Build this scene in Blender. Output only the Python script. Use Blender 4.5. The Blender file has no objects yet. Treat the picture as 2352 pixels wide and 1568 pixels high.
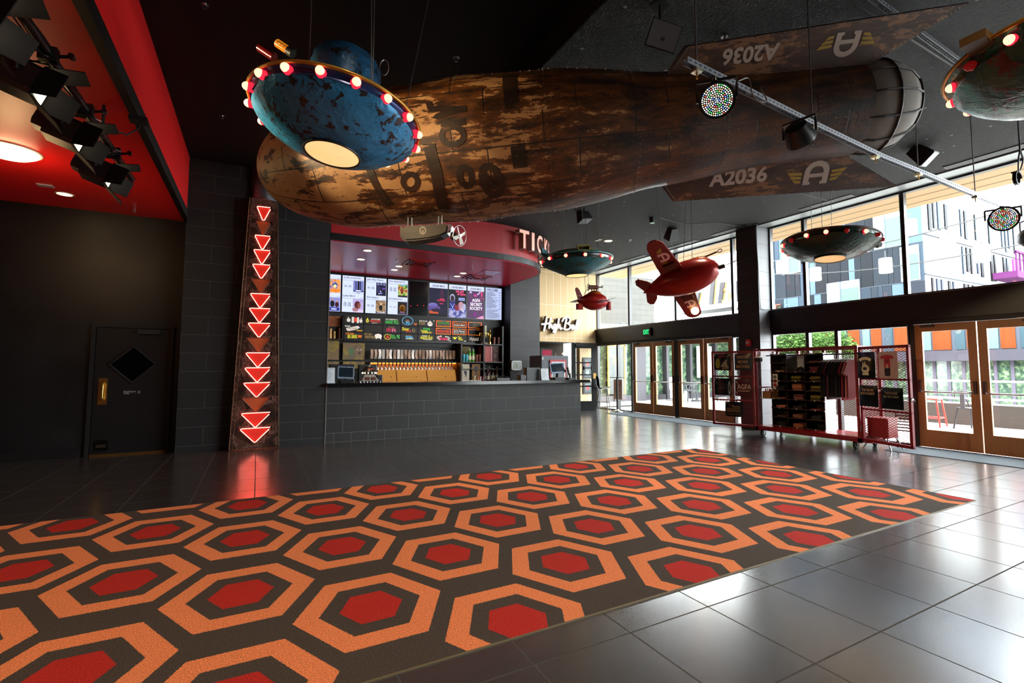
import bpy, math, random
from mathutils import Vector, Matrix
random.seed(7)
PI = math.pi
SC = bpy.context.scene
COL = SC.collection
R = math.radians
# ------------------------------------------------------------------ camera
F_, CX_, CY_, HC = 1138.5, 1233.0, 763.2, 1.35
PIT, YAW = R(4.036), R(29.33)
FWD = Vector((math.sin(YAW)*math.cos(PIT), math.cos(YAW)*math.cos(PIT), math.sin(PIT)))
RGT = Vector((math.cos(YAW), -math.sin(YAW), 0))
UPV = RGT.cross(FWD)
EYE = Vector((0, 0, HC))
cam = bpy.data.objects.new('camera', bpy.data.cameras.new('camera'))
COL.objects.link(cam)
SC.camera = cam
mc = Matrix((RGT, UPV, -FWD)).transposed().to_4x4()
mc.translation = EYE
cam.matrix_world = mc
cam.data.sensor_width = 36
cam.data.lens = F_/2352*36
cam.data.shift_x = -(CX_-1176)/2352
cam.data.shift_y = (CY_-784)/2352
cam.data.clip_start = .05
cam.data.clip_end = 500
# survey helpers: where the sight line through a point of the photograph meets a wall, floor or depth
def ray(u, v): return FWD + RGT*((u-CX_)/F_) - UPV*((v-CY_)/F_)
def onx(u, v, x): d = ray(u, v); return EYE + d*(x/d.x)
def ony(u, v, y): d = ray(u, v); return EYE + d*(y/d.y)
def onz(u, v, z): d = ray(u, v); return EYE + d*((z-HC)/d.z)
def atd(u, v, t): return EYE + ray(u, v)*t
# ------------------------------------------------------------------ materials
def lin(c): return tuple((x/12.92 if x <= .04045 else ((x+.055)/1.055)**2.4) for x in c)
def hx(s): return lin(tuple(int(s[i:i+2], 16)/255 for i in (0, 2, 4)))
MC = {}
def mat(name, col, rough=.5, metal=0, spec=.5, emit=None, es=0, coat=0, alpha=1):
    if name in MC: return MC[name]
    m = bpy.data.materials.new(name); m.use_nodes = True
    b = m.node_tree.nodes['Principled BSDF']
    c = hx(col) if isinstance(col, str) else col
    b.inputs['Base Color'].default_value = (*c, 1)
    b.inputs['Roughness'].default_value = rough
    b.inputs['Metallic'].default_value = metal
    b.inputs['Specular IOR Level'].default_value = spec
    b.inputs['Coat Weight'].default_value = coat
    if emit is not None:
        e = hx(emit) if isinstance(emit, str) else emit
        b.inputs['Emission Color'].default_value = (*e, 1)
        b.inputs['Emission Strength'].default_value = es
    MC[name] = m
    return m
def E(col, s=1.0):
    n = 'glow_%s_%s' % (col, s)
    if s <= 2.2: s = s*.6
    return mat(n, (.01, .01, .01), .6, 0, .3, col, s)
def D(col, rough=.5, metal=0, spec=.5):
    return mat('paint_%s_%s_%s' % (col, rough, metal), col, rough, metal, spec)
class NT:
    def __init__(s, name):
        s.m = bpy.data.materials.new(name); s.m.use_nodes = True; s.t = s.m.node_tree; s.b = s.t.nodes['Principled BSDF']
        MC[name] = s.m
    def n(s, typ, **k):
        x = s.t.nodes.new('ShaderNode'+typ)
        for a, v in k.items(): setattr(x, a, v)
        return x
    def l(s, a, b): s.t.links.new(a, b)
    def val(s, sock, v):
        if hasattr(v, 'links') or isinstance(v, bpy.types.NodeSocket): s.l(v, sock)
        else: sock.default_value = v
    def math(s, op, a, b=0.0, c=0.0, clamp=False):
        x = s.n('Math', operation=op, use_clamp=clamp)
        s.val(x.inputs[0], a); s.val(x.inputs[1], b); s.val(x.inputs[2], c); return x.outputs[0]
    def noise(s, vec, scale, detail=4, rough=.6, dist=0):
        x = s.n('TexNoise'); s.val(x.inputs['Vector'], vec)
        x.inputs['Scale'].default_value = scale; x.inputs['Detail'].default_value = detail
        x.inputs['Roughness'].default_value = rough; x.inputs['Distortion'].default_value = dist
        return x.outputs['Fac']
    def ramp(s, fac, stops, interp='LINEAR'):
        x = s.n('ValToRGB'); s.val(x.inputs[0], fac); r = x.color_ramp; r.interpolation = interp
        while len(r.elements) < len(stops): r.elements.new(.5)
        for e, (p, c) in zip(r.elements, stops):
            e.position = p; c = hx(c) if isinstance(c, str) else ((c,)*3 if isinstance(c, (int, float)) else c); e.color = (*c, 1)
        return x.outputs[0]
    def mix(s, fac, a, b):
        x = s.n('Mix', data_type='RGBA')
        s.val(x.inputs[0], fac)
        for i, v in ((6, a), (7, b)):
            if isinstance(v, str): v = hx(v)
            if isinstance(v, tuple) and len(v) == 3: v = (*v, 1)
            s.val(x.inputs[i], v)
        return x.outputs[2]
    def pos(s): return s.n('NewGeometry').outputs['Position']
    def obj(s): return s.n('TexCoord').outputs['Object']
    def sep(s, v):
        x = s.n('SeparateXYZ'); s.l(v, x.inputs[0]); return x.outputs
    def comb(s, x=0., y=0., z=0.):
        c = s.n('CombineXYZ'); s.val(c.inputs[0], x); s.val(c.inputs[1], y); s.val(c.inputs[2], z); return c.outputs[0]
    def bump(s, h, strength=.3, dist=.01):
        x = s.n('Bump'); x.inputs['Strength'].default_value = strength; x.inputs['Distance'].default_value = dist
        s.val(x.inputs['Height'], h); s.l(x.outputs[0], s.b.inputs['Normal'])
    def out(s, col=None, rough=None, metal=None):
        if col is not None: s.val(s.b.inputs['Base Color'], col)
        if rough is not None: s.val(s.b.inputs['Roughness'], rough)
        if metal is not None: s.val(s.b.inputs['Metallic'], metal)
        return s.m
def tile_mat(name, ax, w, h, off, ofx, ofz, c1, c2, cm, mortar=.005, rough=.45, bump=.4):
    k = NT(name); p = k.sep(k.pos())
    v = k.comb(k.math('SUBTRACT', p['XYZ'.index(ax[0])], ofx), k.math('SUBTRACT', p['XYZ'.index(ax[1])], ofz))
    b = k.n('TexBrick', offset=off, squash=1); k.l(v, b.inputs['Vector'])
    for s_, q in (('Color1', c1), ('Color2', c2), ('Mortar', cm)): b.inputs[s_].default_value = (*hx(q), 1)
    b.inputs['Scale'].default_value = 1; b.inputs['Mortar Size'].default_value = mortar
    b.inputs['Brick Width'].default_value = w; b.inputs['Row Height'].default_value = h
    b.inputs['Mortar Smooth'].default_value = 0; b.inputs['Bias'].default_value = 0
    st = k.n('Mapping'); k.l(k.pos(), st.inputs[0]); st.inputs['Scale'].default_value = (1, 1, 9) if ax[1] == 'Z' else (2, 9, 1)
    nz = k.noise(st.outputs[0], 3, 5, .7)
    c = k.mix(k.math('MULTIPLY', nz, .5), b.outputs[0], k.mix(b.outputs['Fac'], c2, cm))
    k.out(c, k.math('ADD', k.math('MULTIPLY', nz, .2), rough))
    k.bump(k.math('SUBTRACT', k.math('MULTIPLY', nz, .25), b.outputs['Fac']), bump, .003)
    return k.m
def pic(name, cols, scale=6, s=1.2, seed=0):
    """a glowing printed picture: soft blobs of a few colours"""
    n = 'picture_'+name
    if n in MC: return MC[n]
    k = NT(n)
    mp = k.n('Mapping'); k.l(k.pos(), mp.inputs[0]); mp.inputs['Location'].default_value = (seed*3.1, seed*1.7, seed)
    f = k.noise(mp.outputs[0], scale, 3, .6, .6)
    st = [(.3+.4*i/(len(cols)-1), c) for i, c in enumerate(cols)]
    c = k.ramp(f, st)
    if s: k.l(c, k.b.inputs['Emission Color']); k.b.inputs['Emission Strength'].default_value = s*.6; k.out((.01, .01, .01, 1), .5)
    else: k.out(c, .6)
    return k.m
# ------------------------------------------------------------------ mesh builder
TXT = {}
def text_geo(s, bold=0):
    key = (s, bold)
    if key not in TXT:
        cu = bpy.data.curves.new('lettering', 'FONT'); cu.body = s; cu.resolution_u = 3; cu.fill_mode = 'FRONT'; cu.offset = bold
        o = bpy.data.objects.new('lettering', cu)
        me = o.to_mesh()
        vs = [v.co.copy() for v in me.vertices]; fs = [tuple(p.vertices) for p in me.polygons]
        o.to_mesh_clear(); bpy.data.objects.remove(o); bpy.data.curves.remove(cu)
        x0 = min((v.x for v in vs), default=0); x1 = max((v.x for v in vs), default=1)
        y0 = min((v.y for v in vs), default=0); y1 = max((v.y for v in vs), default=1)
        TXT[key] = (vs, fs, x0, x1, y0, y1)
    return TXT[key]
def frame(o, u, v):
    u = Vector(u).normalized(); v = Vector(v); n = u.cross(v).normalized(); v = n.cross(u)
    m = Matrix((u, v, n)).transposed().to_4x4(); m.translation = Vector(o); return m
def FB(x, y, z): return frame((x, y, z), (1, 0, 0), (0, 0, 1))      # a surface that faces -Y
def FX(x, y, z): return frame((x, y, z), (0, -1, 0), (0, 0, 1))     # a surface that faces -X
def axis_frame(o, n, xdir=(1, 0, 0)):
    n = Vector(n).normalized(); x = Vector(xdir); x = (x - n*x.dot(n)).normalized(); y = n.cross(x)
    m = Matrix((x, y, n)).transposed().to_4x4(); m.translation = Vector(o); return m
class MB:
    def __init__(s, M=None): s.v = []; s.f = []; s.k = []; s.ms = []; s.M = M or Matrix()
    def add(s, vs, fs, m):
        if m not in s.ms: s.ms.append(m)
        i = s.ms.index(m); b = len(s.v)
        s.v += [s.M @ Vector(v) for v in vs]; s.f += [tuple(b+j for j in f) for f in fs]; s.k += [i]*len(fs); return s
    def box(s, x0, x1, y0, y1, z0, z1, m):
        vs = [(x, y, z) for x in (x0, x1) for y in (y0, y1) for z in (z0, z1)]
        return s.add(vs, [(0, 1, 3, 2), (4, 6, 7, 5), (0, 4, 5, 1), (2, 3, 7, 6), (0, 2, 6, 4), (1, 5, 7, 3)], m)
    def rbox(s, x0, x1, y0, y1, z0, z1, m, b=.01):
        # box with bevelled vertical edges
        pl = [(x0+b, y0), (x1-b, y0), (x1, y0+b), (x1, y1-b), (x1-b, y1), (x0+b, y1), (x0, y1-b), (x0, y0+b)]
        return s.prism(pl, z0, z1, m)
    def prism(s, pl, z0, z1, m):
        n = len(pl); vs = [(x, y, z0) for x, y in pl]+[(x, y, z1) for x, y in pl]
        return s.add(vs, [tuple(range(n))[::-1], tuple(range(n, 2*n))]+[(i, (i+1) % n, n+(i+1) % n, n+i) for i in range(n)], m)
    def flat(s, pl, z, m): return s.add([(x, y, z) for x, y in pl], [tuple(range(len(pl)))], m)
    def rect(s, x0, y0, x1, y1, z, m): return s.flat([(x0, y0), (x1, y0), (x1, y1), (x0, y1)], z, m)
    def ell(s, cx, cy, rx, ry, z, m, n=20, r0=None):
        if r0 is None: return s.flat([(cx+rx*math.cos(2*PI*i/n), cy+ry*math.sin(2*PI*i/n)) for i in range(n)], z, m)
        vs = [(cx+q*rx*math.cos(2*PI*i/n), cy+q*ry*math.sin(2*PI*i/n), z) for q in (1, r0) for i in range(n)]
        return s.add(vs, [(i, (i+1) % n, n+(i+1) % n, n+i) for i in range(n)], m)
    def cyl(s, p, q, r, m, r1=None, n=12, caps=True):
        p, q = Vector(p), Vector(q); r1 = r if r1 is None else r1
        d = (q-p).normalized(); a = d.orthogonal().normalized(); b = d.cross(a)
        vs = []
        for c, rr in ((p, r), (q, r1)): vs += [c+(a*math.cos(2*PI*i/n)+b*math.sin(2*PI*i/n))*rr for i in range(n)]
        fs = [(i, (i+1) % n, n+(i+1) % n, n+i) for i in range(n)]
        if caps: fs += [tuple(range(n))[::-1], tuple(range(n, 2*n))]
        return s.add(vs, fs, m)
    def tube(s, pts, r, m, n=8, closed=False):
        pts = [Vector(p) for p in pts]; N = len(pts); vs = []; a = None
        for i, p in enumerate(pts):
            d = (pts[(i+1) % N]-pts[i-1]) if closed else (pts[min(i+1, N-1)]-pts[max(i-1, 0)])
            d.normalize()
            a = d.orthogonal() if a is None else (a-d*a.dot(d))
            if a.length < 1e-6: a = d.orthogonal()
            a.normalize(); b = d.cross(a)
            vs += [p+(a*math.cos(2*PI*j/n)+b*math.sin(2*PI*j/n))*r for j in range(n)]
        fs = []
        for i in range(N if closed else N-1):
            k = (i+1) % N
            fs += [(i*n+j, i*n+(j+1) % n, k*n+(j+1) % n, k*n+j) for j in range(n)]
        if not closed: fs += [tuple(range(n))[::-1], tuple(range((N-1)*n, N*n))]
        return s.add(vs, fs, m)
    def lathe(s, pr, m, n=32, a0=0, a1=2*PI, sx=1, sy=1, wob=None):
        full = abs(a1-a0-2*PI) < 1e-6; N = n if full else n+1; vs = []
        for r, z in pr:
            for i in range(N):
                a = a0+(a1-a0)*i/n; q = r*(1+(wob(a, z) if wob else 0)); vs.append((q*math.cos(a)*sx, q*math.sin(a)*sy, z))
        fs = []
        for j in range(len(pr)-1):
            for i in range(n):
                k = (i+1) % N; fs.append((j*N+i, j*N+k, (j+1)*N+k, (j+1)*N+i))
        if full:
            if pr[0][0] > 1e-4: fs.append(tuple(range(N))[::-1])
            if pr[-1][0] > 1e-4: fs.append(tuple(range((len(pr)-1)*N, len(pr)*N)))
        return s.add(vs, fs, m)
    def ball(s, c, r, m, n=14, sz=1):
        K = s.M; s.M = K @ Matrix.Translation(Vector(c))
        s.lathe([(max(r*math.sin(PI*i/8), .00005), -r*sz*math.cos(PI*i/8)) for i in range(9)], m, n); s.M = K; return s
    def text(s, t, x, y, size, m, z=.001, al='c', w=None, bold=.018, depth=0):
        vs, fs, x0, x1, y0, y1 = text_geo(t, bold)
        sx = size if w is None else w/max(x1-x0, .01)
        ox = {'c': (x0+x1)/2, 'l': x0, 'r': x1}[al]
        P = [(x+(v.x-ox)*sx, y+(v.y-.35)*size, z+depth) for v in vs]
        s.add(P, fs, m)
        if depth:
            ed = {}
            for f in fs:
                for i in range(len(f)):
                    e = (f[i], f[(i+1) % len(f)]); ed[e] = 1
            bd = [e for e in ed if (e[1], e[0]) not in ed]
            b = [(p[0], p[1], z) for p in P]; n = len(P)
            s.add(P+b, [(e[0], e[0]+n, e[1]+n, e[1]) for e in bd], m)
        return s
    def local(s, M): s.M = M; return s
    def to(s, name, parent=None, sm=None, **k):
        me = bpy.data.meshes.new(name); o = bpy.data.objects.new(name, me); COL.objects.link(o)
        if parent is not None:
            W = WM[parent.name].inverted(); o.parent = parent; WM[o.name] = WM[parent.name]
        else:
            if not s.v: s.v = [Vector((0, 0, 0))]
            mn = [min(v[i] for v in s.v) for i in range(3)]; mx = [max(v[i] for v in s.v) for i in range(3)]
            W0 = k.pop('W', None) or Matrix.Translation(((mn[0]+mx[0])/2, (mn[1]+mx[1])/2, mn[2]))
            o.matrix_world = W0; WM[o.name] = W0.copy(); W = W0.inverted()
        me.from_pydata([W @ v for v in s.v], [], s.f)
        for m in s.ms: me.materials.append(m)
        me.polygons.foreach_set('material_index', s.k)
        if sm:
            me.polygons.foreach_set('use_smooth', [True]*len(s.f))
            me.set_sharp_from_angle(angle=R(sm))
        me.validate(); me.update()
        if 'label' in k: tag(o, k['label'], k['cat'], k.get('group'))
        elif parent is not None and k.get('lab'): o['label'] = k['lab']
        if k.get('kind'): o['kind'] = k['kind']
        return o
WM = {}
def smooth(P, n=6):
    P = [Vector(p) for p in P]; Q = [P[0]*2-P[1]]+P+[P[-1]*2-P[-2]]; out = []
    for i in range(1, len(Q)-2):
        a, b, c, d = Q[i-1:i+3]
        for k in range(n):
            t = k/n; out.append(.5*((2*b)+(c-a)*t+(2*a-5*b+4*c-d)*t*t+(3*b-a-3*c+d)*t**3))
    return out+[P[-1]]
ORD = 'first second third fourth fifth sixth seventh eighth ninth tenth eleventh twelfth thirteenth fourteenth fifteenth sixteenth seventeenth eighteenth nineteenth twentieth twenty-first twenty-second twenty-third twenty-fourth'.split()
def tag(o, label, cat, group=None):
    o['label'] = label; o['category'] = cat
    if group: o['group'] = group
    return o
def T(name, label, cat, loc=(0, 0, 0), group=None, M=None):
    o = bpy.data.objects.new(name, None); COL.objects.link(o); o.empty_display_size = .1
    W = M.copy() if M is not None else Matrix.Translation(Vector(loc))
    o.matrix_world = W; WM[o.name] = W
    return tag(o, label, cat, group)
def S(mb, name, parent=None, sm=None): return mb.to(name, parent, sm, kind='structure') if parent is None else mb.to(name, parent, sm)
def spot(name, loc, to, power, ang, col=(1, .85, .65), rad=.05, blend=.5):
    l = bpy.data.lights.new(name, 'SPOT'); l.energy = power; l.spot_size = R(ang); l.spot_blend = blend; l.color = col; l.shadow_soft_size = rad
    o = bpy.data.objects.new(name, l); COL.objects.link(o); o.location = loc
    o.rotation_euler = (Vector(to)-Vector(loc)).to_track_quat('-Z', 'Y').to_euler(); return o
def point(name, loc, power, col=(1, .85, .65), rad=.1):
    l = bpy.data.lights.new(name, 'POINT'); l.energy = power; l.color = col; l.shadow_soft_size = rad
    o = bpy.data.objects.new(name, l); COL.objects.link(o); o.location = loc; return o
BLACK = D('0b0a0a', .5); BLK2 = D('141313', .35); CHR = mat('chrome', 'd0d0d0', .15, 1); STEEL = mat('steel', '8a8a8a', .35, 1)
WIRE = D('1a1a1a', .5); RED = mat('soffit_red_paint', 'dc1c1c', .38, 0, .4); BRASS = mat('brass', 'c9a35a', .3, 1); WHITE = D('e8e8e8', .5)
# ================================================================== the setting
XW, ZC, ZL = 9.95, 4.5, 4.79
def floor_mat():
    k = NT('floor_tile'); p = k.pos()
    mp = k.n('Mapping'); k.l(p, mp.inputs[0]); mp.inputs['Location'].default_value = (-.02+.562*20, -2.06+.62*20, 0)
    b = k.n('TexBrick', offset=0, squash=1); k.l(mp.outputs[0], b.inputs['Vector'])
    for s_, c in (('Color1', '373433'), ('Color2', '3c3937'), ('Mortar', '4c4844')): b.inputs[s_].default_value = (*hx(c), 1)
    b.inputs['Scale'].default_value = 1; b.inputs['Mortar Size'].default_value = .0045; b.inputs['Brick Width'].default_value = .562
    b.inputs['Row Height'].default_value = .62; b.inputs['Mortar Smooth'].default_value = 0
    st = k.n('Mapping'); k.l(p, st.inputs[0]); st.inputs['Scale'].default_value = (1, 4, 1)
    n = k.noise(st.outputs[0], 2.2, 6, .65)
    c = k.mix(k.math('MULTIPLY', n, .4), b.outputs[0], '46413e')
    k.out(c, k.math('ADD', k.math('MULTIPLY', b.outputs['Fac'], .6), k.math('ADD', k.math('MULTIPLY', n, .12), .17)))
    k.l(k.math('SUBTRACT', 1.0, b.outputs['Fac']), k.b.inputs['Coat Weight']); k.b.inputs['Coat Roughness'].default_value = .2; k.b.inputs['Coat IOR'].default_value = 1.6
    k.val(k.b.inputs['Specular IOR Level'], k.math('SUBTRACT', 1.0, b.outputs['Fac']))
    return k.m
def ceil_mat():
    k = NT('sprayed_ceiling'); p = k.pos()
    n = k.noise(p, 45, 3, .75)
    f = k.n('TexVoronoi'); k.l(p, f.inputs['Vector']); f.inputs['Scale'].default_value = 7
    chip = k.math('MULTIPLY', k.math('LESS_THAN', f.outputs['Distance'], .12), k.math('GREATER_THAN', k.sep(f.outputs['Color'])[0], .72))
    sx = k.sep(p)[0]
    c = k.mix(k.ramp(n, [(.35, 0.), (.65, 1.)]), '040404', '232222')
    k.out(k.mix(chip, c, '77777a'), .85)
    k.bump(n, .8, .02)
    return k.m
FLOOR = floor_mat(); CEIL = ceil_mat()
def wall_paint():
    k = NT('black_wall_paint'); p = k.pos(); n = k.noise(p, 1.3, 4, .6)
    k.out(k.mix(n, '070707', '100f0f'), k.math('ADD', k.math('MULTIPLY', n, .25), .3)); k.bump(k.noise(p, 9, 4), .12, .01); return k.m
WALLK = wall_paint()
SOFK = mat('black_soffit_paint', '060606', .7, 0, .3)
TW = tile_mat('black_wall_tile_left', 'XZ', .72, .296, .5, -1.09, .102, '0b0909', '0f0d0c', '3a3735', .004)
TC = tile_mat('charcoal_tile_counter', 'XZ', .6, .266, .5, 1.09, .166, '151312', '1a1817', '565250', .004)
TCB = tile_mat('charcoal_tile_base', 'XZ', .3, .166, .5, 1.09, 0, '1a1818', '1f1d1c', '565250', .004)
TP = tile_mat('grey_tile_column', 'XZ', .6, .296, .5, 6.17, .1, '262425', '2d2b2c', '4e4b4b', .004)
TPS = tile_mat('grey_tile_column_side', 'YZ', .6, .296, .5, 0, .1, '262425', '2d2b2c', '4e4b4b', .004)
TPX = tile_mat('pillar_tile_shaded', 'YZ', .6, .31, 0, 7.0, .05, '201a1a', '241e1e', '4a4242', .004)  # room-side face of the pillar, its shade put into a darker tile colour
TPY = tile_mat('pillar_tile_lit', 'XZ', .6, .31, 0, 9.5, .05, '55575a', '606265', '2a2a2a', .004)  # same pillar tile, window light on this face put into a paler colour
CREAM = tile_mat('cream_panel_wall', 'XZ', .27, 1.05, 0, .1, .2, 'cfae7c', 'd6b686', 'efe0c0', .006, .5, .3)
FR = D('151313', .35); ALU = mat('dark_aluminium', '3c3d40', .35, .7); WOOD = None
def wood(name, c1, c2, ax=2, rough=.4, sc=3):
    if name in MC: return MC[name]
    k = NT(name); mp = k.n('Mapping'); k.l(k.pos(), mp.inputs[0]); s = [9, 9, 9]; s[ax] = .6; mp.inputs['Scale'].default_value = s
    n = k.noise(mp.outputs[0], sc, 5, .65, .4)
    k.out(k.mix(n, c1, c2), rough); return k.m
DOORW = wood('door_oak', '9a6330', 'b88146', 2)
def glass():
    m = bpy.data.materials.new('window_glass'); m.use_nodes = True; t = m.node_tree; t.nodes.clear()
    o = t.nodes.new('ShaderNodeOutputMaterial'); mx = t.nodes.new('ShaderNodeMixShader'); tr = t.nodes.new('ShaderNodeBsdfTransparent')
    g = t.nodes.new('ShaderNodeBsdfGlossy'); lw = t.nodes.new('ShaderNodeLayerWeight'); lw.inputs[0].default_value = .5; pw = t.nodes.new('ShaderNodeMath'); pw.operation = 'POWER'; pw.inputs[1].default_value = 4; f = t.nodes.new('ShaderNodeMath'); f.operation = 'MULTIPLY_ADD'; f.inputs[1].default_value = .6; f.inputs[2].default_value = .04; t.links.new(lw.outputs['Facing'], pw.inputs[0]); t.links.new(pw.outputs[0], f.inputs[0])
    tr.inputs[0].default_value = (.94, .96, .96, 1); g.inputs['Roughness'].default_value = .02
    t.links.new(f.outputs[0], mx.inputs[0]); t.links.new(tr.outputs[0], mx.inputs[1]); t.links.new(g.outputs[0], mx.inputs[2]); t.links.new(mx.outputs[0], o.inputs[0])
    return m
GLASS = glass()
# floor, ceiling
b = MB(); b.box(-7, 9.97, -6, 13.6, -.1, 0, FLOOR); S(b, 'floor')
b = MB()
b.box(-7, 2.5, -6, 13.6, ZL, ZL+.1, SOFK); b.box(2.5, 2.52, -6, 13.6, ZC, ZL, SOFK); b.box(2.52, 9.55, -6, 13.6, ZC, ZL+.1, CEIL)
for i in range(4):   # seams between the sprayed boards
    y = -4+i*3.1
    b.box(2.6, 9.5, y, y+.02, ZC-.004, ZC, BLACK)
S(b, 'ceiling')
# glossy strip above the windows and head
LIP = mat('pale_soffit_strip', '8f9495', .35, .1)
b = MB(); b.box(9.55, 10.05, -6, 13.6, ZC-.02, ZC+.1, LIP); S(b, 'trim_1')
# back walls
b = MB(); b.box(-7, -1.09, 9.98, 10.2, 0, ZL, WALLK); S(b, 'wall_back')
b = MB(); b.box(-7, -2.3, 9.955, 9.98, 0, .13, D('121010', .4)); S(b, 'baseboard_back')
b = MB(); b.box(-1.09, 1.085, 9.68, 13.0, 0, ZL, TW); S(b, 'wall_tile')
b = MB(); b.box(1.085, 1.1, 9.665, 9.7, .0, 3.69, D('6f6c68', .4)); S(b, 'trim_2')
b = MB(); b.box(1.085, 6.17, 13.0, 13.2, 0, ZL, SOFK); S(b, 'wall_bar')
b = MB()
b.add([(6.17, 12.5, 0), (7.12, 12.5, 0), (7.12, 12.5, ZL), (6.17, 12.5, ZL)], [(0, 1, 2, 3)], TP)
b.add([(6.17, 12.5, 0), (6.17, 13.2, 0), (6.17, 13.2, ZL), (6.17, 12.5, ZL)], [(0, 1, 2, 3)], TPS)
b.add([(7.12, 12.5, 0), (7.12, 13.6, 0), (7.12, 13.6, ZL), (7.12, 12.5, ZL)], [(0, 1, 2, 3)], TPS)
b.add([(6.17, 13.2, 0), (7.12, 13.6, 0), (7.12, 13.6, ZL), (6.17, 13.2, ZL)], [(0, 1, 2, 3)], TP); S(b, 'wall_column')
b = MB(); b.box(7.1, 10.05, 13.5, 13.7, 2.17, ZL, CREAM); b.box(9.2, 9.95, 13.5, 13.7, 0, 2.17, CREAM); S(b, 'wall_cream')
b = MB(); b.box(7.1, 9.2, 14.5, 14.6, 0, 2.3, SOFK); b.box(7.1, 9.2, 13.6, 14.6, 2.17, 2.3, SOFK); b.box(7.0, 7.1, 13.6, 14.6, 0, 2.3, SOFK); b.box(7.1, 9.2, 13.6, 14.6, -.1, 0, FLOOR); S(b, 'wall_passage')
b = MB(); b.box(-7.1, -7, -6, 10, 0, ZL, WALLK); S(b, 'wall_left')
b = MB(); b.box(-7, 10, -6.1, -6, 0, ZL, WALLK); S(b, 'wall_rear')
# red soffit on the left with its black channel and red fascia
REDF = mat('red_fascia_paint', 'd41c1c', .4)
b = MB(); b.box(-7, -1.15, -6, 9.98, 3.78, 3.86, RED); S(b, 'trim_3')
b = MB(); b.box(-1.15, -1.08, -6, 9.68, 3.76, 3.9, BLACK); S(b, 'trim_4')
b = MB(); b.box(-1.14, -1.09, -6, 9.68, 3.9, ZL, REDF); S(b, 'trim_5')
# red soffit over the bar, its rounded end, black channel and fascia
def bar_plan(off=0):
    pl = [(1.1, 9.7-off), (4.45, 9.7-off)]
    cx, cy, rx, ry = 4.45, 11.15, 1.72+off, 1.45+off
    for i in range(1, 17):
        a = -PI/2+PI/2*i/16; pl.append((cx+rx*math.cos(a), cy+ry*math.sin(a)))
    pl += [(6.17+off, 12.5), (6.17, 12.5), (6.17, 13.0), (1.1, 13.0)]
    return pl
BARRED = mat('bar_soffit_red', 'c0142c', .3, 0, .3)
b = MB(); b.prism(bar_plan(-.03), 3.69, 3.75, BARRED); S(b, 'trim_6')
b = MB(); b.prism(bar_plan(.02), 3.7, 3.83, BLK2); S(b, 'trim_7')
b = MB(); b.prism(bar_plan(-.05), 3.83, ZC+.05, mat('bar_fascia_red', 'a01018', .45)); S(b, 'trim_8')
# the pillar on the window side
b = MB()
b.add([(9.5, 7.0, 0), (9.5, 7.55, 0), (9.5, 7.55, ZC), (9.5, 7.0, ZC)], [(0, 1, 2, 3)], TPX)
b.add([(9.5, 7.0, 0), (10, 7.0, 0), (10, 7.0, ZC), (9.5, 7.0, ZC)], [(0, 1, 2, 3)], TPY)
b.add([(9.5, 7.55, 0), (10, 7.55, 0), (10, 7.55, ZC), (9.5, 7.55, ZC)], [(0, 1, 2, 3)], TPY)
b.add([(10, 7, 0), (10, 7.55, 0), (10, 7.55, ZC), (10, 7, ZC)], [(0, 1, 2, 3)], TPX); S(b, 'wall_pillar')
# band between the two rows of windows
b = MB(); b.box(9.85, 10.05, -6, 7.0, 2.165, 2.6, FR); b.box(9.85, 10.05, 7.55, 13.5, 2.165, 2.6, FR)
b.box(9.84, 9.87, -6, 7.0, 2.6, 2.612, STEEL); b.box(9.84, 9.87, 7.55, 13.5, 2.6, 2.612, STEEL)
b.box(9.9, 10.05, -6, 7.0, 2.09, 2.165, BLACK); b.box(9.9, 10.05, 7.55, 13.5, 2.09, 2.165, BLACK); S(b, 'wall_right')
wn = [0]
def window(y0, y1, z0, z1, w=.035, m=FR):
    wn[0] += 1; nm = 'window_%d' % wn[0]
    b = MB(); b.box(9.9, 10.0, y0, y0+w, z0, z1, m); b.box(9.9, 10.0, y1-w, y1, z0, z1, m)
    b.box(9.9, 10.0, y0+w, y1-w, z0, z0+w, m); b.box(9.9, 10.0, y0+w, y1-w, z1-w, z1, m)
    b.box(9.885, 9.9, y0+w*.3, y0+w*.6, z0, z1, STEEL)
    o = S(b, nm); S(MB().box(9.955, 9.963, y0+w*.9, y1-w*.9, z0+w*.9, z1-w*.9, GLASS), 'pane', o)
for y0, y1 in ((11.84, 13.5), (9.89, 11.84), (8.01, 9.89), (7.55, 8.01), (6.2, 7.0), (4.36, 6.2), (2.5, 4.36), (.64, 2.5), (-1.2, .64), (-3, -1.2), (-4.5, -3), (-6, -4.5)):
    window(y0, y1, 2.6, 4.48)
for y0, y1 in ((12.43, 13.5), (11.74, 12.43), (7.55, 8.06), (6.19, 7.0), (5.6, 6.19), (4.34, 5.6), (-.2, .64), (-1.2, -.2), (-2.2, -1.2), (-3.3, -2.2), (-4.5, -3.3), (-6, -4.5)):
    window(y0, y1, 0, 2.1)
dn = [0]
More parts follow.
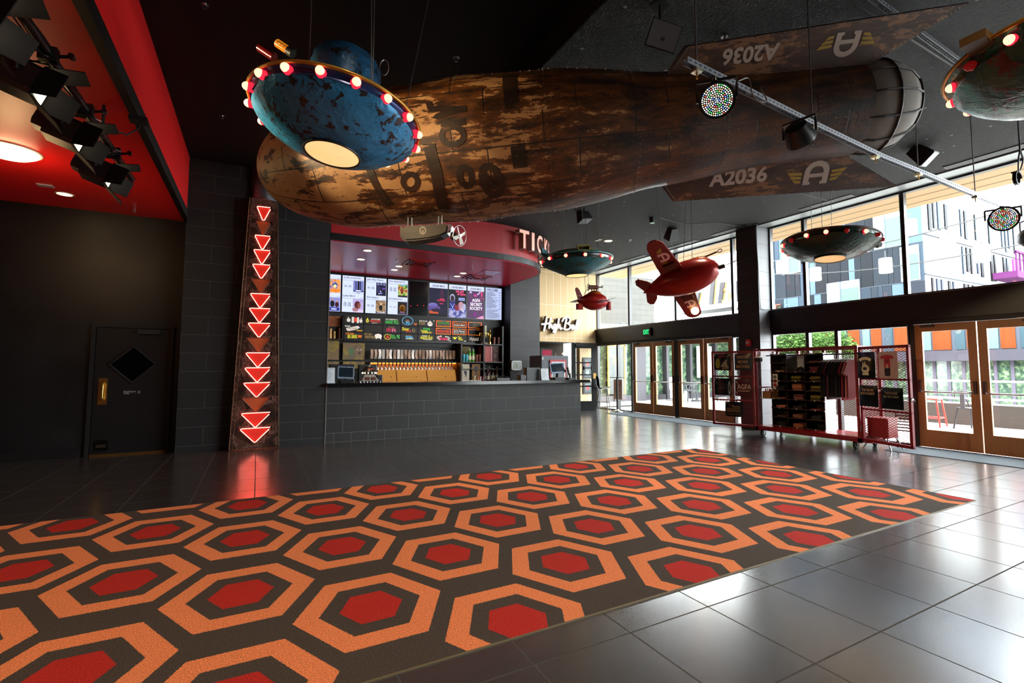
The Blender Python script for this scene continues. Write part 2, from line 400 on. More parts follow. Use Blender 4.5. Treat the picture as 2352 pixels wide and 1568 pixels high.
def leaf(y0, y1, hinge_far=True):
    dn[0] += 1; y0 += .008; y1 -= .008
    b = MB(); x0, x1 = 9.93, 9.975
    b.box(x0, x1, y0, y0+.115, .01, 2.085, DOORW); b.box(x0, x1, y1-.115, y1, .01, 2.085, DOORW)
    b.box(x0, x1, y0+.115, y1-.115, 1.96, 2.085, DOORW); b.box(x0, x1, y0+.115, y1-.115, .01, .3, DOORW)
    o = S(b, 'door_%d' % dn[0])
    S(MB().box(9.95, 9.957, y0+.112, y1-.112, .295, 1.965, GLASS), 'pane', o)
    b = MB(); b.tube([(9.92, y0+.06, .97), (9.87, y0+.09, .95), (9.865, y0+.14, .94), (9.865, y1-.14, .94), (9.87, y1-.09, .95), (9.92, y1-.06, .97)], .014, CHR)
    pb = S(b, 'push_bar', o, 60)
    for y in (y0+.05, y1-.05): S(MB().box(9.895, 9.93, y-.02, y+.02, .93, 1.13, D('3a1512', .4)), 'bracket', pb)
    yc = y1-.3 if hinge_far else y0+.12
    b = MB(); b.box(9.9, 9.93, yc, yc+.2, 2.03, 2.07, D('4a3a2a', .4)); b.box(9.87, 9.885, yc+.05, yc+.25, 2.085, 2.095, STEEL); b.box(9.875, 9.93, yc+.05, yc+.065, 2.05, 2.095, STEEL)
    S(b, 'door_closer', o)
leaf(10.84, 11.72, 1); leaf(9.97, 10.84, 0); leaf(8.97, 9.87, 1); leaf(8.08, 8.97, 0); leaf(3.42, 4.29, 1); leaf(2.54, 3.42, 0)
leaf(1.56, 2.42, 1); leaf(.68, 1.56, 0)
b = MB(); b.box(9.9, 10.0, 9.87, 9.97, 0, 2.1, FR); S(b, 'trim_9')
b = MB(); b.box(9.9, 10.0, 4.28, 4.36, 0, 2.1, FR); S(b, 'trim_10')
b = MB(); b.box(9.9, 10.0, 2.42, 2.54, 0, 2.1, FR); S(b, 'trim_11')
# slot vents in the ceiling along the windows
for i, y in enumerate((12.6, 11.0, 9.1, 7.6, 5.4, 3.0, .9)):
    b = MB(); b.box(9.3, 9.46, y-.5, y+.5, ZC-.012, ZC, D('4a4a4a', .5))
    b.to('slot_vent', label='slotted metal ceiling vent along the window head, %s from the cream wall' % ORD[i], cat='vent', group='slot vents above the windows')
    for j in range(3): pass
for o in [o for o in bpy.data.objects if o.name.startswith('slot_vent')]:
    b = MB(); L = o.location
    for j in range(3): b.box(L.x-.065+j*.048, L.x-.032+j*.048, L.y-.48, L.y+.48, ZC-.014, ZC-.0125, BLACK)
    b.to('slot', o)
# black staff door on the left
b = MB(); x0, x1 = -2.235, -1.21
b.box(x0, x0+.05, 9.93, 10, 0, 2.02, D('1d1d1d', .3)); b.box(x1-.05, x1, 9.93, 10, 0, 2.02, D('101010', .4)); b.box(x0+.05, x1-.05, 9.93, 10, 1.97, 2.02, D('141414', .35)); S(b, 'trim_12')
DK = D('0f0e0e', .38)
b = MB(); b.local(FB(-1.72, 9.95, 0))
dm = [(0, 1.11), (.29, 1.395), (0, 1.68), (-.29, 1.395)]
out = [(-.455, .01), (.455, .01), (.455, 1.965), (-.455, 1.965)]
b.add([(x, y, 0) for x, y in out+dm], [(0, 1, 5, 4), (0, 4, 7, 3), (1, 2, 6, 5), (2, 3, 7, 6)], DK)
dr = S(b, 'door_9')
b = MB(FB(-1.72, 9.95, 0))
for i in range(4):
    (ax, ay), (bx, by) = dm[i], dm[(i+1) % 4]
    b.tube([(ax, ay, .005), (bx, by, .005)], .018, D('161616', .3), 6)
S(b, 'window_moulding', dr)
S(MB(FB(-1.72, 9.962, 0)).flat(dm, 0, mat('black_glass', '050506', .05)), 'pane', dr)
b = MB(FB(-1.72, 9.95, 0)); b.box(-.4, -.29, .78, 1.185, 0, .004, BRASS); pl = S(b, 'pull_plate', dr)
b = MB(FB(-1.72, 9.95, 0)); b.tube([(-.34, .86, .004), (-.34, .86, .05), (-.335, .9, .055), (-.335, 1.08, .055), (-.34, 1.11, .05), (-.34, 1.11, .004)], .014, BRASS); S(b, 'handle', pl, 60)
b = MB(FB(-1.72, 9.95, 0))
for x in (-.39, -.3):
    for y in (.795, .985, 1.17): b.cyl((x, y, .003), (x, y, .007), .005, mat('brass_screw', '5a4525', .4, 1), n=6)
S(b, 'screw', pl)
b = MB(FB(-1.72, 9.95, 0)); b.box(-.455, .455, .0, .03, .002, .012, BRASS); S(b, 'brass_sweep', dr)
for z in (.22, .98, 1.72): S(MB(FB(-1.72, 9.95, 0)).cyl((.465, z-.06, .006), (.465, z+.06, .006), .009, BRASS), 'hinge', dr)
S(MB(FB(-1.72, 9.95, 0)).box(.05, .33, 1.88, 1.95, 0, .06, D('1c1c1c', .4)), 'door_closer', dr)
b = MB(FB(-1.72, 9.95, 0)); b.box(-.1, .13, .93, .995, 0, .004, BLACK); b.text('Employees', -.09, .975, .035, D('8a8a8a'), .005, 'l'); b.text('Only', -.09, .947, .035, D('8a8a8a'), .005, 'l'); b.ell(.1, .962, .012, .02, .005, D('6a6a6a')); S(b, 'sign', dr)
b = MB(FB(-1.72, 9.95, 0)); b.box(-.41, -.24, .08, .245, 0, .006, D('070707', .2)); b.box(-.385, -.265, .13, .175, .006, .02, D('2a2018', .3))
for x in (-.4, -.25):
    for z in (.09, .235): b.cyl((x, z, .006), (x, z, .01), .005, STEEL, n=6)
S(b, 'floor_latch', dr)
# ================================================================== hanging craft
def rust(name, dark, mid, pale, k1=.07, k0=.62, seams=True):
    k = NT(name); o = k.obj(); xyz = k.sep(o); z = xyz[2]
    n1 = k.noise(o, 2.3, 5, .62, .3); mp = k.n('Mapping'); k.l(o, mp.inputs[0]); mp.inputs['Scale'].default_value = (3, 3, .8)
    n2 = k.noise(mp.outputs[0], 3.2, 8, .74, .3); n3 = k.noise(o, 26, 4, .7)
    wear = k.math('SUBTRACT', k.math('ADD', n2, k.math('MULTIPLY', n1, .55)), k.math('ADD', k.math('MULTIPLY', z, k1), k0-.3))
    fp = k.ramp(k.math('ADD', wear, k.math('MULTIPLY', k.math('SUBTRACT', n3, .5), .14)), [(.5, 0.), (.535, 1.)])
    fm = k.ramp(k.math('ADD', n2, k.math('MULTIPLY', z, -.012)), [(.36, 0.), (.66, 1.)])
    c = k.mix(fm, dark, mid)
    c = k.mix(fp, c, k.mix(n1, pale, mid))
    if seams:
        ang = k.math('ARCTAN2', xyz[1], xyz[0])
        b = k.n('TexBrick', offset=.37, squash=1); k.l(k.comb(z, k.math('MULTIPLY', ang, .66)), b.inputs['Vector'])
        b.inputs['Scale'].default_value = 1; b.inputs['Brick Width'].default_value = .82; b.inputs['Row Height'].default_value = .36; b.inputs['Mortar Size'].default_value = .006; b.inputs['Mortar Smooth'].default_value = .2
        for s_, q in (('Color1', .55), ('Color2', 1.), ('Mortar', .5)): b.inputs[s_].default_value = (q, q, q, 1)
        c2 = k.n('Mix', data_type='RGBA', blend_type='MULTIPLY'); c2.inputs[0].default_value = .75
        k.l(c, c2.inputs[6]); k.l(b.outputs[0], c2.inputs[7])
        c = k.mix(b.outputs['Fac'], c2.outputs[2], '140a05')
        k.bump(k.math('SUBTRACT', n3, k.math('MULTIPLY', b.outputs['Fac'], 2.)), .3, .01)
    else: k.bump(n3, .3, .006)
    k.out(c, .48, .1); return k.m
HULL = rust('rusted_hull', '1c0e08', '74400f', 'b8956a', .055, .47)
FINM = rust('rusted_fin', '361e12', '5c3a22', '9a6a44', 0, .62, False)
BN = Vector((-.0195, 5.8256, 3.3731)); Ba = Vector((.83537, -.54373, .08069)); Bh = Vector((-.54551, -.83810, 0)); Bv = Vector((-.06763, .04402, .99674))
BM = Matrix((-Bh, Bv, Ba)).transposed().to_4x4(); BM.translation = BN
BL = 5.963
RK = [.6614, .6908, .665, .535, .44, .42]
def hull_r(z):
    t = z/BL; tn = .215
    if t < tn: return .6614*math.sqrt(max(0, 1-(1-t/tn)**2))
    q = min((t-tn)/(1-tn), .9999)*5; i = int(q); f = q-i; f = f*f*(3-2*f)*.4+f*.6
    return RK[i]*(1-f)+RK[i+1]*f
BMI = BM.inverted()
def hull_hit(u, v):
    d = ray(u, v); o = BMI @ EYE; dd = BMI.to_3x3() @ d
    t = 2.
    while t < 9:
        p = o+dd*t
        if 0 < p.z < BL and math.hypot(p.x, p.y) < hull_r(p.z): return p.z, math.atan2(p.y, p.x)
        t += .01
    return None
hwob = lambda a, z: .006*math.sin(7*a+z*5)+.004*math.sin(z*9)
def hpt(z, a, off=.006): r = hull_r(z)*(1+hwob(a, z))+off; return Vector((r*math.cos(a), r*math.sin(a), z))
blimp = T('airship', 'long rusty brown airship hanging under the ceiling with fins marked A2036', 'airship', M=BM)
b = MB(BM); pr = [(hull_r(BL*(i/90)**1.6), BL*(i/90)**1.6) for i in range(91)]; pr[0] = (.0005, 0)
b.lathe(pr, HULL, 144, wob=hwob); b.to('hull', blimp, 60)
b = MB(BM)
for i in range(7):
    z = .55+i*.82
    for j in range(64):
        a = 2*PI*j/64; p = hpt(z, a, .004); b.cyl(p, p+Vector((math.cos(a), math.sin(a), 0))*.004, .0055, STEEL, n=5)
for j in range(9):
    a = 2*PI*j/9+.2
    for i in range(60):
        z = .6+i*.088; p = hpt(z, a, .004); b.cyl(p, p+Vector((math.cos(a), math.sin(a), 0))*.004, .0045, STEEL, n=5)
b.to('rivets', blimp)
INK = rust('faded_hull_lettering', '120904', '2c180b', '6a4a2c', .0, .72, False)
def ribbon(b, px, w, m, closed=False):
    P = [hull_hit(*q) for q in px]; P = [q for q in P if q]
    # resample
    Q = []
    n = len(P)
    for i in range(n if closed else n-1):
        (z0, a0), (z1, a1) = P[i], P[(i+1) % n]
        for k in range(8): Q.append((z0+(z1-z0)*k/8, a0+(a1-a0)*k/8))
    if not closed: Q.append(P[-1])
    vs = []
    N = len(Q)
    for i, (z, a) in enumerate(Q):
        z0, a0 = Q[i-1] if (i or closed) else Q[0]; z1, a1 = Q[(i+1) % N] if (i < N-1 or closed) else Q[-1]
        r = hull_r(z); dz, da = z1-z0, (a1-a0)*r; L = math.hypot(dz, da) or 1
        nz, na = -da/L, dz/L
        for s_ in (-1, 1): vs.append(hpt(z+nz*w*s_/2, a+na*w*s_/2/r, .004))
    fs = [(2*i, 2*i+1, (2*i+3) % (2*N), (2*i+2) % (2*N)) for i in range(N if closed else N-1)]
    b.add(vs, fs, m)
def oval(cx, cy, rx, ry, n=10, rot=0): return [(cx+rx*math.cos(2*PI*i/n)*math.cos(rot)-ry*math.sin(2*PI*i/n)*math.sin(rot), cy+rx*math.cos(2*PI*i/n)*math.sin(rot)+ry*math.sin(2*PI*i/n)*math.cos(rot)) for i in range(n)]
b = MB(BM)
ribbon(b, [(955, 245), (985, 330), (1003, 400), (1020, 480)], .11, INK)
ribbon(b, [(1170, 172), (1177, 250), (1188, 330), (1196, 385)], .13, INK)
ribbon(b, [(848, 385), (868, 430), (895, 470)], .07, INK)
ribbon(b, oval(943, 417, 17, 18), .05, INK, True)
ribbon(b, oval(1070, 405, 14, 22, rot=-.3), .06, INK, True)
ribbon(b, oval(1130, 415, 20, 36, rot=-.35), .07, INK, True)
ribbon(b, [(1105, 385), (1120, 410), (1140, 430)], .05, INK)
ribbon(b, [(985, 235), (990, 250), (1040, 252), (1072, 252)], .06, INK)
ribbon(b, [(1072, 252), (1030, 260), (1000, 270), (1010, 285), (1040, 288), (1070, 280)], .06, INK)
ribbon(b, oval(1040, 312, 26, 20), .05, INK, True)
b.to('faded_lettering', blimp)
# fins
FW_ = D('a8968a', .7); FY = D('9a7a22', .7)
def emblem(b, M, cx, cy, s, m1, m2, z=.003):
    K = b.M; b.M = M
    ro, ri = .5, .27; n = 14
    vs = []; 
    for r_ in (ro, ri):
        for i in range(n+1):
            a = PI*i/n; vs.append((cx+s*r_*math.cos(a), cy+s*(.1+r_*.92*math.sin(a)), z))
    b.add(vs, [(i, i+1, n+2+i, n+1+i) for i in range(n)], m1)
    for sg in (-1, 1):
        b.rect(cx+s*min(sg*.27, sg*.5), cy-.42*s, cx+s*max(sg*.27, sg*.5), cy+.1*s, z, m1)
        b.rect(cx+s*min(sg*.2, sg*.27), cy-.42*s, cx+s*max(sg*.2, sg*.27), cy-.3*s, z, m1)
        for j in range(3):
            L = .62-.13*j; y0 = cy+s*(.12-.17*j)
            xs = [sg*.6, sg*(.6+L), sg*(.6+L-.12), sg*.6]
            b.flat([(cx+s*xs[0], y0), (cx+s*xs[1], y0+s*.06), (cx+s*xs[2], y0-s*.09), (cx+s*xs[3], y0-s*.11)], z, m2)
    b.rect(cx-s*.3, cy-.12*s, cx+s*.3, cy+.04*s, z+.0005, m1); b.M = K
def fin(nm, d, flip, tpx, twpx, epx, lab):
    d = d.normalized(); nrm = Ba.cross(d)
    if nrm.dot(EYE-BN) < 0: nrm = -nrm
    sw = [(.05, .3), (.1206, .5745), (.2393, .7445), (2.6216, .8255), (1.9125, .3926), (1.85, .25)]
    W = [BN+Ba*(s_+4.0506)+d*w for s_, w in sw]
    b = MB(); n = len(W)
    b.add([p+nrm*.015 for p in W]+[p-nrm*.015 for p in W], [tuple(range(n)), tuple(range(n, 2*n))[::-1]]+[(i, (i+1) % n, n+(i+1) % n, n+i) for i in range(n)], FINM)
    for i in range(26):
        for e in ((2, 3), (1, 2), (3, 4)):
            f = i/25; p = W[e[0]].lerp(W[e[1]], f); p = p+(sum(W, Vector())/n-p)*.03
            b.cyl(p+nrm*.014, p+nrm*.02, .005, STEEL, n=5)
    o = b.to(nm, blimp)
    def hit(u, v):
        q = ray(u, v); t = (W[1]+nrm*.018-EYE).dot(nrm)/q.dot(nrm); return EYE+q*t
    u = -Ba if flip else Ba; up = -d
    if u.cross(up).dot(nrm) < 0: up = -up
    b = MB(frame(hit(*tpx), u, up)); b.text('A2036', 0, 0, twpx*.36, FW_, 0, w=twpx, bold=.035); b.to('lettering', o, lab='cream A2036 lettering')
    b = MB(); emblem(b, frame(hit(*epx), u, up), 0, 0, twpx*.42, FW_, FY, 0); b.to('winged_emblem', o, lab='cream rounded A between yellow wing stripes')
fin('tail_fin', Bh*.755+Bv*.655, True, (1724, 125), .50, (1945, 98), 'upper')
fin('tail_fin', -(Bh*.643+Bv*.766), False, (1696, 405), .60, (1875, 400), 'lower')
# canvas tail cap with ribs
CANV = D('6e655c', .8)
b = MB(BM); cap = [(.40, BL-.06), (.43, BL+.08), (.42, BL+.22), (.37, BL+.38), (.27, BL+.5), (.12, BL+.57), (.001, BL+.59)]
b.lathe(cap, CANV, 40); tc = b.to('tail_cone', blimp, 40)
b = MB(BM)
for i in range(12):
    a = 2*PI*i/12+.1; b.tube([((r_+.006)*math.cos(a+z_*.0), (r_+.006)*math.sin(a), z_) for r_, z_ in cap[:-1]], .011, D('2a241f', .6), 6)
for r_, z_ in (cap[0], cap[2], cap[4]): b.tube([((r_+.008)*math.cos(2*PI*i/30), (r_+.008)*math.sin(2*PI*i/30), z_) for i in range(30)], .011, D('2a241f', .6), 6, True)
b.to('rib', tc)
# gondola
gp = atd(925, 540, 4.95); gu = (atd(1045, 534, 4.92)-gp).normalized(); gM = frame(gp, gu, (0, 0, 1)); up_ = Vector((0, 0, 1))
GM = mat('gondola_metal', '2e2a26', .4, .5)
go = T('airship_gondola', 'small grey engine pod with a white propeller slung under the rusty airship', 'gondola', M=gM)
b = MB(gM); sl = [(0, .075), (-.003, -.02), (.012, -.06), (.05, -.085), (.16, -.083), (.3, -.07), (.4, -.045), (.46, -.01), (.47, .06), (.42, .072), (.05, .07), (.035, .055)]
b.prism(sl, -.075, .075, GM); b.prism([(x*.98+.005, y*.8) for x, y in sl], -.09, .09, GM); b.to('body', go)
b = MB(gM); b.prism([(.44, .07), (.4, -.045), (.46, -.02), (.5, .02), (.515, .05), (.5, .07)], -.06, .06, CHR); b.to('tail_cap', go)
b = MB(gM)
for y in (-.055, -.012): b.box(.04, .16, y, y+.022, .0905, .092, D('241f1a', .6))
b.to('side_vent', go)
b = MB(gM); b.ell(.23, .01, .035, .042, .0915, D('5a5248', .5), 18, .6); b.ell(.23, .0, .012, .018, .0915, D('5a5248', .5), 8); b.to('crest', go)
b = MB(gM); b.ball((.52, -.04, 0), .042, D('0c0b0b', .4)); b.cyl((.5, 0, 0), (.52, -.04, 0), .02, D('0c0b0b', .4)); b.to('motor', go, 40)
pc = gM @ Vector((.575, -.035, 0)); pM = axis_frame(pc, gu*.8+(EYE-pc).normalized()*.5)
b = MB(pM)
for i in range(4):
    a = i*PI/2+.5; c, s_ = math.cos(a), math.sin(a)
    b.add([(c*.01-s_*.012, s_*.01+c*.012, .004), (c*.01+s_*.012, s_*.01-c*.012, -.004), (c*.085+s_*.022, s_*.085-c*.022, -.01), (c*.09, s_*.09, 0), (c*.085-s_*.016, s_*.085+c*.016, .01)], [(0, 1, 2, 3, 4)], D('d8d4cc', .4))
b.cyl((0, 0, -.02), (0, 0, .015), .014, CHR); b.to('propeller', go)
b = MB(pM); b.tube([(.1*math.cos(2*PI*i/28), .1*math.sin(2*PI*i/28), 0) for i in range(28)], .0022, STEEL, 5, True); b.to('propeller_guard', go)
for u0 in (936.5, 945.5, 1007, 1014.5):
    q = atd(u0, 528, 4.93); z1 = q.z
    zz = z1
    while True:
        p = BMI @ Vector((q.x, q.y, zz))
        if math.hypot(p.x, p.y) < hull_r(p.z) or zz > 3.3: break
        zz += .01
    MB().cyl((q.x, q.y, z1-.02), (q.x, q.y, zz), .006, STEEL, n=8).to('hanger_rod', go)
# ------------------------------------------------------------------ saucers
def skin(name, c1, c2, c3, sc=1., rough=.3, metal=.25):
    k = NT(name); o = k.obj(); n = k.noise(o, 3.2*sc, 6, .68, .8); n2 = k.noise(o, 11*sc, 5, .75, 1.2); n3 = k.noise(o, 6*sc, 3, .6, 2.5)
    c = k.mix(k.ramp(n, [(.35, 0.), (.62, 1.)]), c1, c2)
    scr = k.ramp(k.math('ADD', n2, k.math('MULTIPLY', k.math('SUBTRACT', n3, .5), .7)), [(.565, 0.), (.6, 1.)])
    k.out(k.mix(scr, c, c3), k.math('ADD', k.math('MULTIPLY', n2, .3), rough-.1), metal); k.bump(k.math('ADD', n3, k.math('MULTIPLY', n2, .2)), .3, .03); return k.m
LENS = None
def lens_mat(nm, s, c='ffd9a0'):
    k = NT(nm); n = k.noise(k.obj(), 3, 2)
    k.l(k.mix(n, c, 'ffc27a'), k.b.inputs['Emission Color']); k.b.inputs['Emission Strength'].default_value = s; k.out((.3, .25, .18, 1), .4); return k.m
BULB = mat('bulb_glow', 'ff9070', .3, 0, .5, (1, .52, .28), 1.5); BRIM = mat('bulb_red_collar', 'c00818', .3, 0, .5, (1, .02, .05), .9)
BOFF = mat('bulb_unlit', '7a1210', .15, 0, .6, (1, .02, .02), .06)
def saucer(label, c, n, Rr, low, mid, up, mats, lens_r, lens_z, lens_m, nb, ph, off=(), cables=(), xtra=None, bs=1.):
    M = axis_frame(c, n); t = T('flying_saucer', label, 'flying saucer model', M=M)
    mlow, mrim, mup, medge = mats
    wob = lambda a, z: .008*math.sin(5*a+1)+.006*math.sin(9*a+z*20)
    b = MB(M); b.lathe([(r_*Rr, z*Rr) for r_, z in low], mlow, 64, wob=wob); lo = b.to('lower_shell', t, 35)
    b = MB(M); b.lathe([(r_*Rr, z*Rr) for r_, z in mid], mrim, 64); b.to('rim', t, 35)
    b = MB(M); b.tube([(Rr*mid[-1][0]*1.005*math.cos(2*PI*i/64), Rr*mid[-1][0]*1.005*math.sin(2*PI*i/64), mid[-1][1]*Rr) for i in range(64)], .012, medge, 8, True); b.to('edge_trim', t, 60)
    b = MB(M); b.lathe([(r_*Rr, z*Rr) for r_, z in up], mup, 64, wob=wob); b.to('upper_shell', t, 35)
    b = MB(M); b.lathe([(.001, lens_z*Rr-.004), (lens_r*Rr*.96, lens_z*Rr-.004)], lens_m, 32); ln = b.to('lamp_lens', t)
    b = MB(M); b.tube([(lens_r*Rr*math.cos(2*PI*i/40), lens_r*Rr*math.sin(2*PI*i/40), lens_z*Rr-.004) for i in range(40)], .008, D('2a2420', .4), 8, True); b.to('lens_ring', ln, 60)
    for i in range(nb):
        a = R(ph+360*i/nb); q = Vector((math.cos(a), math.sin(a), -.12)).normalized()
        p = Vector((Rr*.985*math.cos(a), Rr*.985*math.sin(a), 0))
        dead = i in off
        bb = MB(M); bb.cyl(p-q*.03, p+q*.008, .033*bs, BOFF if dead else BRIM, r1=.028*bs, n=12); s_ = bb.to('bulb', t, 50)
        K = axis_frame(p+q*.008, q); g = MB(M @ K); g.lathe([(.027*bs*math.cos(PI/2*j/5)+1e-4, .03*bs*math.sin(PI/2*j/5)) for j in range(6)], BOFF if dead else BULB, 12); g.to('globe', s_, 60)
    for (x, y, px, py) in cables:
        z0 = .16*Rr if not xtra else .1*Rr
        p = M @ Vector((x*Rr, y*Rr, z0)); ztop = ZL if p.x+px < 2.5 else ZC
        MB().cyl(p, (p.x+px, p.y+py, ztop), .0035, STEEL, n=6).to('cable', t)
    if xtra: xtra(M, t, Rr)
    return t
BLUE = skin('scratched_blue_paint', '3488b8', '246a94', '2a1c14'); BLUE2 = skin('blue_dome_paint', '1a4f72', '123a55', '0e0c0c')
TEAL = skin('teal_paint', '1f6a72', '155058', '3a3a20', .8, .35, .15); TEAL2 = skin('teal_top_paint', '2a6a5a', '1c5a52', '8a7428', .8, .4, .15)
DKG = skin('dented_dark_green_paint', '123428', '0c241c', '2e1614', 1, .18, .35); GRN = skin('dented_green_paint', '2a6a5a', '1d4a3c', '4a1c1c', .8, .2, .3)
GOLD = mat('gold_trim', 'a87a2a', .35, .6); YEL = D('9a8a40', .45); RIMN = mat('blue_rim_paint', '2a3a6a', .25, .4); DRIM = D('12211f', .3)
def blue_x(M, t, Rr):
    b = MB(M); b.lathe([(.42*Rr, .13*Rr), (.43*Rr, .6*Rr), (.42*Rr, .78*Rr), (.37*Rr, .88*Rr), (.001, .93*Rr)], BLUE2, 40); b.to('dome', t, 40)
    dd = (M.translation-EYE).dot(FWD); MI = M.inverted(); p = MI @ atd(630, 132, dd-.12); q = (MI @ atd(599, 111, dd-.12)-p).normalized()
    b = MB(M); b.cyl(p, p+q*.12, .03, mat('copper_red_pipe', '8a2a2a', .2, .9), n=16); b.cyl(p+q*.118, p+q*.121, .022, BLACK, n=16); b.to('exhaust_pipe', t, 40)
    p = MI @ atd(665, 118, dd-.12); b = MB(M); b.cyl(p, p+q*.1, .028, mat('amber_glass', 'b85a10', .1, 0, .5, (1, .35, .02), .25), n=14); b.cyl(p-q*.03, p+q*.01, .032, BLACK, n=14)
    for j in range(3): b.tube([p+q*(.03+.025*j)+Vector((.03*math.cos(2*PI*i/12), .03*math.sin(2*PI*i/12), 0)) for i in range(12)], .003, GOLD, 5, True)
    b.to('amber_lamp', t, 40)
    b = MB(M); b.tube([(.62*Rr, -.2*Rr, .1*Rr+.04*math.sin(PI*i/8)+.02) if 0 else (.4*Rr+.03*math.cos(2*PI*i/16), -.35*Rr, .62*Rr+.07+.06*math.sin(2*PI*i/16)) for i in range(16)], .003, STEEL, 5, True); b.to('wire_loop', t)
k9 = .9
bc = EYE+(Vector((.476, 4.007, 3.239))-EYE)*k9
saucer('blue scratched flying saucer with a warm round lamp, nearest the red soffit', bc, (.125, .051, 1), .62*k9,
       [(.33, -.41), (.5, -.36), (.68, -.27), (.82, -.17), (.92, -.09), (.955, -.03)], [(.955, -.04), (.945, .0), (.955, .04), (.995, .07)], [(.995, .07), (.9, .11), (.6, .17), (.36, .2), (.001, .22)],
       (BLUE, RIMN, BLUE2, GOLD), .325, -.415, lens_mat('warm_lens_bright', .62), 17, -150, (), ((-.35, .1, 0, 0), (.3, -.5, -.03, .02), (.32, -.46, .0, .03), (.75, -.1, .35, .3)), blue_x)
def teal_x(M, t, Rr):
    b = MB(M)
    for rr, z in ((.62, .245), (.93, .1)): b.tube([(Rr*rr*math.cos(2*PI*i/48), Rr*rr*math.sin(2*PI*i/48), z*Rr) for i in range(48)], .01, YEL, 6, True)
    b.to('yellow_piping', t)
    d = (EYE-M.translation); a = math.atan2(d.y, d.x)+.25; c, s_ = math.cos(a), math.sin(a)
    K = M @ frame((c*Rr*.83, s_*Rr*.83, .2*Rr), (-s_, c, 0), (-.25*c, -.25*s_, 1))
    b = MB(K)
    for x0, x1, y0, y1 in ((-.1, .1, -.045, -.033), (-.1, .1, .033, .045), (-.1, -.088, -.045, .045), (.088, .1, -.045, .045)): b.box(x0, x1, y0, y1, -.06, .03, YEL)
    b.box(-.088, .088, -.033, .033, -.06, -.02, BLACK); b.to('porthole', t)
    b = MB(M); p = Vector((-.75*Rr, .35*Rr, .2*Rr)); b.add([p+Vector(q) for q in ((-.1, -.03, 0), (.1, .02, 0), (.02, .02, .09), (-.1, -.01, .14), (-.1, .02, 0), (.1, .06, 0), (.02, .05, .09), (-.1, .02, .14))], [(0, 1, 2, 3), (4, 7, 6, 5), (0, 3, 7, 4), (3, 2, 6, 7), (2, 1, 5, 6)], TEAL); b.to('antenna_fin', t)
    b = MB(M); b.cyl((.1*Rr, 0, .26*Rr), (.1*Rr, 0, .36*Rr), .07, BLACK, r1=.05); b.to('top_hatch', t, 40)
saucer('teal cone bottomed flying saucer with yellow piping hanging before the cream wall', Vector((4.633, 6.886, 3.124)), (-.035, .008, 1), .6,
       [(.31, -.37), (.6, -.24), (.85, -.12), (.97, -.05)], [(.97, -.05), (.955, .0), (.97, .06), (1.02, .085)], [(1.02, .085), (.93, .12), (.78, .2), (.62, .25), (.4, .28), (.001, .29)],
       (TEAL, DRIM, TEAL2, D('2a6a6a', .3)), .315, -.375, lens_mat('warm_lens_pale', .75), 12, -170, (), ((.35, .2, .0, .0), (-.2, .3, 0, 0), (.7, -.1, .03, .02)), teal_x)
def dark_x(M, t, Rr):
    b = MB(M); p = Vector((.55*Rr, -.5*Rr, .1*Rr)); b.rbox(p.x-.012, p.x+.012, p.y-.03, p.y+.03, p.z, p.z+.17, D('d8d8d8', .3)); b.to('white_fin', t)
    b = MB(M); q = Vector((.75*Rr, -.62*Rr, .0)); b.cyl(q, q+Vector((-.02, -.05, 0)), .04, BLACK, n=14); b.tube([q+Vector((-.02+.04*math.cos(2*PI*i/14), -.05, .04*math.sin(2*PI*i/14))) for i in range(14)], .006, STEEL, 5, True); b.to('nozzle', t)
    b = MB(M); b.rbox(-.5, -.25, -.12, .12, .12*Rr, .17*Rr, DKG); b.to('top_plate', t)
saucer('dark green dented flying saucer with a warm lamp hanging beside the tiled pillar', Vector((6.812, 3.889, 3.026)), (.086, .034, 1), .6,
       [(.32, -.31), (.5, -.28), (.72, -.2), (.88, -.1), (.98, -.02)], [(.98, -.03), (.965, .0), (.98, .05), (1.0, .09)], [(1.0, .09), (.85, .16), (.6, .21), (.3, .24), (.001, .25)],
       (DKG, DKG, DKG, D('3a2420', .35)), .32, -.315, lens_mat('warm_lens_amber', .5, 'e8a860'), 16, -176, (2, 4, 5, 15, 8, 9), ((-.1, .1, .12, .06), (.3, .1, 0, 0), (-.5, .1, 0, 0)), dark_x)
def green_x(M, t, Rr):
    b = MB(M); p = Vector((-.95*Rr, .45*Rr, .06*Rr)); b.box(p.x-.1, p.x+.05, p.y-.06, p.y+.06, p.z, p.z+.05, D('5a4018', .5)); b.to('side_bracket', t)
    b = MB(M); b.lathe([(.4*Rr, .2*Rr), (.36*Rr, .35*Rr), (.001, .42*Rr)], GRN, 32); b.to('dome', t, 40)
saucer('bright green dented flying saucer with gold edge, cut off at the right of the picture', Vector((4.146, .864, 3.153)), (.014, .024, 1), .6,
       [(.32, -.36), (.5, -.32), (.72, -.24), (.88, -.14), (.97, -.04)], [(.97, -.05), (.965, .0), (.98, .05), (1.04, .09)], [(1.04, .09), (.85, .14), (.6, .2), (.3, .22), (.001, .23)],
       (GRN, GRN, D('5a6a2a', .35), GOLD), .32, -.365, lens_mat('warm_lens_side', .8), 16, 166.5, (15,), ((.3, .1, 0, 0), (-.3, .1, 0, 0)), green_x)
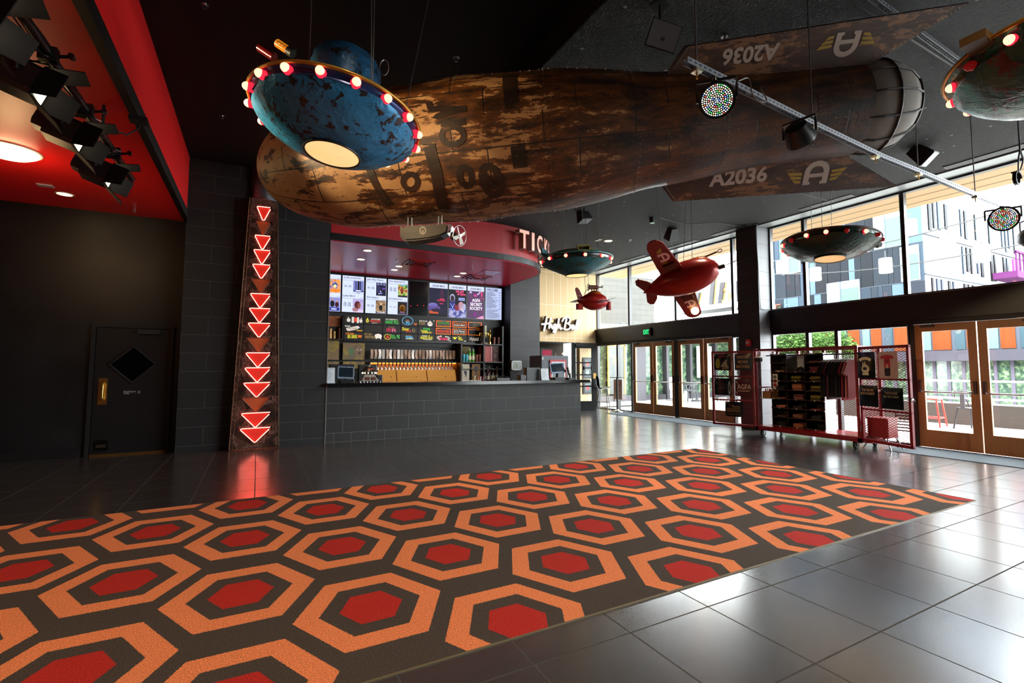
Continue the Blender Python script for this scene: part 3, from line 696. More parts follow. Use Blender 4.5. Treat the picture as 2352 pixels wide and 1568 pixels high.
# ------------------------------------------------------------------ red rocket planes
def planeskin(nm, c1, c2):
    k = NT(nm); n = k.noise(k.obj(), 5, 4); k.out(k.mix(n, c1, c2), .28, .25); k.bump(k.noise(k.obj(), 14, 3), .15, .01); return k.m
PR = planeskin('red_plane_paint', 'a01812', '7a120e'); PW = D('6a0d10', .4); PNK = D('d8a0a0', .5)
px7 = 7/1138.5
def camv(x, y, z): return RGT*x+UPV*y-FWD*z
fvec = camv(145, 50, 80).normalized(); wvec = camv(-120, 125, 139); wvec = (wvec-fvec*wvec.dot(fvec)).normalized()
upn = fvec.cross(wvec); upn = -upn if upn.z < 0 else upn
pc = atd(1562, 643, 7)
PMx = Matrix((fvec, wvec, fvec.cross(wvec))).transposed().to_4x4(); PMx.translation = pc
sgn = 1 if (fvec.cross(wvec)).z > 0 else -1
pl = T('rocket_plane', 'large glossy red rocket plane banking in front of the upper windows', 'model plane', M=PMx)
def body(b, L, r, m, n=32, blunt=.42, sy=1.):
    pr = []
    for i in range(25):
        t = i/24; x = -L/2+L*t
        q = (math.sin(PI*min(t/(2*(1-blunt)), .5)) if t < 1-blunt else math.sqrt(max(0, 1-((t-(1-blunt))/blunt)**2))); pr.append((max(r*q, .001), x))
    K = b.M; b.M = K @ Matrix(((0, 0, 1, 0), (1, 0, 0, 0), (0, 1, 0, 0), (0, 0, 0, 1))); b.lathe(pr, m, n, sx=1, sy=sy); b.M = K
b = MB(PMx); body(b, 1.12, .235, PR); fu = b.to('fuselage', pl, 50)
def wing(pts, th, nm, m=PW):
    b = MB(PMx); b.prism(pts, -th, th, m); return b.to(nm, pl)
def wingpts(s_, y0, y1, x0, x1, tip):
    out = [(x0, s_*y0), (x1, s_*y0)]
    for i in range(9):
        a = PI*i/8; out.append(((x0+x1)/2-tip*.5+(x1-x0)*.5*.72*math.cos(a), s_*(y1+.13*math.sin(a))))
    return out
for s_ in (1, -1):
    w = wing(wingpts(s_, .12, .72, -.2, .13, .06), .012, 'wing')
    zf = -sgn*.0135
    e = MB(); emblem(e, PMx @ frame((-.04, s_*.52, zf), (0, -1, 0), (1, 0, 0)), 0, 0, .15, PNK, FY, 0); e.to('winged_emblem', w, lab='pink rounded A with yellow wing stripes')
    b = MB(PMx); b.box(-.1, .06, s_*.34-.05, s_*.34+.05, zf-.001*sgn*40, zf, mat('lamp_box_red', '3a0a08', .3)); b.to('lamp_box', w)
b = MB(PMx); b.ball((-.02, -.66, -sgn*.05), .06, mat('wing_lamp', 'ffe0a0', .3, 0, .5, (1, .72, .35), 3)); b.to('landing_lamp', pl, 60)
for s_ in (1, -1):
    b = MB(PMx); b.prism([(-.52, s_*.02), (-.36, s_*.05), (-.42, s_*.2), (-.5, s_*.29), (-.56, s_*.27), (-.58, s_*.2)], -.008, .008, PW); b.to('tail_wing', pl)
b = MB(PMx); b.M = PMx @ frame((0, 0, 0), (1, 0, 0), (0, 0, sgn)); b.prism([(-.5, .03), (-.36, .06), (-.5, .22), (-.56, .22)], -.008, .008, PW); b.to('tail_fin', pl)
b = MB(PMx @ Matrix.Translation((.18, 0, sgn*.12))); body(b, .6, .15, mat('orange_canopy', '9a4a14', .3, .2), 24); b.to('canopy', pl, 50)
b = MB(PMx); z = sgn*.27
b.cyl((.12, 0, z), (.34, 0, z), .035, D('4a2a14', .4)); b.cyl((.34, 0, z), (.56, 0, z+sgn*.02), .012, D('4a2a14', .4)); b.tube([(.6+.03*math.cos(2*PI*i/12), 0, z+.03*math.sin(2*PI*i/12)+sgn*.02) for i in range(12)], .007, D('2a1a10', .4), 6, True); b.tube([(.3, .05*math.cos(2*PI*i/12), z+.05*math.sin(2*PI*i/12)) for i in range(12)], .006, GOLD, 6, True); b.to('gun', pl, 40)
b = MB(PMx); b.cyl((.53, 0, .02), (.62, 0, .02), .03, D('1a1210', .4)); b.cyl((.62, 0, .02), (.78, 0, .0), .006, STEEL); b.to('nose_probe', pl)
for u, v, w_ in ((1518, 572, 1498), (1570, 600, 1590), (1590, 595, 1590)):
    p = atd(u, v, 7.0); MB().cyl(p, atd(w_, 500 if w_ < 1500 else 540, 7.0) if 0 else (p.x+(w_-u)*.004, p.y+(w_-u)*-.002, ZC), .004, WIRE, n=6).to('cable', pl)
# small red plane seen from the side
d9 = 9.4
sm = T('rocket_plane', 'small red rocket plane in side view, hanging below the teal saucer', 'model plane', M=frame(atd(1360, 692, d9), RGT*.95+FWD*.3, (0, 0, 1)))
SMx = WM[sm.name]
def smP(b): b.M = SMx @ Matrix(((1, 0, 0, 0), (0, 0, 1, 0), (0, -1, 0, 0), (0, 0, 0, 1))); return b      # local x forward, y away, z up
b = smP(MB()); body(b, .64, .17, PR, 28, .45); b.to('fuselage', sm, 50)
b = smP(MB()); K = b.M; b.M = K @ Matrix.Translation((.03, 0, .1)); body(b, .36, .11, mat('orange_canopy', '9a4a14', .3, .2), 20); b.to('canopy', sm, 50)
b = smP(MB()); b.M = b.M @ frame((0, 0, 0), (1, 0, 0), (0, 0, 1)); b.prism([(-.2, .04), (-.29, .04), (-.34, .22), (-.33, .25), (-.3, .26), (-.26, .22), (-.2, .1)], -.01, .01, PW); b.to('tail_fin', sm)
b = MB(frame(SMx @ Vector((-.27, .1, .011)), RGT*.95+FWD*.3, (0, 0, 1))); b.text('A2036', 0, 0, .02, PNK, .004, w=.075); b.to('lettering', sm, lab='pale A2036 lettering on the tail fin')
b = smP(MB()); b.box(-.02, .12, -.5, .5, -.045, -.03, PW); b.to('wing', sm)
b = smP(MB()); b.box(-.36, -.24, -.22, .22, 0, .012, PW); b.to('tail_wing', sm)
b = smP(MB()); b.tube([(-.41, -.1, .0), (-.2, -.1, .015)], .006, STEEL, 6); b.tube([(.3, -.1, .03), (.44, -.1, .06)], .006, STEEL, 6); b.to('strut', sm)
b = smP(MB()); b.rbox(.3, .38, -.05, .05, -.16, -.0, PR, .02); b.to('nose_pod', sm)
b = smP(MB()); b.rbox(-.32, -.2, -.05, .05, -.16, -.05, PR, .02); b.to('rear_pod', sm)
b = smP(MB())
b.cyl((.0, 0, .15), (.0, 0, .24), .012, D('4a3020', .4)); b.cyl((.05, 0, .15), (.05, 0, .24), .012, D('4a3020', .4)); b.cyl((-.06, 0, .27), (.12, 0, .27), .042, D('5a3018', .35)); b.cyl((.12, 0, .27), (.2, 0, .28), .012, D('2a1a10')); b.tube([(.22, .022*math.cos(2*PI*i/12), .285+.022*math.sin(2*PI*i/12)) for i in range(12)], .006, D('2a1a10'), 6, True); b.tube([(-.07, .06*math.cos(2*PI*i/12), .27+.06*math.sin(2*PI*i/12)) for i in range(12)], .006, D('3a2414'), 6, True); b.to('gun', sm, 40)
b = smP(MB()); b.tube([(-.16, 0, .12), (-.12, 0, .2), (-.05, 0, .24)], .006, D('3a2414'), 6); b.to('hose', sm)
for u, w in ((1345, -.13), (1352, -.06)):
    p = SMx @ Vector((w, .14, 0)); MB().cyl(p, (p.x-.15, p.y-.1, 4.4), .004, WIRE, n=6).to('cable', sm)
# ================================================================== rails, stage lights, speakers
GALV = mat('galvanised_strut', '8f9096', .4, .7); SLOT = D('0c0c0c', .6)
def strut(name, label, P, w=.041, holes=True):
    t = T(name, label, 'lighting rail', P[0])
    b = MB(); hb = MB()
    for p, q in zip(P, P[1:]):
        d = (q-p); L = d.length; M = frame(p, d, (0, 0, 1))
        b.M = M; b.box(0, L, -w/2, w/2, -w/2, -w/2+.004, GALV)
        for s_ in (-1, 1): b.box(0, L, -w/2, w/2, s_*w/2-.002, s_*w/2+.002, GALV)
        hb.M = M
        n = int(L/.05)
        for i in range(n):
            x = (i+.5)*L/n
            hb.box(x-.014, x+.014, -w/2-.0012, -w/2, -.006, .006, SLOT)
            hb.box(x-.014, x+.014, -.006, .006, w/2+.002, w/2+.0032, SLOT)
    hb.M = Matrix(); b.M = Matrix(); b.add(hb.v, hb.f, SLOT); b.to('channel', t)
    return t
ZR = 3.4
RP = [onz(1574, 139.6, ZR), onz(1871, 287, ZR), onz(2025, 360, ZR), onz(2380, 503, ZR)]
rail = strut('strut_rail', 'slotted metal lighting rail hung on thin rods in front of the airship tail', RP)
def rail_at(u):
    for p, q in zip(RP, RP[1:]):
        for i in range(101):
            x = p.lerp(q, i/100); c = (x-EYE).dot(FWD)
            if CX_+F_*(x-EYE).dot(RGT)/c >= u: return x
    return RP[-1]
for u in (1597, 1866, 2010, 2105, 2240, 2375):
    p = rail_at(u); b = MB(); b.cyl(p-Vector((0, 0, .05)), (p.x, p.y, ZC), .006, STEEL, n=8); b.to('hanger_rod', rail)
    b = MB(); b.box(p.x-.03, p.x+.03, p.y-.028, p.y+.028, p.z-.045, p.z-.022, mat('zinc_clamp', 'd8d4b8', .3, .9)); b.cyl((p.x, p.y, p.z-.045), (p.x, p.y, p.z-.09), .006, BRASS, n=6); b.to('clamp', rail, lab='bright zinc clamp under the rail')
q0, q1 = onz(1985, -18, 4.46), onz(2225, 158, 4.46)
strut('strut_rail', 'slotted metal rail fixed flat under the ceiling between fin tip and green saucer', [q0, q1])
# LED cans
LEDC = [E('ffffff', 4), E('ffffff', 5), E('fff0e0', 4), E('ff5040', 3), E('50ff60', 3), E('6080ff', 3), E('ffd080', 3), E('ffffff', 6)]
def led_can(label, p, aim, r=.115, on=True, s=1., yv=None):
    ax = (Vector(aim)-p).normalized(); M = axis_frame(p, ax)
    t = T('led_par_light', label, 'stage light', M=M)
    b = MB(M); b.lathe([(.001, -.16), (r*.75, -.14), (r, -.04), (r*1.04, 0), (r*.96, .0), (r*.94, -.012), (.001, -.012)], BLK2, 32); b.to('can', t, 40)
    b = MB(M); rnd = random.Random(int(p.x*100)); n = 0
    for ring in range(0, 8):
        k = 1 if ring == 0 else int(ring*6.2)
        for i in range(k):
            a = 2*PI*i/k+ring*.3; rr = r*.9*ring/7.4
            b.ell(rr*math.cos(a), rr*math.sin(a), r*.034, r*.034, -.008, rnd.choice(LEDC) if on else D('2a2a30', .2), 6)
    b.to('led_array', t)
    b = MB(M); x = Vector((0, 0, 1)).cross(ax).normalized(); top = rail_near(p)
    s0 = p+x*(r*1.15)-ax*.05; s1 = p-x*(r*1.15)-ax*.05; b.M = Matrix()
    zt = top.z-.03
    b.tube([s0, Vector((s0.x, s0.y, p.z+r*.9)), Vector((s0.x, s0.y, zt)), Vector((s1.x, s1.y, zt)), Vector((s1.x, s1.y, p.z+r*.9)), s1], .011, D('2a2a2a', .35), 6)
    b.to('yoke', t)
    b = MB(); b.cyl((top.x, top.y, zt-.02), (top.x, top.y, zt+.02), .022, CHR, n=16); b.to('bolt', t, 40)
    return t
def rail_near(p): return min((RP[i].lerp(RP[i+1], j/60) for i in range(3) for j in range(61)), key=lambda q: (q.xy-p.xy).length)
pp = rail_at(1640); led_can('lit multicoloured LED stage light glaring white under the rail before the airship', Vector((pp.x-.02, pp.y-.03, ZR-.2)), EYE+Vector((.2, 0, .3)))
pp = rail_at(1838); led_can('unlit black LED stage light hanging face down from the middle of the rail', Vector((pp.x, pp.y, ZR-.19)), Vector((pp.x+1.1, pp.y+.2, ZR-1.0)), .11, False)
pp = rail_at(2303); led_can('amber and white LED stage light on the rail against the upper windows', Vector((pp.x, pp.y, ZR-.17)), EYE+Vector((1.5, -.5, 0)), .15)
pp = rail_at(2368); led_can('black LED stage light at the right edge of the picture below the rail end', Vector((pp.x, pp.y, ZR-.3)), Vector((12, 0, 2)), .13, False)
b = MB(); p0 = rail_at(1690)
b.tube(smooth([p0+Vector((.0, -.02, .03)), p0+Vector((.1, -.03, .07)), p0+Vector((.14, -.03, -.04)), p0+Vector((.22, -.03, -.07)), p0+Vector((.3, -.03, -.04)), p0+Vector((.24, -.02, .05))]), .005, D('5a4a38', .4), 6); b.to('power_cable', label='looped power cable tied to the rail beside the glaring LED stage light', cat='cable')
b = MB(); p0 = atd(2342, 330, 5.5); p1 = atd(2340, 395, 5.5)
b.tube(smooth([Vector((p0.x, p0.y, ZC)), p0, p0+Vector((.06, 0, -.18)), p1, p0+Vector((-.06, 0, -.18)), p0, Vector((p0.x+.03, p0.y, ZC))]), .008, WIRE, 6)
b.tube([p1+Vector((.07*math.cos(i*.7), .02*i/9, -.06+.07*math.sin(i*.7))) for i in range(22)], .01, WIRE, 6); b.to('cable_coil', label='black coil of cable hanging at the right edge above the upper windows', cat='cable')
# speakers
def speaker(label, p, aim, s=.26, mount=True):
    ax = (Vector(aim)-p).normalized(); M = axis_frame(p, ax, (1, 0, 0) if abs(ax.x) < .9 else (0, 1, 0))
    t = T('ceiling_speaker', label, 'speaker', M=M, group='black ceiling speakers'); h = s/2
    b = MB(M); b.add([(-h, -h*.8, 0), (h, -h*.8, 0), (h, h*.8, 0), (-h, h*.8, 0), (-h*.6, -h*.6, -s*.9), (h*.6, -h*.6, -s*.9), (h*.6, h*.6, -s*.9), (-h*.6, h*.6, -s*.9)], [(0, 1, 2, 3), (7, 6, 5, 4), (0, 4, 5, 1), (1, 5, 6, 2), (2, 6, 7, 3), (3, 7, 4, 0)], D('0b0b0b', .5)); b.to('cabinet', t)
    b = MB(M); b.box(-h*.94, h*.94, -h*.74, h*.74, .002, .012, D('55575c', .5)); g = b.to('grille', t, lab='grey front grille')
    b = MB(M); b.rect(-h*.12, -h*.3, h*.12, -h*.1, .0135, BLACK); b.to('badge', g)
    top = M @ Vector((0, 0, -s*.5)); b = MB(); b.cyl(top, (top.x, top.y, ZC), .014, BLACK, n=8); b.cyl((top.x, top.y, ZC-.03), (top.x, top.y, ZC), .07, D('1e1e1e', .4), n=16); b.to('mount', t)
speaker('black speaker with grey grille under the ceiling left of the upper tail fin', onz(1524, 82, 4.12), EYE+Vector((.8, -.4, .6)), .26)
speaker('black speaker under the ceiling above the rail, beside the slot vents', onz(2135, 365, 4.3), Vector((9, 1.5, 2.2)), .3)
speaker('black speaker under the ceiling above the teal saucer', onz(1344, 507, 4.3), onz(1344, 507, 4.3)+Vector((.2, -.3, -1)), .26)
speaker('black speaker under the ceiling above the large red plane', onz(1542, 548, 4.28), onz(1542, 548, 4.28)+Vector((.3, .5, -.8)), .28)
for u, v, z, l in ((471, 8, ZL, 'chrome sprinkler head in the ceiling at the top left'), (1048, 130, ZC, 'chrome sprinkler head in the ceiling above the airship'), (1664, 82, ZC, 'dark sprinkler head in the ceiling behind the upper tail fin'), (1447, 550, ZC, 'chrome sprinkler head in the ceiling near the lit downlight'), (511, 265, ZL, 'sprinkler head in the dark ceiling left of the blue saucer')):
    p = onz(u, v, z); b = MB(); b.cyl(p, p-Vector((0, 0, .012)), .035, CHR, n=16); b.cyl(p-Vector((0, 0, .012)), p-Vector((0, 0, .04)), .012, CHR, n=10); b.cyl(p-Vector((0, 0, .05)), p-Vector((0, 0, .053)), .02, CHR, n=12); b.cyl(p-Vector((0, 0, .04)), p-Vector((0, 0, .05)), .004, CHR, n=6); b.to('sprinkler', None, 40, label=l, cat='sprinkler')
def downlight(p, r, label, col='ffe2b0', s=6, group=None):
    t = T('downlight', label, 'ceiling light', p, group)
    b = MB(Matrix.Translation(p)); b.lathe([(r*1.25, 0), (r*1.22, -.006), (r, -.008), (r*.97, -.002)], D('c8b8a0', .3), 28); b.to('trim_ring', t, 50)
    b = MB(Matrix.Translation(p)); b.lathe([(.001, -.005), (r*.97, -.004)], E(col, s), 28); b.to('lens', t); return t
downlight(onz(1397, 553, ZC), .09, 'lit round downlight in the sprayed ceiling beside the teal saucer')
p = onz(1388, 547, ZC); MB().box(p.x-.07, p.x+.02, p.y+.1, p.y+.3, ZC-.01, ZC, D('b8b0a8', .4)).to('access_plate', label='small pale access plate in the ceiling beside the lit downlight', cat='plate')
# thin black cable on the ceiling from the plane to the pillar
b = MB(); b.tube(smooth([onz(u, v, ZC-.02) for u, v in ((1498, 502), (1515, 500), (1535, 506), (1580, 514), (1640, 511), (1700, 519), (1742, 512))]+[Vector((9.47, 7.0, 4.4)), Vector((9.49, 6.985, 3.6)), Vector((9.52, 6.985, 2.75)), Vector((9.6, 6.985, 2.62)), Vector((9.84, 6.98, 2.64))], 3), .007, WIRE, 6); b.to('ceiling_cable', label='thin cable looping along the ceiling and down the tiled pillar', cat='cable')
p = onz(1498, 500, ZC); b = MB(); b.cyl((p.x, p.y, ZC-.1), (p.x, p.y, ZC), .06, BLACK, n=14); b.cyl((p.x, p.y, ZC-.115), (p.x, p.y, ZC-.1), .05, CHR, n=10); b.to('junction_box', None, 40, label='black round junction box on the ceiling where the plane cable starts', cat='junction box')
# stage light pipe by the red soffit
px_ = -1.33
pipe = T('lighting_pipe', 'black stage light pipe running under the red soffit at the top left', 'lighting pipe', (px_, 5, 3.5))
MB().cyl((px_, 1.5, 3.5), (px_, 7.1, 3.5), .033, BLK2, n=14).to('pipe', pipe, 40)
for y in (2.4, 3.62, 4.75, 5.5, 6.2):
    b = MB(); b.tube([(px_+.03*math.cos(2*PI*i/14), y, 3.5+.03*math.sin(2*PI*i/14)) for i in range(14)], .004, D('d8d8d8', .4), 5, True); b.tube([(px_+.03, y, 3.5), (px_+.07, y+.01, 3.49)], .003, D('d8d8d8', .4), 5); b.to('cable_tie', pipe, lab='white cable tie')
for y in (2.0, 4.0, 5.85):
    MB().cyl((px_, y, 3.5), (px_, y, 3.78), .014, BLK2, n=8).to('drop_rod', pipe)
b = MB()
for k_ in range(3): b.tube([(px_+.035*math.cos(y*3+k_*2), y, 3.5+.035*math.sin(y*3+k_*2)-.01*k_) for y in [2+.1*i for i in range(45)]], .006, BLACK, 5)
b.tube([(px_+.03, 5.6, 3.5), (px_+.2, 5.75, 3.5), (px_+.27, 5.8, 3.6), (px_+.28, 5.82, 3.68)], .008, BLACK, 6); b.box(px_+.2, px_+.34, 5.74, 5.86, 3.66, 3.7, BLACK); b.to('wrapped_cables', pipe)
FLAP = mat('flap_black', '141112', .75, 0, .15)
def barn(label, y, z=3.25):
    p = Vector((px_-.02, y, z)); aim = Vector((1.9, y+.3, z-1.1)); ax = (aim-p).normalized(); M = axis_frame(p, ax, (0, 0, 1)); M = frame(p, Vector((0, 0, 1)).cross(ax), (0, 0, 1)) if 0 else axis_frame(p, ax, (0, 0, 1))
    t = T('barn_door_light', label, 'stage light', M=M, group='barn door stage lights on the pipe'); w = .13
    b = MB(M); b.rbox(-w*.8, w*.8, -w, w, -.2, 0, BLK2, .03); b.rbox(-w*.5, w*.5, -w*.8, w*.8, -.28, -.2, BLK2, .03); b.to('housing', t)
    b = MB(M); b.rect(-w*.62, -w*.85, w*.62, w*.85, .002, E('fff0c0', 9)); b.to('lens', t)
    for sx_, sy_, L in ((1, 0, .2), (-1, 0, .2), (0, 1, .17), (0, -1, .17)):
        b = MB(M)
        if sx_: x0, x1 = sx_*w*.82, sx_*(w*.82+L*.5); q = [(x0, -w, .0), (x0, w, 0), (x1, w*.8, L*.86), (x1, -w*.8, L*.86)]
        else: y0, y1 = sy_*w*1.02, sy_*(w*1.02+L*.5); q = [(-w*.82, y0, 0), (w*.82, y0, 0), (w*.66, y1, L*.86), (-w*.66, y1, L*.86)]
        n_ = (Vector(q[1])-Vector(q[0])).cross(Vector(q[3])-Vector(q[0])).normalized()*.003
        b.add([Vector(v)+n_ for v in q]+[Vector(v)-n_ for v in q], [(0, 1, 2, 3), (7, 6, 5, 4), (0, 4, 5, 1), (1, 5, 6, 2), (2, 6, 7, 3), (3, 7, 4, 0)], FLAP); b.to('barn_door_flap', t)
    b = MB(); s_ = Vector((0, 0, 1)).cross(ax).normalized()*.15; c = p-ax*.1
    b.tube([c+s_, c+s_+Vector((0, 0, .2)), Vector((px_, y, 3.47))+s_*.2, Vector((px_, y, 3.47))-s_*.2, c-s_+Vector((0, 0, .2)), c-s_], .012, BLK2, 6); b.box(px_-.05, px_+.05, y-.03, y+.03, 3.45, 3.55, BLK2); b.cyl((px_+.05, y, 3.5), (px_+.12, y, 3.52), .012, BLK2, n=8); b.cyl((px_+.12, y-.02, 3.52), (px_+.12, y+.02, 3.52), .02, BLK2, n=8); b.to('yoke', t)
    b = MB(); b.tube([c-ax*.15, c-ax*.2+Vector((0, .05, .1)), Vector((px_+.02, y+.12, 3.48))], .007, BLACK, 6); b.to('power_lead', t)
    spot('lamp_'+t.name, p+ax*.06, Vector((2.3, 4.3, 3.1)), 330, 40, (1, .75, .42), .06) if y < 5 else None
for i, y in enumerate((3.7, 4.5, 5.35, 6.3)):
    barn(('barn door stage light on the pipe, cut by the left edge of the picture', 'barn door stage light on the pipe, second from the left edge', 'barn door stage light on the pipe, third from the left edge', 'barn door stage light on the pipe, next to the free pipe end')[i], y)
# lamps in the red soffit
p = Vector((-2.52, 7.6, 3.78)); t = T('dome_light', 'large round white dome lamp glowing in the red soffit', 'ceiling light', p)
b = MB(Matrix.Translation(p)); b.lathe([(.26, 0), (.25, -.03), (.19, -.065), (.1, -.085), (.001, -.09)], mat('opal_glass', 'ffffff', .3, 0, .5, (1, .74, .38), 9), 40); b.to('opal_dome', t, 60)
b = MB(Matrix.Translation(p)); b.lathe([(.285, 0), (.28, -.012), (.262, -.014), (.26, 0)], D('c8b8a0', .4), 40); b.to('trim_ring', t, 40)
downlight(Vector((-2.45, 9.19, 3.78)), .085, 'small lit downlight in the red soffit near the black back wall', 'ffe9a0', 5)
p = Vector((-2.56, 8.87, 3.78)); MB().box(p.x-.08, p.x+.08, p.y-.05, p.y+.05, 3.768, 3.78, D('b0a0a0', .4)).to('smoke_detector', label='small pale plate in the red soffit between the two lamps', cat='detector')
p = Vector((-1.75, 9.6, 3.78)); MB().cyl(p, p-Vector((0, 0, .04)), .02, CHR, n=10).to('sprinkler', label='small chrome sprinkler head in the red soffit near the back wall', cat='sprinkler')
# ================================================================== neon tower
t = T('neon_tower', 'tall tapering rusty tower sign with red neon arrow triangles by the black tiled wall', 'neon sign', (0, 9.55, 0))
def towermat():
    k = NT('tower_scorched_metal'); p = k.pos(); n = k.noise(p, 3, 6, .7, .8); n2 = k.noise(p, 14, 4, .7); mp = k.n('Mapping'); k.l(p, mp.inputs[0]); mp.inputs['Scale'].default_value = (60, 1, .5); n3 = k.noise(mp.outputs[0], 2, 3)
    c = k.mix(k.ramp(n, [(.4, 0.), (.6, 1.)]), '251b17', '5a3e30'); c = k.mix(k.ramp(k.math('ADD', n, k.math('MULTIPLY', n2, .35)), [(.70, 0.), (.715, 1.), (.735, 1.), (.75, 0.)]), c, '8a6a60')
    k.out(k.mix(k.math('MULTIPLY', n3, .5), c, '2a1e1a'), .32, .35); k.bump(n2, .15, .01); return k.m
TOW = towermat(); TEDGE = mat('tower_edge', '6a4a30', .35, .7)
b = MB(); zt = 4.2
tw = [(-.36, 0), (.352, 0), (.205, zt), (-.217, zt)]
b.M = Matrix(((1, 0, 0, 0), (0, 0, -1, 9.678), (0, 1, 0, 0), (0, 0, 0, 1))); b.prism(tw, 0, .198, TOW); b.to('casing', t)
YF = 9.478
b = MB()
for x0, x1 in ((-.36, -.217), (.352, .205)):
    for dx in (0, .05*(1 if x0 < 0 else -1)): b.tube([(x0+dx, YF, 0.02), (x1+dx*.8, YF, zt)], .006 if dx == 0 else .003, TEDGE, 6)
b.tube([(-.36, YF, .01), (.352, YF, .01)], .006, TEDGE, 6); b.to('edge_strip', t)
b = MB()
for i in range(36):
    z = .05+i*.116; f = z/zt
    for x0, x1 in ((-.348, -.207), (.34, .195)): x = x0+(x1-x0)*f; b.cyl((x, YF-.005, z), (x, YF+.004, z), .007, STEEL, n=6)
b.to('rivets', t)
b = MB()
for z in (.5, 1.18, 1.82, 2.6, 3.4): f = z/zt; b.tube([(-.355+.14*f, YF-.002, z-.01), (.347-.14*f, YF-.002, z)], .003, D('0e0a0a', .5), 5)
b.to('panel_seam', t)
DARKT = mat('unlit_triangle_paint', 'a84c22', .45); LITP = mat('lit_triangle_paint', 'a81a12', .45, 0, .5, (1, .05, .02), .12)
NEON = mat('neon_red', 'ff5040', .3, 0, .5, (1, .23, .17), 4.); NOFF = mat('neon_off', '7a4a38', .2)
for i in range(16):
    zc = 4.062-.2468*i; hw = .1+.0075*i; dark = i in (1, 5, 9, 13)
    b = MB(); yy = YF-.005
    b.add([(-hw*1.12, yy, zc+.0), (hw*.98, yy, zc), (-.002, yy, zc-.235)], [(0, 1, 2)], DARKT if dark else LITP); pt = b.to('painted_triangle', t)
    b = MB(); yy = YF-.045; h = .228
    pts = [(hw*1.08, yy, zc), (-hw*.9, yy, zc-.005), (-hw*.97, yy, zc-.012), (-hw*.95, yy, zc-.03), (-.014, yy, zc-h), (0, yy, zc-h-.006), (.014, yy, zc-h), (hw*.95, yy, zc-.03)]
    b.tube(pts, .0065, NOFF if dark else NEON, 8); b.to('neon_tube', t, 60)
    b = MB(); b.cyl((hw*1.08, YF, zc-.002), (hw*1.08, yy-.012, zc-.002), .014, D('1c1010', .2), n=10); b.cyl((hw*.95+.03, YF, zc-.035), (hw*.95+.03, yy-.0, zc-.035), .01, D('1c1010', .2), n=10); b.to('electrode_cap', t)
PERF = NT('perforated_steel'); k = PERF; xyz = k.sep(k.obj())
vv = k.comb(k.math('MULTIPLY', k.math('ARCTAN2', xyz[1], xyz[0]), .2), xyz[2]); bk = k.n('TexVoronoi', feature='F1'); bk.inputs['Randomness'].default_value = 0; bk.inputs['Scale'].default_value = 32; k.l(vv, bk.inputs['Vector'])
k.out(k.mix(k.math('LESS_THAN', bk.outputs['Distance'], .28), 'a8a8ac', '0a0808'), .28, .85)
b = MB(Matrix.Translation((0, 9.675, 0))); b.lathe([(.21, zt), (.2, zt+.01), (.195, ZL-.01)], PERF.m, 30, PI, 2*PI); b.to('perforated_stack', t, 40)
b = MB(Matrix.Translation((0, 9.675, 0))); b.lathe([(.001, zt+.004), (.19, zt+.005)], E('ff1810', .8), 30, PI, 2*PI); b.to('glowing_top', t)
spot('neon_wash', (0, 9.3, 1.2), (0, 8.6, 0), 12, 120, (1, .06, .03), .3)
# ================================================================== bar
b = MB(); b.box(1.1, 6.62, 9.69, 10.3, .166, 1.0, TC); b.box(1.1, 6.62, 9.685, 10.3, 0, .166, TCB); b.to('bar_counter', label='long bar counter front clad in charcoal tiles', cat='bar counter')
b = MB(); b.box(1.1, 6.78, 9.52, 10.42, 1.0, 1.065, mat('black_stone_top', '0d0c0c', .16, 0, .6)); b.to('bar_worktop', label='long black polished bar top on the tiled counter', cat='worktop')
for i, (u, v, l) in enumerate(((844, 575, 'first'), (829, 595, 'second'), (916, 611, 'third'), (906, 619, 'fourth'), (1064, 627, 'fifth'), (1050, 634, 'sixth'))):
    p = onz(u, v, 3.69); downlight(p, .075, l+' lit downlight from the left in the red soffit over the bar', 'ffe6b0', 12)
    spot('bar_downlight_lamp', p-Vector((0, 0, .02)), p-Vector((0, .2, 3)), 34, 95, (1, .78, .5), .06)
for i, (u, v, l) in enumerate(((962, 604, 'square red ceiling vent over the left half of the bar'), (1095, 637, 'square red ceiling vent over the right end of the bar'))):
    p = onz(u, v, 3.69); t = T('ceiling_vent', l, 'vent', p); RV = mat('red_vent', 'b01818', .25, 0, .6)
    b = MB(Matrix.Translation(p))
    for s_ in (.3, .21, .12): 
        for a, c, d, e in ((-s_, s_, -s_, -s_+.035), (-s_, s_, s_-.035, s_), (-s_, -s_+.035, -s_, s_), (s_-.035, s_, -s_, s_)): b.box(a, c, d, e, -.02-.05*(.3-s_), -.004, RV)
    b.to('vent_frame', t); MB(Matrix.Translation(p)).box(-.3, .3, -.3, .3, -.004, -.001, D('4a0808', .4)).to('backing', t)
p = onz(1122, 626, 3.69); b = MB(Matrix.Translation(p)); b.box(-.22, .22, -.3, .3, -.006, -.001, mat('access_door_red', 'b82838', .2, 0, .6)); b.box(-.2, .2, -.28, .28, -.009, -.006, mat('access_door_red', 'b82838', .2)); b.to('access_hatch', label='glossy red access hatch in the soffit at the right end of the bar', cat='hatch')
for u, v, l in ((911, 597, 'small chrome sprinkler head in the bar soffit left of the left vent'), (1084, 618, 'small chrome sprinkler head in the bar soffit left of the hatch')):
    p = onz(u, v, 3.69); MB().cyl(p, p-Vector((0, 0, .03)), .02, CHR, n=10).to('sprinkler', label=l, cat='sprinkler')
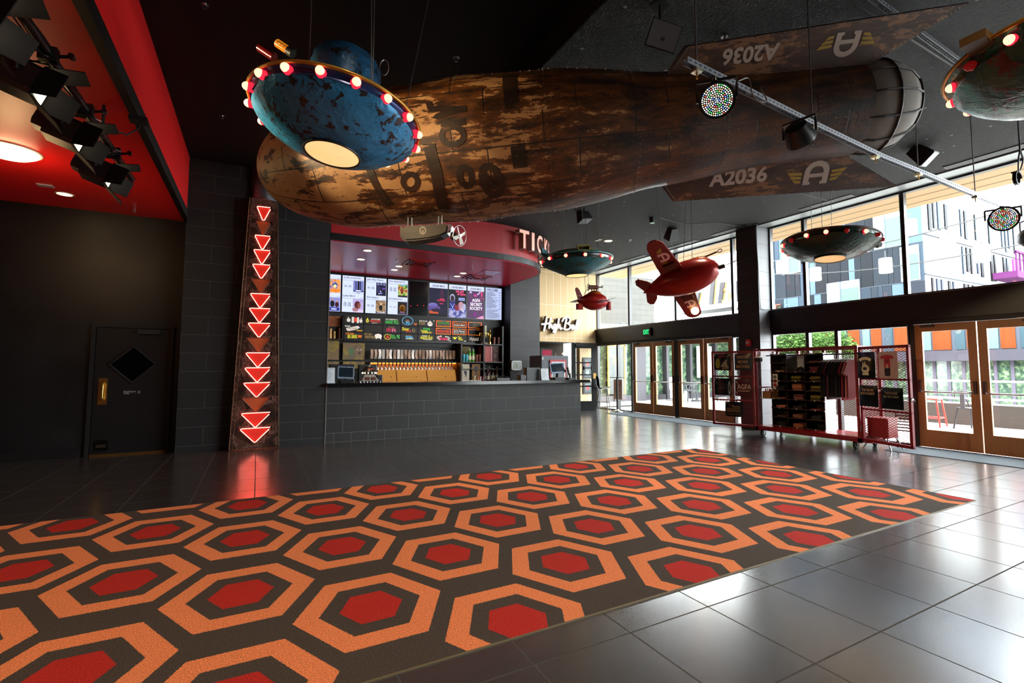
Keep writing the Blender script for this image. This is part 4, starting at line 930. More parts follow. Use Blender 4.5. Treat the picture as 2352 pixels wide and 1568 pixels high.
# channel letters on the curved fascia
cx, cy, rx, ry = 4.45, 11.15, 1.77, 1.5
def fasc(s):   # arc length along the curved fascia from its straight end
    a = -PI/2; L = 0
    while L < s and a < 0: da = .004; L += math.hypot(rx*math.sin(a), ry*math.cos(a))*da; a += da
    return Vector((cx+rx*math.cos(a), cy+ry*math.sin(a), 0)), Vector((-rx*math.sin(a), ry*math.cos(a), 0)).normalized()
LF = mat('letter_face', 'e8a090', .4, 0, .5, (1, .3, .22), .6); LS = D('9a8a84', .45); LN = E('ffd8c8', 3)
s = .42
tl = T('channel_letter_sign', 'glowing red box letters reading TICKETS around the curved red fascia', 'sign', (5.2, 9.9, 4.0))
for ch, w in (('T', .3), ('I', .1), ('C', .27), ('K', .28), ('E', .24), ('T', .28), ('S', .26)):
    p, tg = fasc(s+w/2); s += w+.07; nrm = tg.cross(Vector((0, 0, 1)))
    M = frame(Vector((p.x, p.y, 4.19))+nrm*.02, tg, (0, 0, 1))
    b = MB(M); b.text(ch, 0, 0, .58, LS, 0, w=w, depth=.15); lt = b.to('letter', tl)
    b = MB(M); b.text(ch, 0, 0, .545, LF, .152, w=w*.92); b.to('glowing_face', lt)
# back bar wall
YB = 12.93
def xz(u, v, y): p = ony(u, v, y); return p.x, p.z
MB().box(1.12, 6.16, 12.95, 12.99, .9, 3.68, D('0d0b0a', .5)).to('bar_panelling', label='black panelling behind the bar screens and shelves', cat='panel')
PAGE = E('c4cdec', 1.5); PAGE2 = E('b4bfe6', 1.35); INKE = mat('screen_ink', '101018', .5); INKG = mat('screen_ink_grey', '50556a', .5)
zt, zb = xz(787.2, 631.8, YB)[1], xz(784.9, 715.5, YB)[1]
def screen(x0, x1, label, fill):
    t = T('menu_screen', label, 'screen', ((x0+x1)/2, YB, zb), 'menu screens above the bar')
    MB().box(x0-.02, x1+.02, YB, YB+.03, zb-.02, zt+.02, D('070707', .3)).to('bezel', t)
    b = MB(FB(x0, YB-.002, zb)); fill(b, x1-x0, zt-zb); b.to('display', t)
def listing(t1, t2, p1, p2, n1, n2):
    def f(b, w, h):
        b.rect(0, 0, w, h, 0, PAGE)
        for y0, tt, pm, n in ((h*.5, t1, p1, n1), (0, t2, p2, n2)):
            b.rect(0, y0+h*.375, w, y0+h*.38, .001, INKG); b.text(tt, w*.04, y0+h*.45, .058, INKE, .001, 'l', w=min(w*.8, .028*len(tt)+.02)); b.text('PG-13', w*.96, y0+h*.4, .025, INKG, .001, 'r'); b.text('2 hr', w*.04, y0+h*.41, .022, INKG, .001, 'l')
            b.rect(w*.5, y0+h*.005, w*.985, y0+h*.37, .001, pm[0])
            for it in pm[1:]: it(b, w*.5, y0+h*.005, w*.485, h*.365)
            for i in range(n):
                for j in range(2):
                    b.text(('%d:%02dp' % ((i*2+j*3) % 11+1, (i*25+j*35) % 60)), w*(.14+.2*j), y0+h*(.2+.03*(n/2-i)), .032, INKE, .001)
    return f
def R_(x0, y0, x1, y1, m, z=.0015): return lambda b, X, Y, W, H: b.rect(X+x0*W, Y+y0*H, X+x1*W, Y+y1*H, z, m)
def EL(cx, cy, rx, ry, m, z=.002): return lambda b, X, Y, W, H: b.ell(X+cx*W, Y+cy*H, rx*W, ry*H, z, m, 16)
def TX(t, x, y, s, m, z=.0025, w=None): return lambda b, X, Y, W, H: b.text(t, X+x*W, Y+y*H, s, m, z, w=None if w is None else w*W)
fire = pic('fire', ['1a1420', 'c02808', 'ffb050', '3060c0', '101428'], 7, 1.2, 1)
pA = [fire, R_(.1, .08, .9, .25, E('ff6a10', 2)), EL(.5, .5, .14, .12, E('ffd890', 1.6))]
pB = [E('8a90d8', 1.2), R_(.05, .05, .95, .28, E('2838a0', .8)), EL(.3, .55, .2, .25, E('181420', .3)), EL(.72, .5, .18, .2, E('5a1420', .5)), EL(.3, .85, .1, .09, E('d8a090', 1)), EL(.72, .75, .1, .09, E('d8a090', 1)), R_(.2, .1, .7, .22, E('d0d8ff', 1.5))]
pC = [E('7a80c8', 1.1), R_(.42, .25, .58, 1, E('101018', .2)), R_(.62, .25, .74, 1, E('3a3c70', .6)), R_(.2, .25, .34, 1, E('5a60a8', .7)), R_(0, .2, 1, .3, E('5058a0', .8)), EL(.5, .27, .3, .04, E('e0e4ff', 1.5)), R_(0, 0, 1, .17, E('c8d0f8', 1.3)), TX('DEER', .5, .09, .03, INKE)]
pD = [E('b8a8e0', 1.2), EL(.45, .55, .3, .3, E('6a1c24', .7)), EL(.62, .5, .16, .2, E('d09080', 1)), R_(0, 0, 1, .2, E('d8c0e0', 1.3)), EL(.25, .2, .3, .15, E('c08890', .9)), TX('LADY', .85, .85, .03, INKE)]
pE = [E('181848', .5), EL(.25, .5, .2, .35, E('3c3c78', .6)), EL(.2, .88, .12, .08, E('a0a0e0', .9)), EL(.5, .9, .1, .07, E('b0b0f0', .9)), EL(.8, .88, .12, .08, E('9090d0', .9)), EL(.45, .35, .06, .04, E('e0e0ff', 1.4)), EL(.5, .2, .12, .06, E('9098e8', 1.1)), R_(.6, .5, .92, .64, E('7a50c0', .8)), EL(.3, .15, .06, .04, E('e0e0ff', 1.4))]
pF = [pic('hall', ['3a2414', '8a6038', 'd0a878', '2a1c1a'], 8, .8, 3), EL(.5, .72, .12, .1, E('e0b8a0', 1.2)), EL(.5, .45, .18, .22, E('1a1214', .3)), R_(0, 0, 1, .14, E('5a2a4a', .6)), TX('THE SQUARE', .52, .1, .045, E('ffffff', 1.5), w=.8)]
pG = [pic('jungle', ['104a18', '3a8a28', 'c0d860', 'c06030', '40281a'], 7, 1.1, 5), EL(.42, .5, .16, .26, E('a03020', .8)), EL(.4, .8, .08, .08, E('e02818', 1)), R_(.0, .0, 1, .14, E('281a20', .5)), EL(.5, .94, .25, .05, E('60b0e0', 1.2))]
pH = [E('1c1824', .4), EL(.5, .48, .32, .3, E('b07020', .9)), EL(.5, .42, .26, .24, E('181420', .3)), R_(.35, .5, .65, .68, E('181420', .3)), EL(.5, .2, .25, .03, E('d8a0d0', 1.2)), TX('WONDERSTRUCK', .5, .09, .03, E('a080c0', .8), w=.7)]
xs = [xz(u, v, YB)[0] for u, v in ((787.2, 631.8), (836.4, 636), (840.8, 637), (887.8, 641.2), (891.7, 642.4), (936.9, 646.3), (940.5, 647), (983, 650.6), (986.8, 651), (1028.3, 654.6), (1031.4, 655.5), (1071, 659), (1074.3, 659.5), (1111.8, 663), (1115.4, 663.3), (1152, 666.6))]
w_ = xs[1]-xs[0]
def first(b, w, h):
    listing('', '', pA, pB, 2, 2)(b, w, h)
screen(xs[0]-.04-w_, xs[0]-.04, 'menu screen cut by the tiled wall, with a fiery poster over two people', first)
screen(xs[0], xs[1], 'menu screen with a grey hospital curtain poster over a red haired profile poster', listing('The Killing of a Sacred Deer', 'Lady Bird', pC, pD, 2, 4))
screen(xs[2], xs[3], 'menu screen with a dark blue group poster over a brown hall poster', listing('Last Flag Flying', 'The Square', pE, pF, 2, 2))
screen(xs[4], xs[5], 'menu screen with a green jungle poster over a dark golden house poster', listing('Thor: Ragnarok 3D', 'Wonderstruck', pG, pH, 4, 1))
def dark(b, w, h):
    b.rect(0, 0, w, h, 0, mat('dark_screen', '040306', .12)); 
    for x, y in ((.1, .27), (.45, .3), (.78, .3)): b.ell(x*w, y*h, .012, .014, .001, E('ff1010', 2), 8)
screen(xs[6], xs[7], 'black switched off looking menu screen with three tiny red lights', dark)
def feature(art):
    def f(b, w, h):
        b.rect(0, h*.855, w, h, 0, PAGE); b.text('- DINNER MENU -', w/2, h*.92, .075, INKE, .001, w=w*.82)
        art(b, w, h*.85)
    return f
def a1(b, w, h):
    b.rect(0, 0, w, h, 0, E('15144a', .55)); b.rect(0, 0, w, h*.1, .0005, E('0c0a1c', .3)); b.rect(0, h*.1, w*.5, h*.2, .0005, E('e06030', .9)); b.ell(w*.25, h*.3, w*.35, h*.12, .001, E('6a50a0', .8)); b.ell(w*.2, h*.4, w*.25, h*.08, .001, E('8a80d0', .9)); b.ell(w*.4, h*.22, w*.3, h*.06, .0012, E('3a1c4a', .5))
    for i in range(5): b.text('AN EVENT', w*.68, h*(.95-.055*i), .03, E('a04060', .8), .002, w=w*.17)
    b.text('THREE', w*.68, h*.63, .05, E('ff4060', 1.3), .002, w=w*.24); b.text('BILLBOARDS', w*.65, h*.58, .05, E('ff3050', 1.3), .002, w=w*.45); b.text('Outside', w*.66, h*.47, .05, E('ff4060', 1.2), .002, w=w*.2)
def a2(b, w, h):
    b.rect(0, 0, w, h, 0, E('0c0c20', .3)); b.rect(0, 0, w, h*.32, .0004, pic('crowd', ['101040', '4048b0', 'd0d0ff', '702040'], 9, .9, 8)); b.ell(w*.2, h*.7, w*.15, h*.14, .001, E('c0c0e8', 1)); b.ell(w*.2, h*.68, w*.11, h*.11, .0012, E('4a2038', .5)); b.ell(w*.25, h*.45, w*.22, h*.2, .001, E('3038a0', .6)); b.ell(w*.48, h*.4, w*.15, h*.16, .0014, E('a02840', .8)); b.ell(w*.45, h*.52, w*.09, h*.08, .0016, E('181018', .3)); b.ell(w*.7, h*.42, w*.16, h*.16, .0014, E('d0a0b8', 1)); b.ell(w*.88, h*.4, w*.1, h*.12, .0014, E('c0c8f0', 1))
    for s0, e0, c in (((.08, .5), (.35, .2), 'a0b0ff'), ((.3, .5), (.1, .2), 'a0b0ff'), ((.7, .35), (.85, .2), 'ffffff')): b.tube([(s0[0]*w, s0[1]*h, .003), (e0[0]*w, e0[1]*h, .003)], .008, E(c, 1.2), 4)
    b.text('THE ART', w*.62, h*.94, .085, E('ff5090', 1.6), .003, w=w*.5); b.text('of Dying', w*.72, h*.85, .085, E('ff5090', 1.6), .003, w=w*.5); b.rect(w*.55, h*.62, w*.92, h*.72, .002, E('a0b0f0', 1.2)); b.text('IN PERSON', w*.73, h*.67, .04, INKE, .003)
def a3(b, w, h):
    b.rect(0, 0, w, h, 0, pic('purple', ['2a0838', '6a1070', '3c0c50', 'a01870'], 4, .8, 4)); b.flat([(w*.55, h*.88), (w*.75, h), (w*.78, h*.97), (w*.62, h*.86)], .001, E('e0c0f0', 1.3)); b.rect(w*.82, h*.82, w*.9, h, .001, E('f04080', 1.2)); b.flat([(w*.5, 0), (w*.95, h*.12), (w, h*.0)], .001, E('f0a0d0', 1.2)); b.ell(w*.45, h*.84, w*.08, h*.04, .001, E('f030a0', 1.3)); b.ell(w*.18, h*.95, w*.07, h*.035, .001, E('d0c8f0', 1.3))
    b.rect(w*.38, h*.08, w*.5, h*.22, .001, E('a020a0', .9))
    for i, s_ in enumerate(('AGFA', 'SECRET', 'SOCIETY')): b.text(s_, w*.52, h*(.67-.15*i), .12, E('f0e8ff', 1.7), .002, w=w*(.5, .72, .78)[i])
def a4(b, w, h):
    b.rect(0, 0, w, h, 0, PAGE2); b.text('WELCOME', w*.42, h*.935, .09, INKE, .001, w=w*.68); b.rect(w*.02, h*.875, w*.98, h*.88, .001, INKG); b.rect(w*.02, h*.32, w*.98, h*.325, .001, INKG)
    rr = random.Random(3)
    for i in range(22):
        y = h*(.845-.0235*i); b.rect(w*.05, y, w*(.35+.45*rr.random()), y+h*.01, .001, INKG if i % 3 else INKE)
        if i % 3 == 0: b.rect(w*.83, y, w*.95, y+h*.011, .001, INKE)
    for i in range(12): y = h*(.29-.023*i); b.rect(w*.05, y, w*(.5+.45*rr.random()), y+h*.009, .001, INKG)
screen(xs[8], xs[9], 'menu screen with a dark blue sunset poster and red title lines', feature(a1))
screen(xs[10], xs[11], 'menu screen with a busy blue poster of figures under pink slanted lettering', feature(a2))
screen(xs[12], xs[13], 'menu screen with a purple poster reading SECRET SOCIETY in white', feature(a3))
screen(xs[14], xs[15], 'menu screen with a pale text list headed WELCOME', a4)
# beer boards
YS = 12.86
bx = [xz(u, v, YS)[0] for u, v in ((790.6, 724), (835.9, 728), (879.5, 732), (921, 735), (960.2, 738), (999.7, 742), (1037.6, 745), (1073.3, 748), (1108.2, 751))]
bz = [xz(790.6, v, YS)[1] for v in (724, 742.8, 761.5, 777.6)]
CB = {k_: mat('chalk_'+k_, v, .6, 0, .4, v, .35) for k_, v in dict(w='d8d0c8', r='e0402a', g='40c048', y='d8d030', o='f07a20', p='e06a90', b='60b0d8', k='8a7040', h='e02a60').items()}
BOARD = D('1b1716', .55)
def obd(b, w, h, it):
    for x0, x1, y0, y1 in ((.03, .97, .06, .16), (.03, .97, .84, .94), (.03, .09, .06, .94), (.91, .97, .06, .94)): b.rect(w*x0, h*y0, w*x1, h*y1, .001, mat('orange_border', 'd8501a', .6, 0, .4, 'd8501a', .35))
    for i in range(9):
        for y in (.08, .87): b.rect(w*(.08+.1*i), h*y, w*(.12+.1*i), h*(y+.05), .0015, CB['y'])
    b.rect(w*.38, h*.84, w*.62, h*.96, .002, BOARD); b.text('GUEST TAP', w*.5, h*.9, .022, CB['w'], .003, w=w*.22)
    for t_, y, s_, c in it: b.text(t_, w*.5, h*y, s_*.62, CB[c], .003, w=min(w*.72, .5*s_*len(t_)))
def std(it):
    def f(b, w, h):
        for q in it:
            if q[0] == 't': b.text(q[1], w*q[2], h*q[3], q[4]*.66, CB[q[5]], .002, w=w*q[6] if len(q) > 6 else None)
            elif q[0] == 'e': b.ell(w*q[1], h*q[2], w*q[3], h*q[4], .001+q[6] if len(q) > 6 else .001, CB[q[5]], 16, q[7] if len(q) > 7 else None)
            elif q[0] == 'r': b.rect(w*q[1], h*q[2], w*q[3], h*q[4], .0012, CB[q[5]])
            elif q[0] == 'f': b.flat([(w*x, h*y) for x, y in q[1]], .0011, CB[q[2]])
    return f
def guest(*it): return lambda b, w, h: obd(b, w, h, it)
GRID = [
 [('black board with white hands holding pink playing-card shapes', std([('r', .38, .1, .5, .88, 'w'), ('r', .52, .25, .64, .8, 'r'), ('r', .65, .1, .76, .85, 'w'), ('e', .22, .45, .1, .25, 'w'), ('e', .86, .4, .08, .25, 'w'), ('e', .2, .8, .03, .07, 'w'), ('e', .88, .75, .03, .07, 'w')])),
  ('black board with a yellow drop beside red lettering', std([('f', [(.18, .88), (.26, .5), (.24, .3), (.18, .22), (.12, .3), (.1, .5)], 'y'), ('e', .18, .45, .04, .12, 'k', .0005), ('t', 'AUSTIN BEER', .62, .7, .07, 'w', .5), ('t', 'FIRE EAGLE', .6, .45, .11, 'r', .55), ('t', 'AUSTIN TX', .55, .2, .05, 'w', .28)])),
  ("black board with large green lettering under a white line", std([('t', 'REAL ALE BREWING CO', .48, .78, .07, 'w', .66), ('t', "HANS' PILS", .5, .42, .17, 'g', .74)])),
  ('black board with a blue arc around the number 90', std([('e', .38, .7, .34, .6, 'b', 0, .9), ('r', 0, .72, .8, .99, 'k') if 0 else ('t', '90', .38, .45, .16, 'b', .24), ('t', 'ODELL', .38, .75, .05, 'o', .2), ('t', 'Amber', .86, .36, .07, 'o', .22), ('t', 'ALE', .86, .2, .05, 'o', .12)])),
  ('black board with chalky lines beside a pale round masked face', std([('t', 'Old Gorilla', .3, .78, .07, 'w', .5), ('t', 'WINTER', .22, .55, .08, 'k', .4), ('t', 'WARMER', .22, .35, .08, 'k', .38), ('e', .7, .4, .15, .32, 'w'), ('f', [(.65, .7), (.7, .92), (.75, .7)], 'w'), ('e', .65, .45, .045, .07, 'k', .0005), ('e', .76, .45, .045, .07, 'k', .0005), ('e', .93, .85, .03, .08, 'w')])),
  ('orange bordered board with green chalk lettering over grey', guest(('Community', .66, .08, 'g'), ('TEXAS HELLES', .36, .07, 'k'))),
  ('orange bordered board with two lines of white chalk lettering', guest(('Family Business', .62, .06, 'o'), ('Brothers Bitter', .4, .08, 'w'))),
  ('orange bordered board with one faint line of dark chalk', guest(('PINT', .66, .05, 'k'), ('rubbed', .38, .05, 'k')))],
 [('black board with a pale slanted arrow banner', std([('f', [(.14, .2), (.1, .45), (.7, .8), (.82, .6), (.66, .3), (.2, .06)], 'w'), ('t', 'EASTCIDERS', .44, .42, .1, 'k', .5), ('t', 'Austin', .17, .75, .1, 'w', .28), ('r', .66, .16, .96, .22, 'y'), ('r', .68, .08, .9, .12, 'r')])),
  ('blank black board', std([])),
  ('black board with pink lettering ending in IPA', std([('t', 'INDEPENDENCE', .47, .8, .05, 'k', .34), ('t', 'POWER', .33, .52, .09, 'h', .26), ('t', '& LIGHT', .33, .3, .09, 'h', .26), ('t', 'IPA', .62, .4, .2, 'p', .24)])),
  ('black board with slanted yellow lettering above a red word', std([('t', 'Shiner', .27, .64, .18, 'y', .42), ('t', 'BOCK', .45, .34, .1, 'r', .3), ('e', .75, .45, .09, .25, 'k', 0, .6)])),
  ('black board with green lettering above two yellow lines', std([('t', 'STONE', .5, .72, .13, 'g', .42), ('t', 'Tangerine', .35, .48, .1, 'y', .4), ('t', 'EXPRESS IPA', .52, .25, .1, 'y', .56)])),
  ('orange bordered board with two lines of red chalk lettering', guest(('Devils Backbone', .62, .08, 'r'), ('VIENNA LAGER', .4, .08, 'r'))),
  ('orange bordered board with white chalk lettering and numerals', guest(('512 Pecan', .62, .1, 'w'), ('Porter on tap', .36, .06, 'w'))),
  ('orange bordered board left blank', guest())],
 [('black board with orange lettering above bubbly yellow lettering', std([('t', 'LIVE OAK', .3, .8, .08, 'o', .42), ('t', 'BIG BARK', .44, .36, .2, 'y', .5), ('r', .72, .42, .92, .56, 'o'), ('r', .72, .22, .92, .36, 'o')])),
  ('black board with cream lettering beside a pale elephant', std([('t', 'LIVE OAK', .22, .82, .1, 'k', .44), ('t', 'HefeWeizen', .34, .4, .18, 'k', .56), ('e', .78, .52, .2, .36, 'w'), ('r', .64, .05, .7, .4, 'w'), ('r', .88, .02, .95, .4, 'w')])),
  ('black board with a yellow ringed red A beside green leaves', std([('e', .27, .45, .19, .46, 'y', 0, .86), ('t', 'A', .27, .45, .2, 'r', .2), ('t', "IT'S", .58, .62, .1, 'g', .16), ('t', 'GOLD', .62, .35, .1, 'g', .26), ('e', .84, .65, .05, .14, 'g'), ('e', .9, .4, .05, .14, 'g'), ('e', .48, .8, .02, .05, 'w'), ('e', .94, .75, .02, .05, 'w')])),
  ('black board with a small pale blue word over yellow and white', std([('t', 'VICTORY', .45, .78, .06, 'k', .34), ('t', 'PRIMA', .5, .48, .14, 'b', .44), ('r', .3, .18, .46, .28, 'w'), ('r', .48, .15, .6, .3, 'y'), ('r', .62, .18, .74, .28, 'w')])),
  ('black board with bold yellow lettering between two white lines', std([('t', 'ADELBERTS', .38, .8, .06, 'w', .36), ('e', .66, .82, .03, .12, 'y'), ('t', 'NAKED NUN', .5, .48, .15, 'y', .72), ('t', 'WIT ALE AUSTIN', .56, .2, .06, 'w', .5)])),
  ('black board with pink script in a wreath of white flowers', std([('t', 'Simple', .5, .45, .18, 'h', .5)]+[('e', x, y, .045, .11, 'w') for x, y in ((.14, .6), (.22, .75), (.34, .82), (.2, .4), (.28, .25), (.66, .78), (.78, .7), (.86, .5), (.8, .28))]+[('r', .85, .04, .98, .14, 'w')])),
  ('black board with a yellow bee beside yellow lettering', std([('e', .2, .55, .07, .22, 'y'), ('e', .1, .65, .06, .08, 'y'), ('e', .3, .65, .06, .08, 'y'), ('t', 'Tiny', .52, .7, .13, 'y', .24), ('t', 'King', .6, .4, .13, 'y', .28), ('r', .8, .06, .95, .16, 'w')])),
  ('black board with white script lettering over a yellow dash', std([('t', 'Hybrid', .45, .52, .2, 'w', .58), ('r', .44, .22, .64, .28, 'y')]))]]
for r_, row in enumerate(GRID):
    for c_, (lab, f) in enumerate(row):
        w, h = bx[c_+1]-bx[c_]-.012, bz[r_]-bz[r_+1]-.01
        b = MB(FB(bx[c_]+.006, YS, bz[r_+1]+.005)); b.box(0, w, 0, h, -.02, 0, BOARD); f(b, w, h)
        b.to('beer_board', label=lab+' over the taps', cat='beer board', group='beer boards over the taps')
# board ledge and hook rail
x0, x1 = bx[0], bx[-1]
MB().box(x0, x1, YS-.02, YS+.1, bz[3]-.05, bz[3], D('171311', .4)).to('board_ledge', label='dark ledge under the rows of beer boards', cat='ledge')
YT = 12.8
xa, zA = xz(846, 798, YT); xb_, _ = xz(1048, 800, YT)
MB().cyl((xa, YT, zA+.05), (xb_, YT, zA+.05), .008, BLACK).to('hook_rail', label='thin black rail holding the row of paper slips above the taps', cat='rail')
tags_ = [610, 655, 705, 752, 800, 845, 893, 938, 980, 1025, 1075, 1118, 1160, 1203, 1245, 1285, 1328, 1370, 1413, 1452, 1493, 1535, 1575, 1613]
PAPW = D('e0d8d4', .7); PAPB = D('a88a78', .7)
rr = random.Random(5); first_ = None
for i, zx in enumerate(tags_):
    white = i in (2, 3, 5, 7, 8, 11, 16); u = 740+zx/5.345; x, z1 = xz(u, 802+.12*i, YT); z0 = xz(u, 823.5+.05*i, YT)[1]; w = .034
    K = FB(x, YT-.012, 0) @ Matrix.Rotation(rr.uniform(-.35, .35), 4, 'Y')
    b = MB(K); n = 6
    cur = rr.uniform(-.04, .04)
    for s_, e in ((0, 0), (.002, 1)):
        b.add([(sx_*w, z0+(z1-z0)*j/n, s_+cur*math.sin(PI*j/n)) for j in range(n+1) for sx_ in (-1, 1)], [(2*j, 2*j+1, 2*j+3, 2*j+2) for j in range(n)], PAPW if white else PAPB)
    for j in range(5): b.rect(-w*.7, z0+(z1-z0)*(.25+.11*j), w*(.2+.4*rr.random()), z0+(z1-z0)*(.27+.11*j), .045, D('6a5a54', .7)) if abs(cur) > 1 else None
    b.to('paper_slip', label=('white' if white else 'tan')+' paper slip on the rail above the taps, %s from the left' % ORD[i], cat='paper slip', group='paper slips above the taps')
# amber tap wall
AMB = wood('amber_tap_wood', '9a6424', 'c08a3a', 0, .4)
xa, zt2 = xz(848, 833, 12.86); xb_, _ = xz(1047, 834, 12.86)
MB().box(xa, xb_+.25, 12.86, 12.9, .95, zt2, AMB).to('tap_backboard', label='amber lit wooden backboard behind the beer taps', cat='panel')
b = MB(); b.box(xa, xb_, 12.7, 12.86, zt2, zt2+.03, D('171311', .4)); b.to('light_shelf', label='thin dark shelf with an amber light strip over the taps', cat='shelf')
LSH = bpy.data.objects['light_shelf']
MB().box(xa+.02, xb_-.02, 12.8, 12.83, zt2-.012, zt2, E('ffa030', 5)).to('light_strip', LSH)
zm = xz(900, 849, 12.6)[1]
segs = [(868, 912), (913, 982), (983, 1049)]
for i, (u0, u1) in enumerate(segs):
    a, c = xz(u0, 860, 12.5)[0], xz(u1, 860, 12.5)[0]
    b = MB(); b.add([(a, 12.45, .93), (c-.012, 12.45, .93), (c-.012, 12.62, zm), (a, 12.62, zm), (a, 12.66, .93), (c-.012, 12.66, .93), (c-.012, 12.66, zm), (a, 12.66, zm)], [(0, 1, 2, 3), (3, 2, 6, 7), (0, 3, 7, 4), (1, 5, 6, 2), (4, 7, 6, 5)], AMB); b.cyl(((a+c)/2+.1, 12.53, (zm+.93)/2), ((a+c)/2+.1, 12.54, (zm+.93)/2+.01), .012, BLACK, n=8)
    b.to('tap_tower_panel', label=('left', 'middle', 'right')[i]+' sloping amber wooden panel below the beer taps', cat='panel')
tapx = [682, 728, 775, 820, 866, 912, 955, 1000, 1045, 1090, 1137, 1180, 1222, 1264, 1308, 1350, 1390, 1433, 1475, 1517, 1550, 1590]
tall = (10, 17)
for i, zx in enumerate(tapx):
    u = 740+zx/5.345; x = xz(u, 850, 12.7)[0]; z0 = zm+.005; h = .24 if i in tall else .17
    t = T('beer_tap', ('tall dark handled' if i in tall else 'dark handled')+' beer tap before the amber backboard, %s from the left' % ORD[i], 'beer tap', (x, 12.72, z0), 'beer taps')
    b = MB(); b.cyl((x, 12.72, z0), (x, 12.72, z0+.07), .011, CHR, n=10); b.cyl((x, 12.72, z0+.04), (x, 12.64, z0+.03), .009, CHR, n=8); b.cyl((x, 12.64, z0+.035), (x, 12.635, z0-.0), .008, CHR, n=8); b.to('faucet', t, 40)
    b = MB(); b.cyl((x, 12.72, z0+.07), (x+.008, 12.71, z0+.07+h), .012, D('2a1408', .3), r1=.02, n=10); b.to('handle', t, 40)
# ================================================================== things on the bar
YC, ZT = 9.9, 1.065
SCRN = mat('till_screen', '1c2830', .12, 0, .6); BEZ = mat('till_bezel', '8a98b0', .3, .2); PLK = D('121112', .35); PAPER = D('d8dce0', .6)
def lines(b, w, h, n, m, z=.001, seed=1, x0=.12, x1=.85):
    r_ = random.Random(seed)
    for i in range(n): y = h*(.88-.76*i/n); b.rect(w*x0, y, w*(x0+(x1-x0)*(.4+.6*r_.random())), y+h*.018, z, m)
def card(label, u0, v0, u1, v1, y=YC):
    x0, z1 = xz(u0, v0, y); x1 = xz(u1, v0, y)[0]; M = FB(x0, y, ZT) @ Matrix.Rotation(R(-8), 4, 'X')
    w, h = x1-x0, z1-ZT
    t = T('menu_stand', label, 'menu stand', (x0+w/2, y, ZT))
    b = MB(M); b.box(0, w, 0, h, -.004, 0, PAPER); b.rect(w*.12, h*.9, w*.8, h*.93, .001, D('50555a')); lines(b, w, h*.9, 13, D('7a8088'), seed=int(u0)); b.to('sheet', t)
    MB(FB(x0, y, ZT)).box(-.003, w+.003, 0, .012, -.03, .03, mat('clear_acrylic', 'd0d8dc', .1)).to('acrylic_foot', t)
card('white printed menu sheet standing at the left end of the bar top', 750, 844, 770, 880)
card('white printed menu sheet standing left of the right hand till', 1244, 846, 1261, 873)
def till(label, u0, u1, v0, v1, lean, y=YC, yaw=0):
    x0, z1 = xz(u0, v0, y); x1, z0 = xz(u1, v1, y); w, h = x1-x0, z1-z0; cx_ = (x0+x1)/2
    t = T('till_screen', label, 'till', (cx_, y, ZT))
    M = FB(cx_, y, z0) @ Matrix.Rotation(R(yaw), 4, 'Y') @ Matrix.Rotation(R(-18), 4, 'X') @ Matrix.Rotation(R(lean), 4, 'Z')
    b = MB(M); b.rbox(-w/2, w/2, 0, h, -.035, 0, BEZ, .012); b.to('monitor', t)
    b = MB(M); b.rect(-w/2+.02, .03, w/2-.02, h-.02, .002, SCRN); b.to('display', t)
    b = MB(M); b.ell(0, .015, .006, .006, .002, CHR); b.ell(0, h-.008, .01, .006, .002, CHR); b.to('logo_button', t)
    b = MB(); b.cyl((cx_, y+.08, ZT+.01), (cx_, y+.06, z0+h*.35), .03, PLK); b.rbox(cx_-w*.42, cx_+w*.45, y-.06, y+.18, ZT, ZT+.05, PLK, .03); b.to('stand', t)
    b = MB(M); b.box(w/2, w/2+.03, h*.05, h*.25, -.03, -.0, PLK); b.to('card_reader', t)
    return cx_, z0, h
till('grey till touchscreen at the left end of the bar top', 776, 813, 840, 869, -3)
till('grey till touchscreen at the right end of the bar top before the red framed machine', 1267, 1299, 832, 856, 4, 9.95, 0)
x, z = xz(1310, 834, 9.95)
t = T('till_screen', 'small dark customer display turned away beside the right hand till', 'till', (x, 9.95, ZT))
M = FB(x, 9.95, ZT+.1) @ Matrix.Rotation(R(50), 4, 'Y') @ Matrix.Rotation(R(-15), 4, 'X'); MB(M).rbox(-.12, .12, 0, .2, -.03, 0, PLK, .01).to('monitor', t); MB(M).rect(-.1, .02, .1, .18, .001, SCRN).to('display', t)
b = MB(); b.cyl((x, 9.97, ZT), (x, 9.97, ZT+.14), .025, PLK); b.rbox(x-.09, x+.09, 9.9, 10.06, ZT, ZT+.04, PLK, .02); b.to('stand', t)
for u0, u1, v0, y, l in ((1209, 1240, 844, 10.05, 'black receipt printer box on the bar top left of the right hand menu sheet'), (1195, 1208, 861, 9.95, 'low black tray with cards on the bar top beside the printer box'), (757, 815, 836, 12.3, 'large dark monitor back behind the left till'), (824, 866, 837, 12.2, 'black monitor with a grey edge behind the small saucer lamp'), (866, 879, 861, 10.2, 'small black box on the bar top right of the saucer lamp')):
    x0, z1 = xz(u0, v0, y); x1 = xz(u1, v0, y)[0]
    t = T('equipment_box', l, 'box', ((x0+x1)/2, y, ZT if y < 11 else .95)); zb_ = ZT if y < 11 else .95
    b = MB(); b.rbox(x0, x1, y, y+.16, zb_, z1, PLK, .015); b.to('case', t)
    b = MB(); b.box(x0+.01, x1-.01, y-.003, y, z1-.03, z1-.01, D('2c2a2a', .3)); b.box(x1-.015, x1, y-.004, y, zb_+.02, z1-.01, D('8a8a88', .4)); b.to('edge', t)
b = MB(); y = 12.0; MB().box(1.12, 5.9, 12.0, 12.12, .9, .95, PLK).to('back_counter', label='dark low counter edge behind the bar', cat='counter')
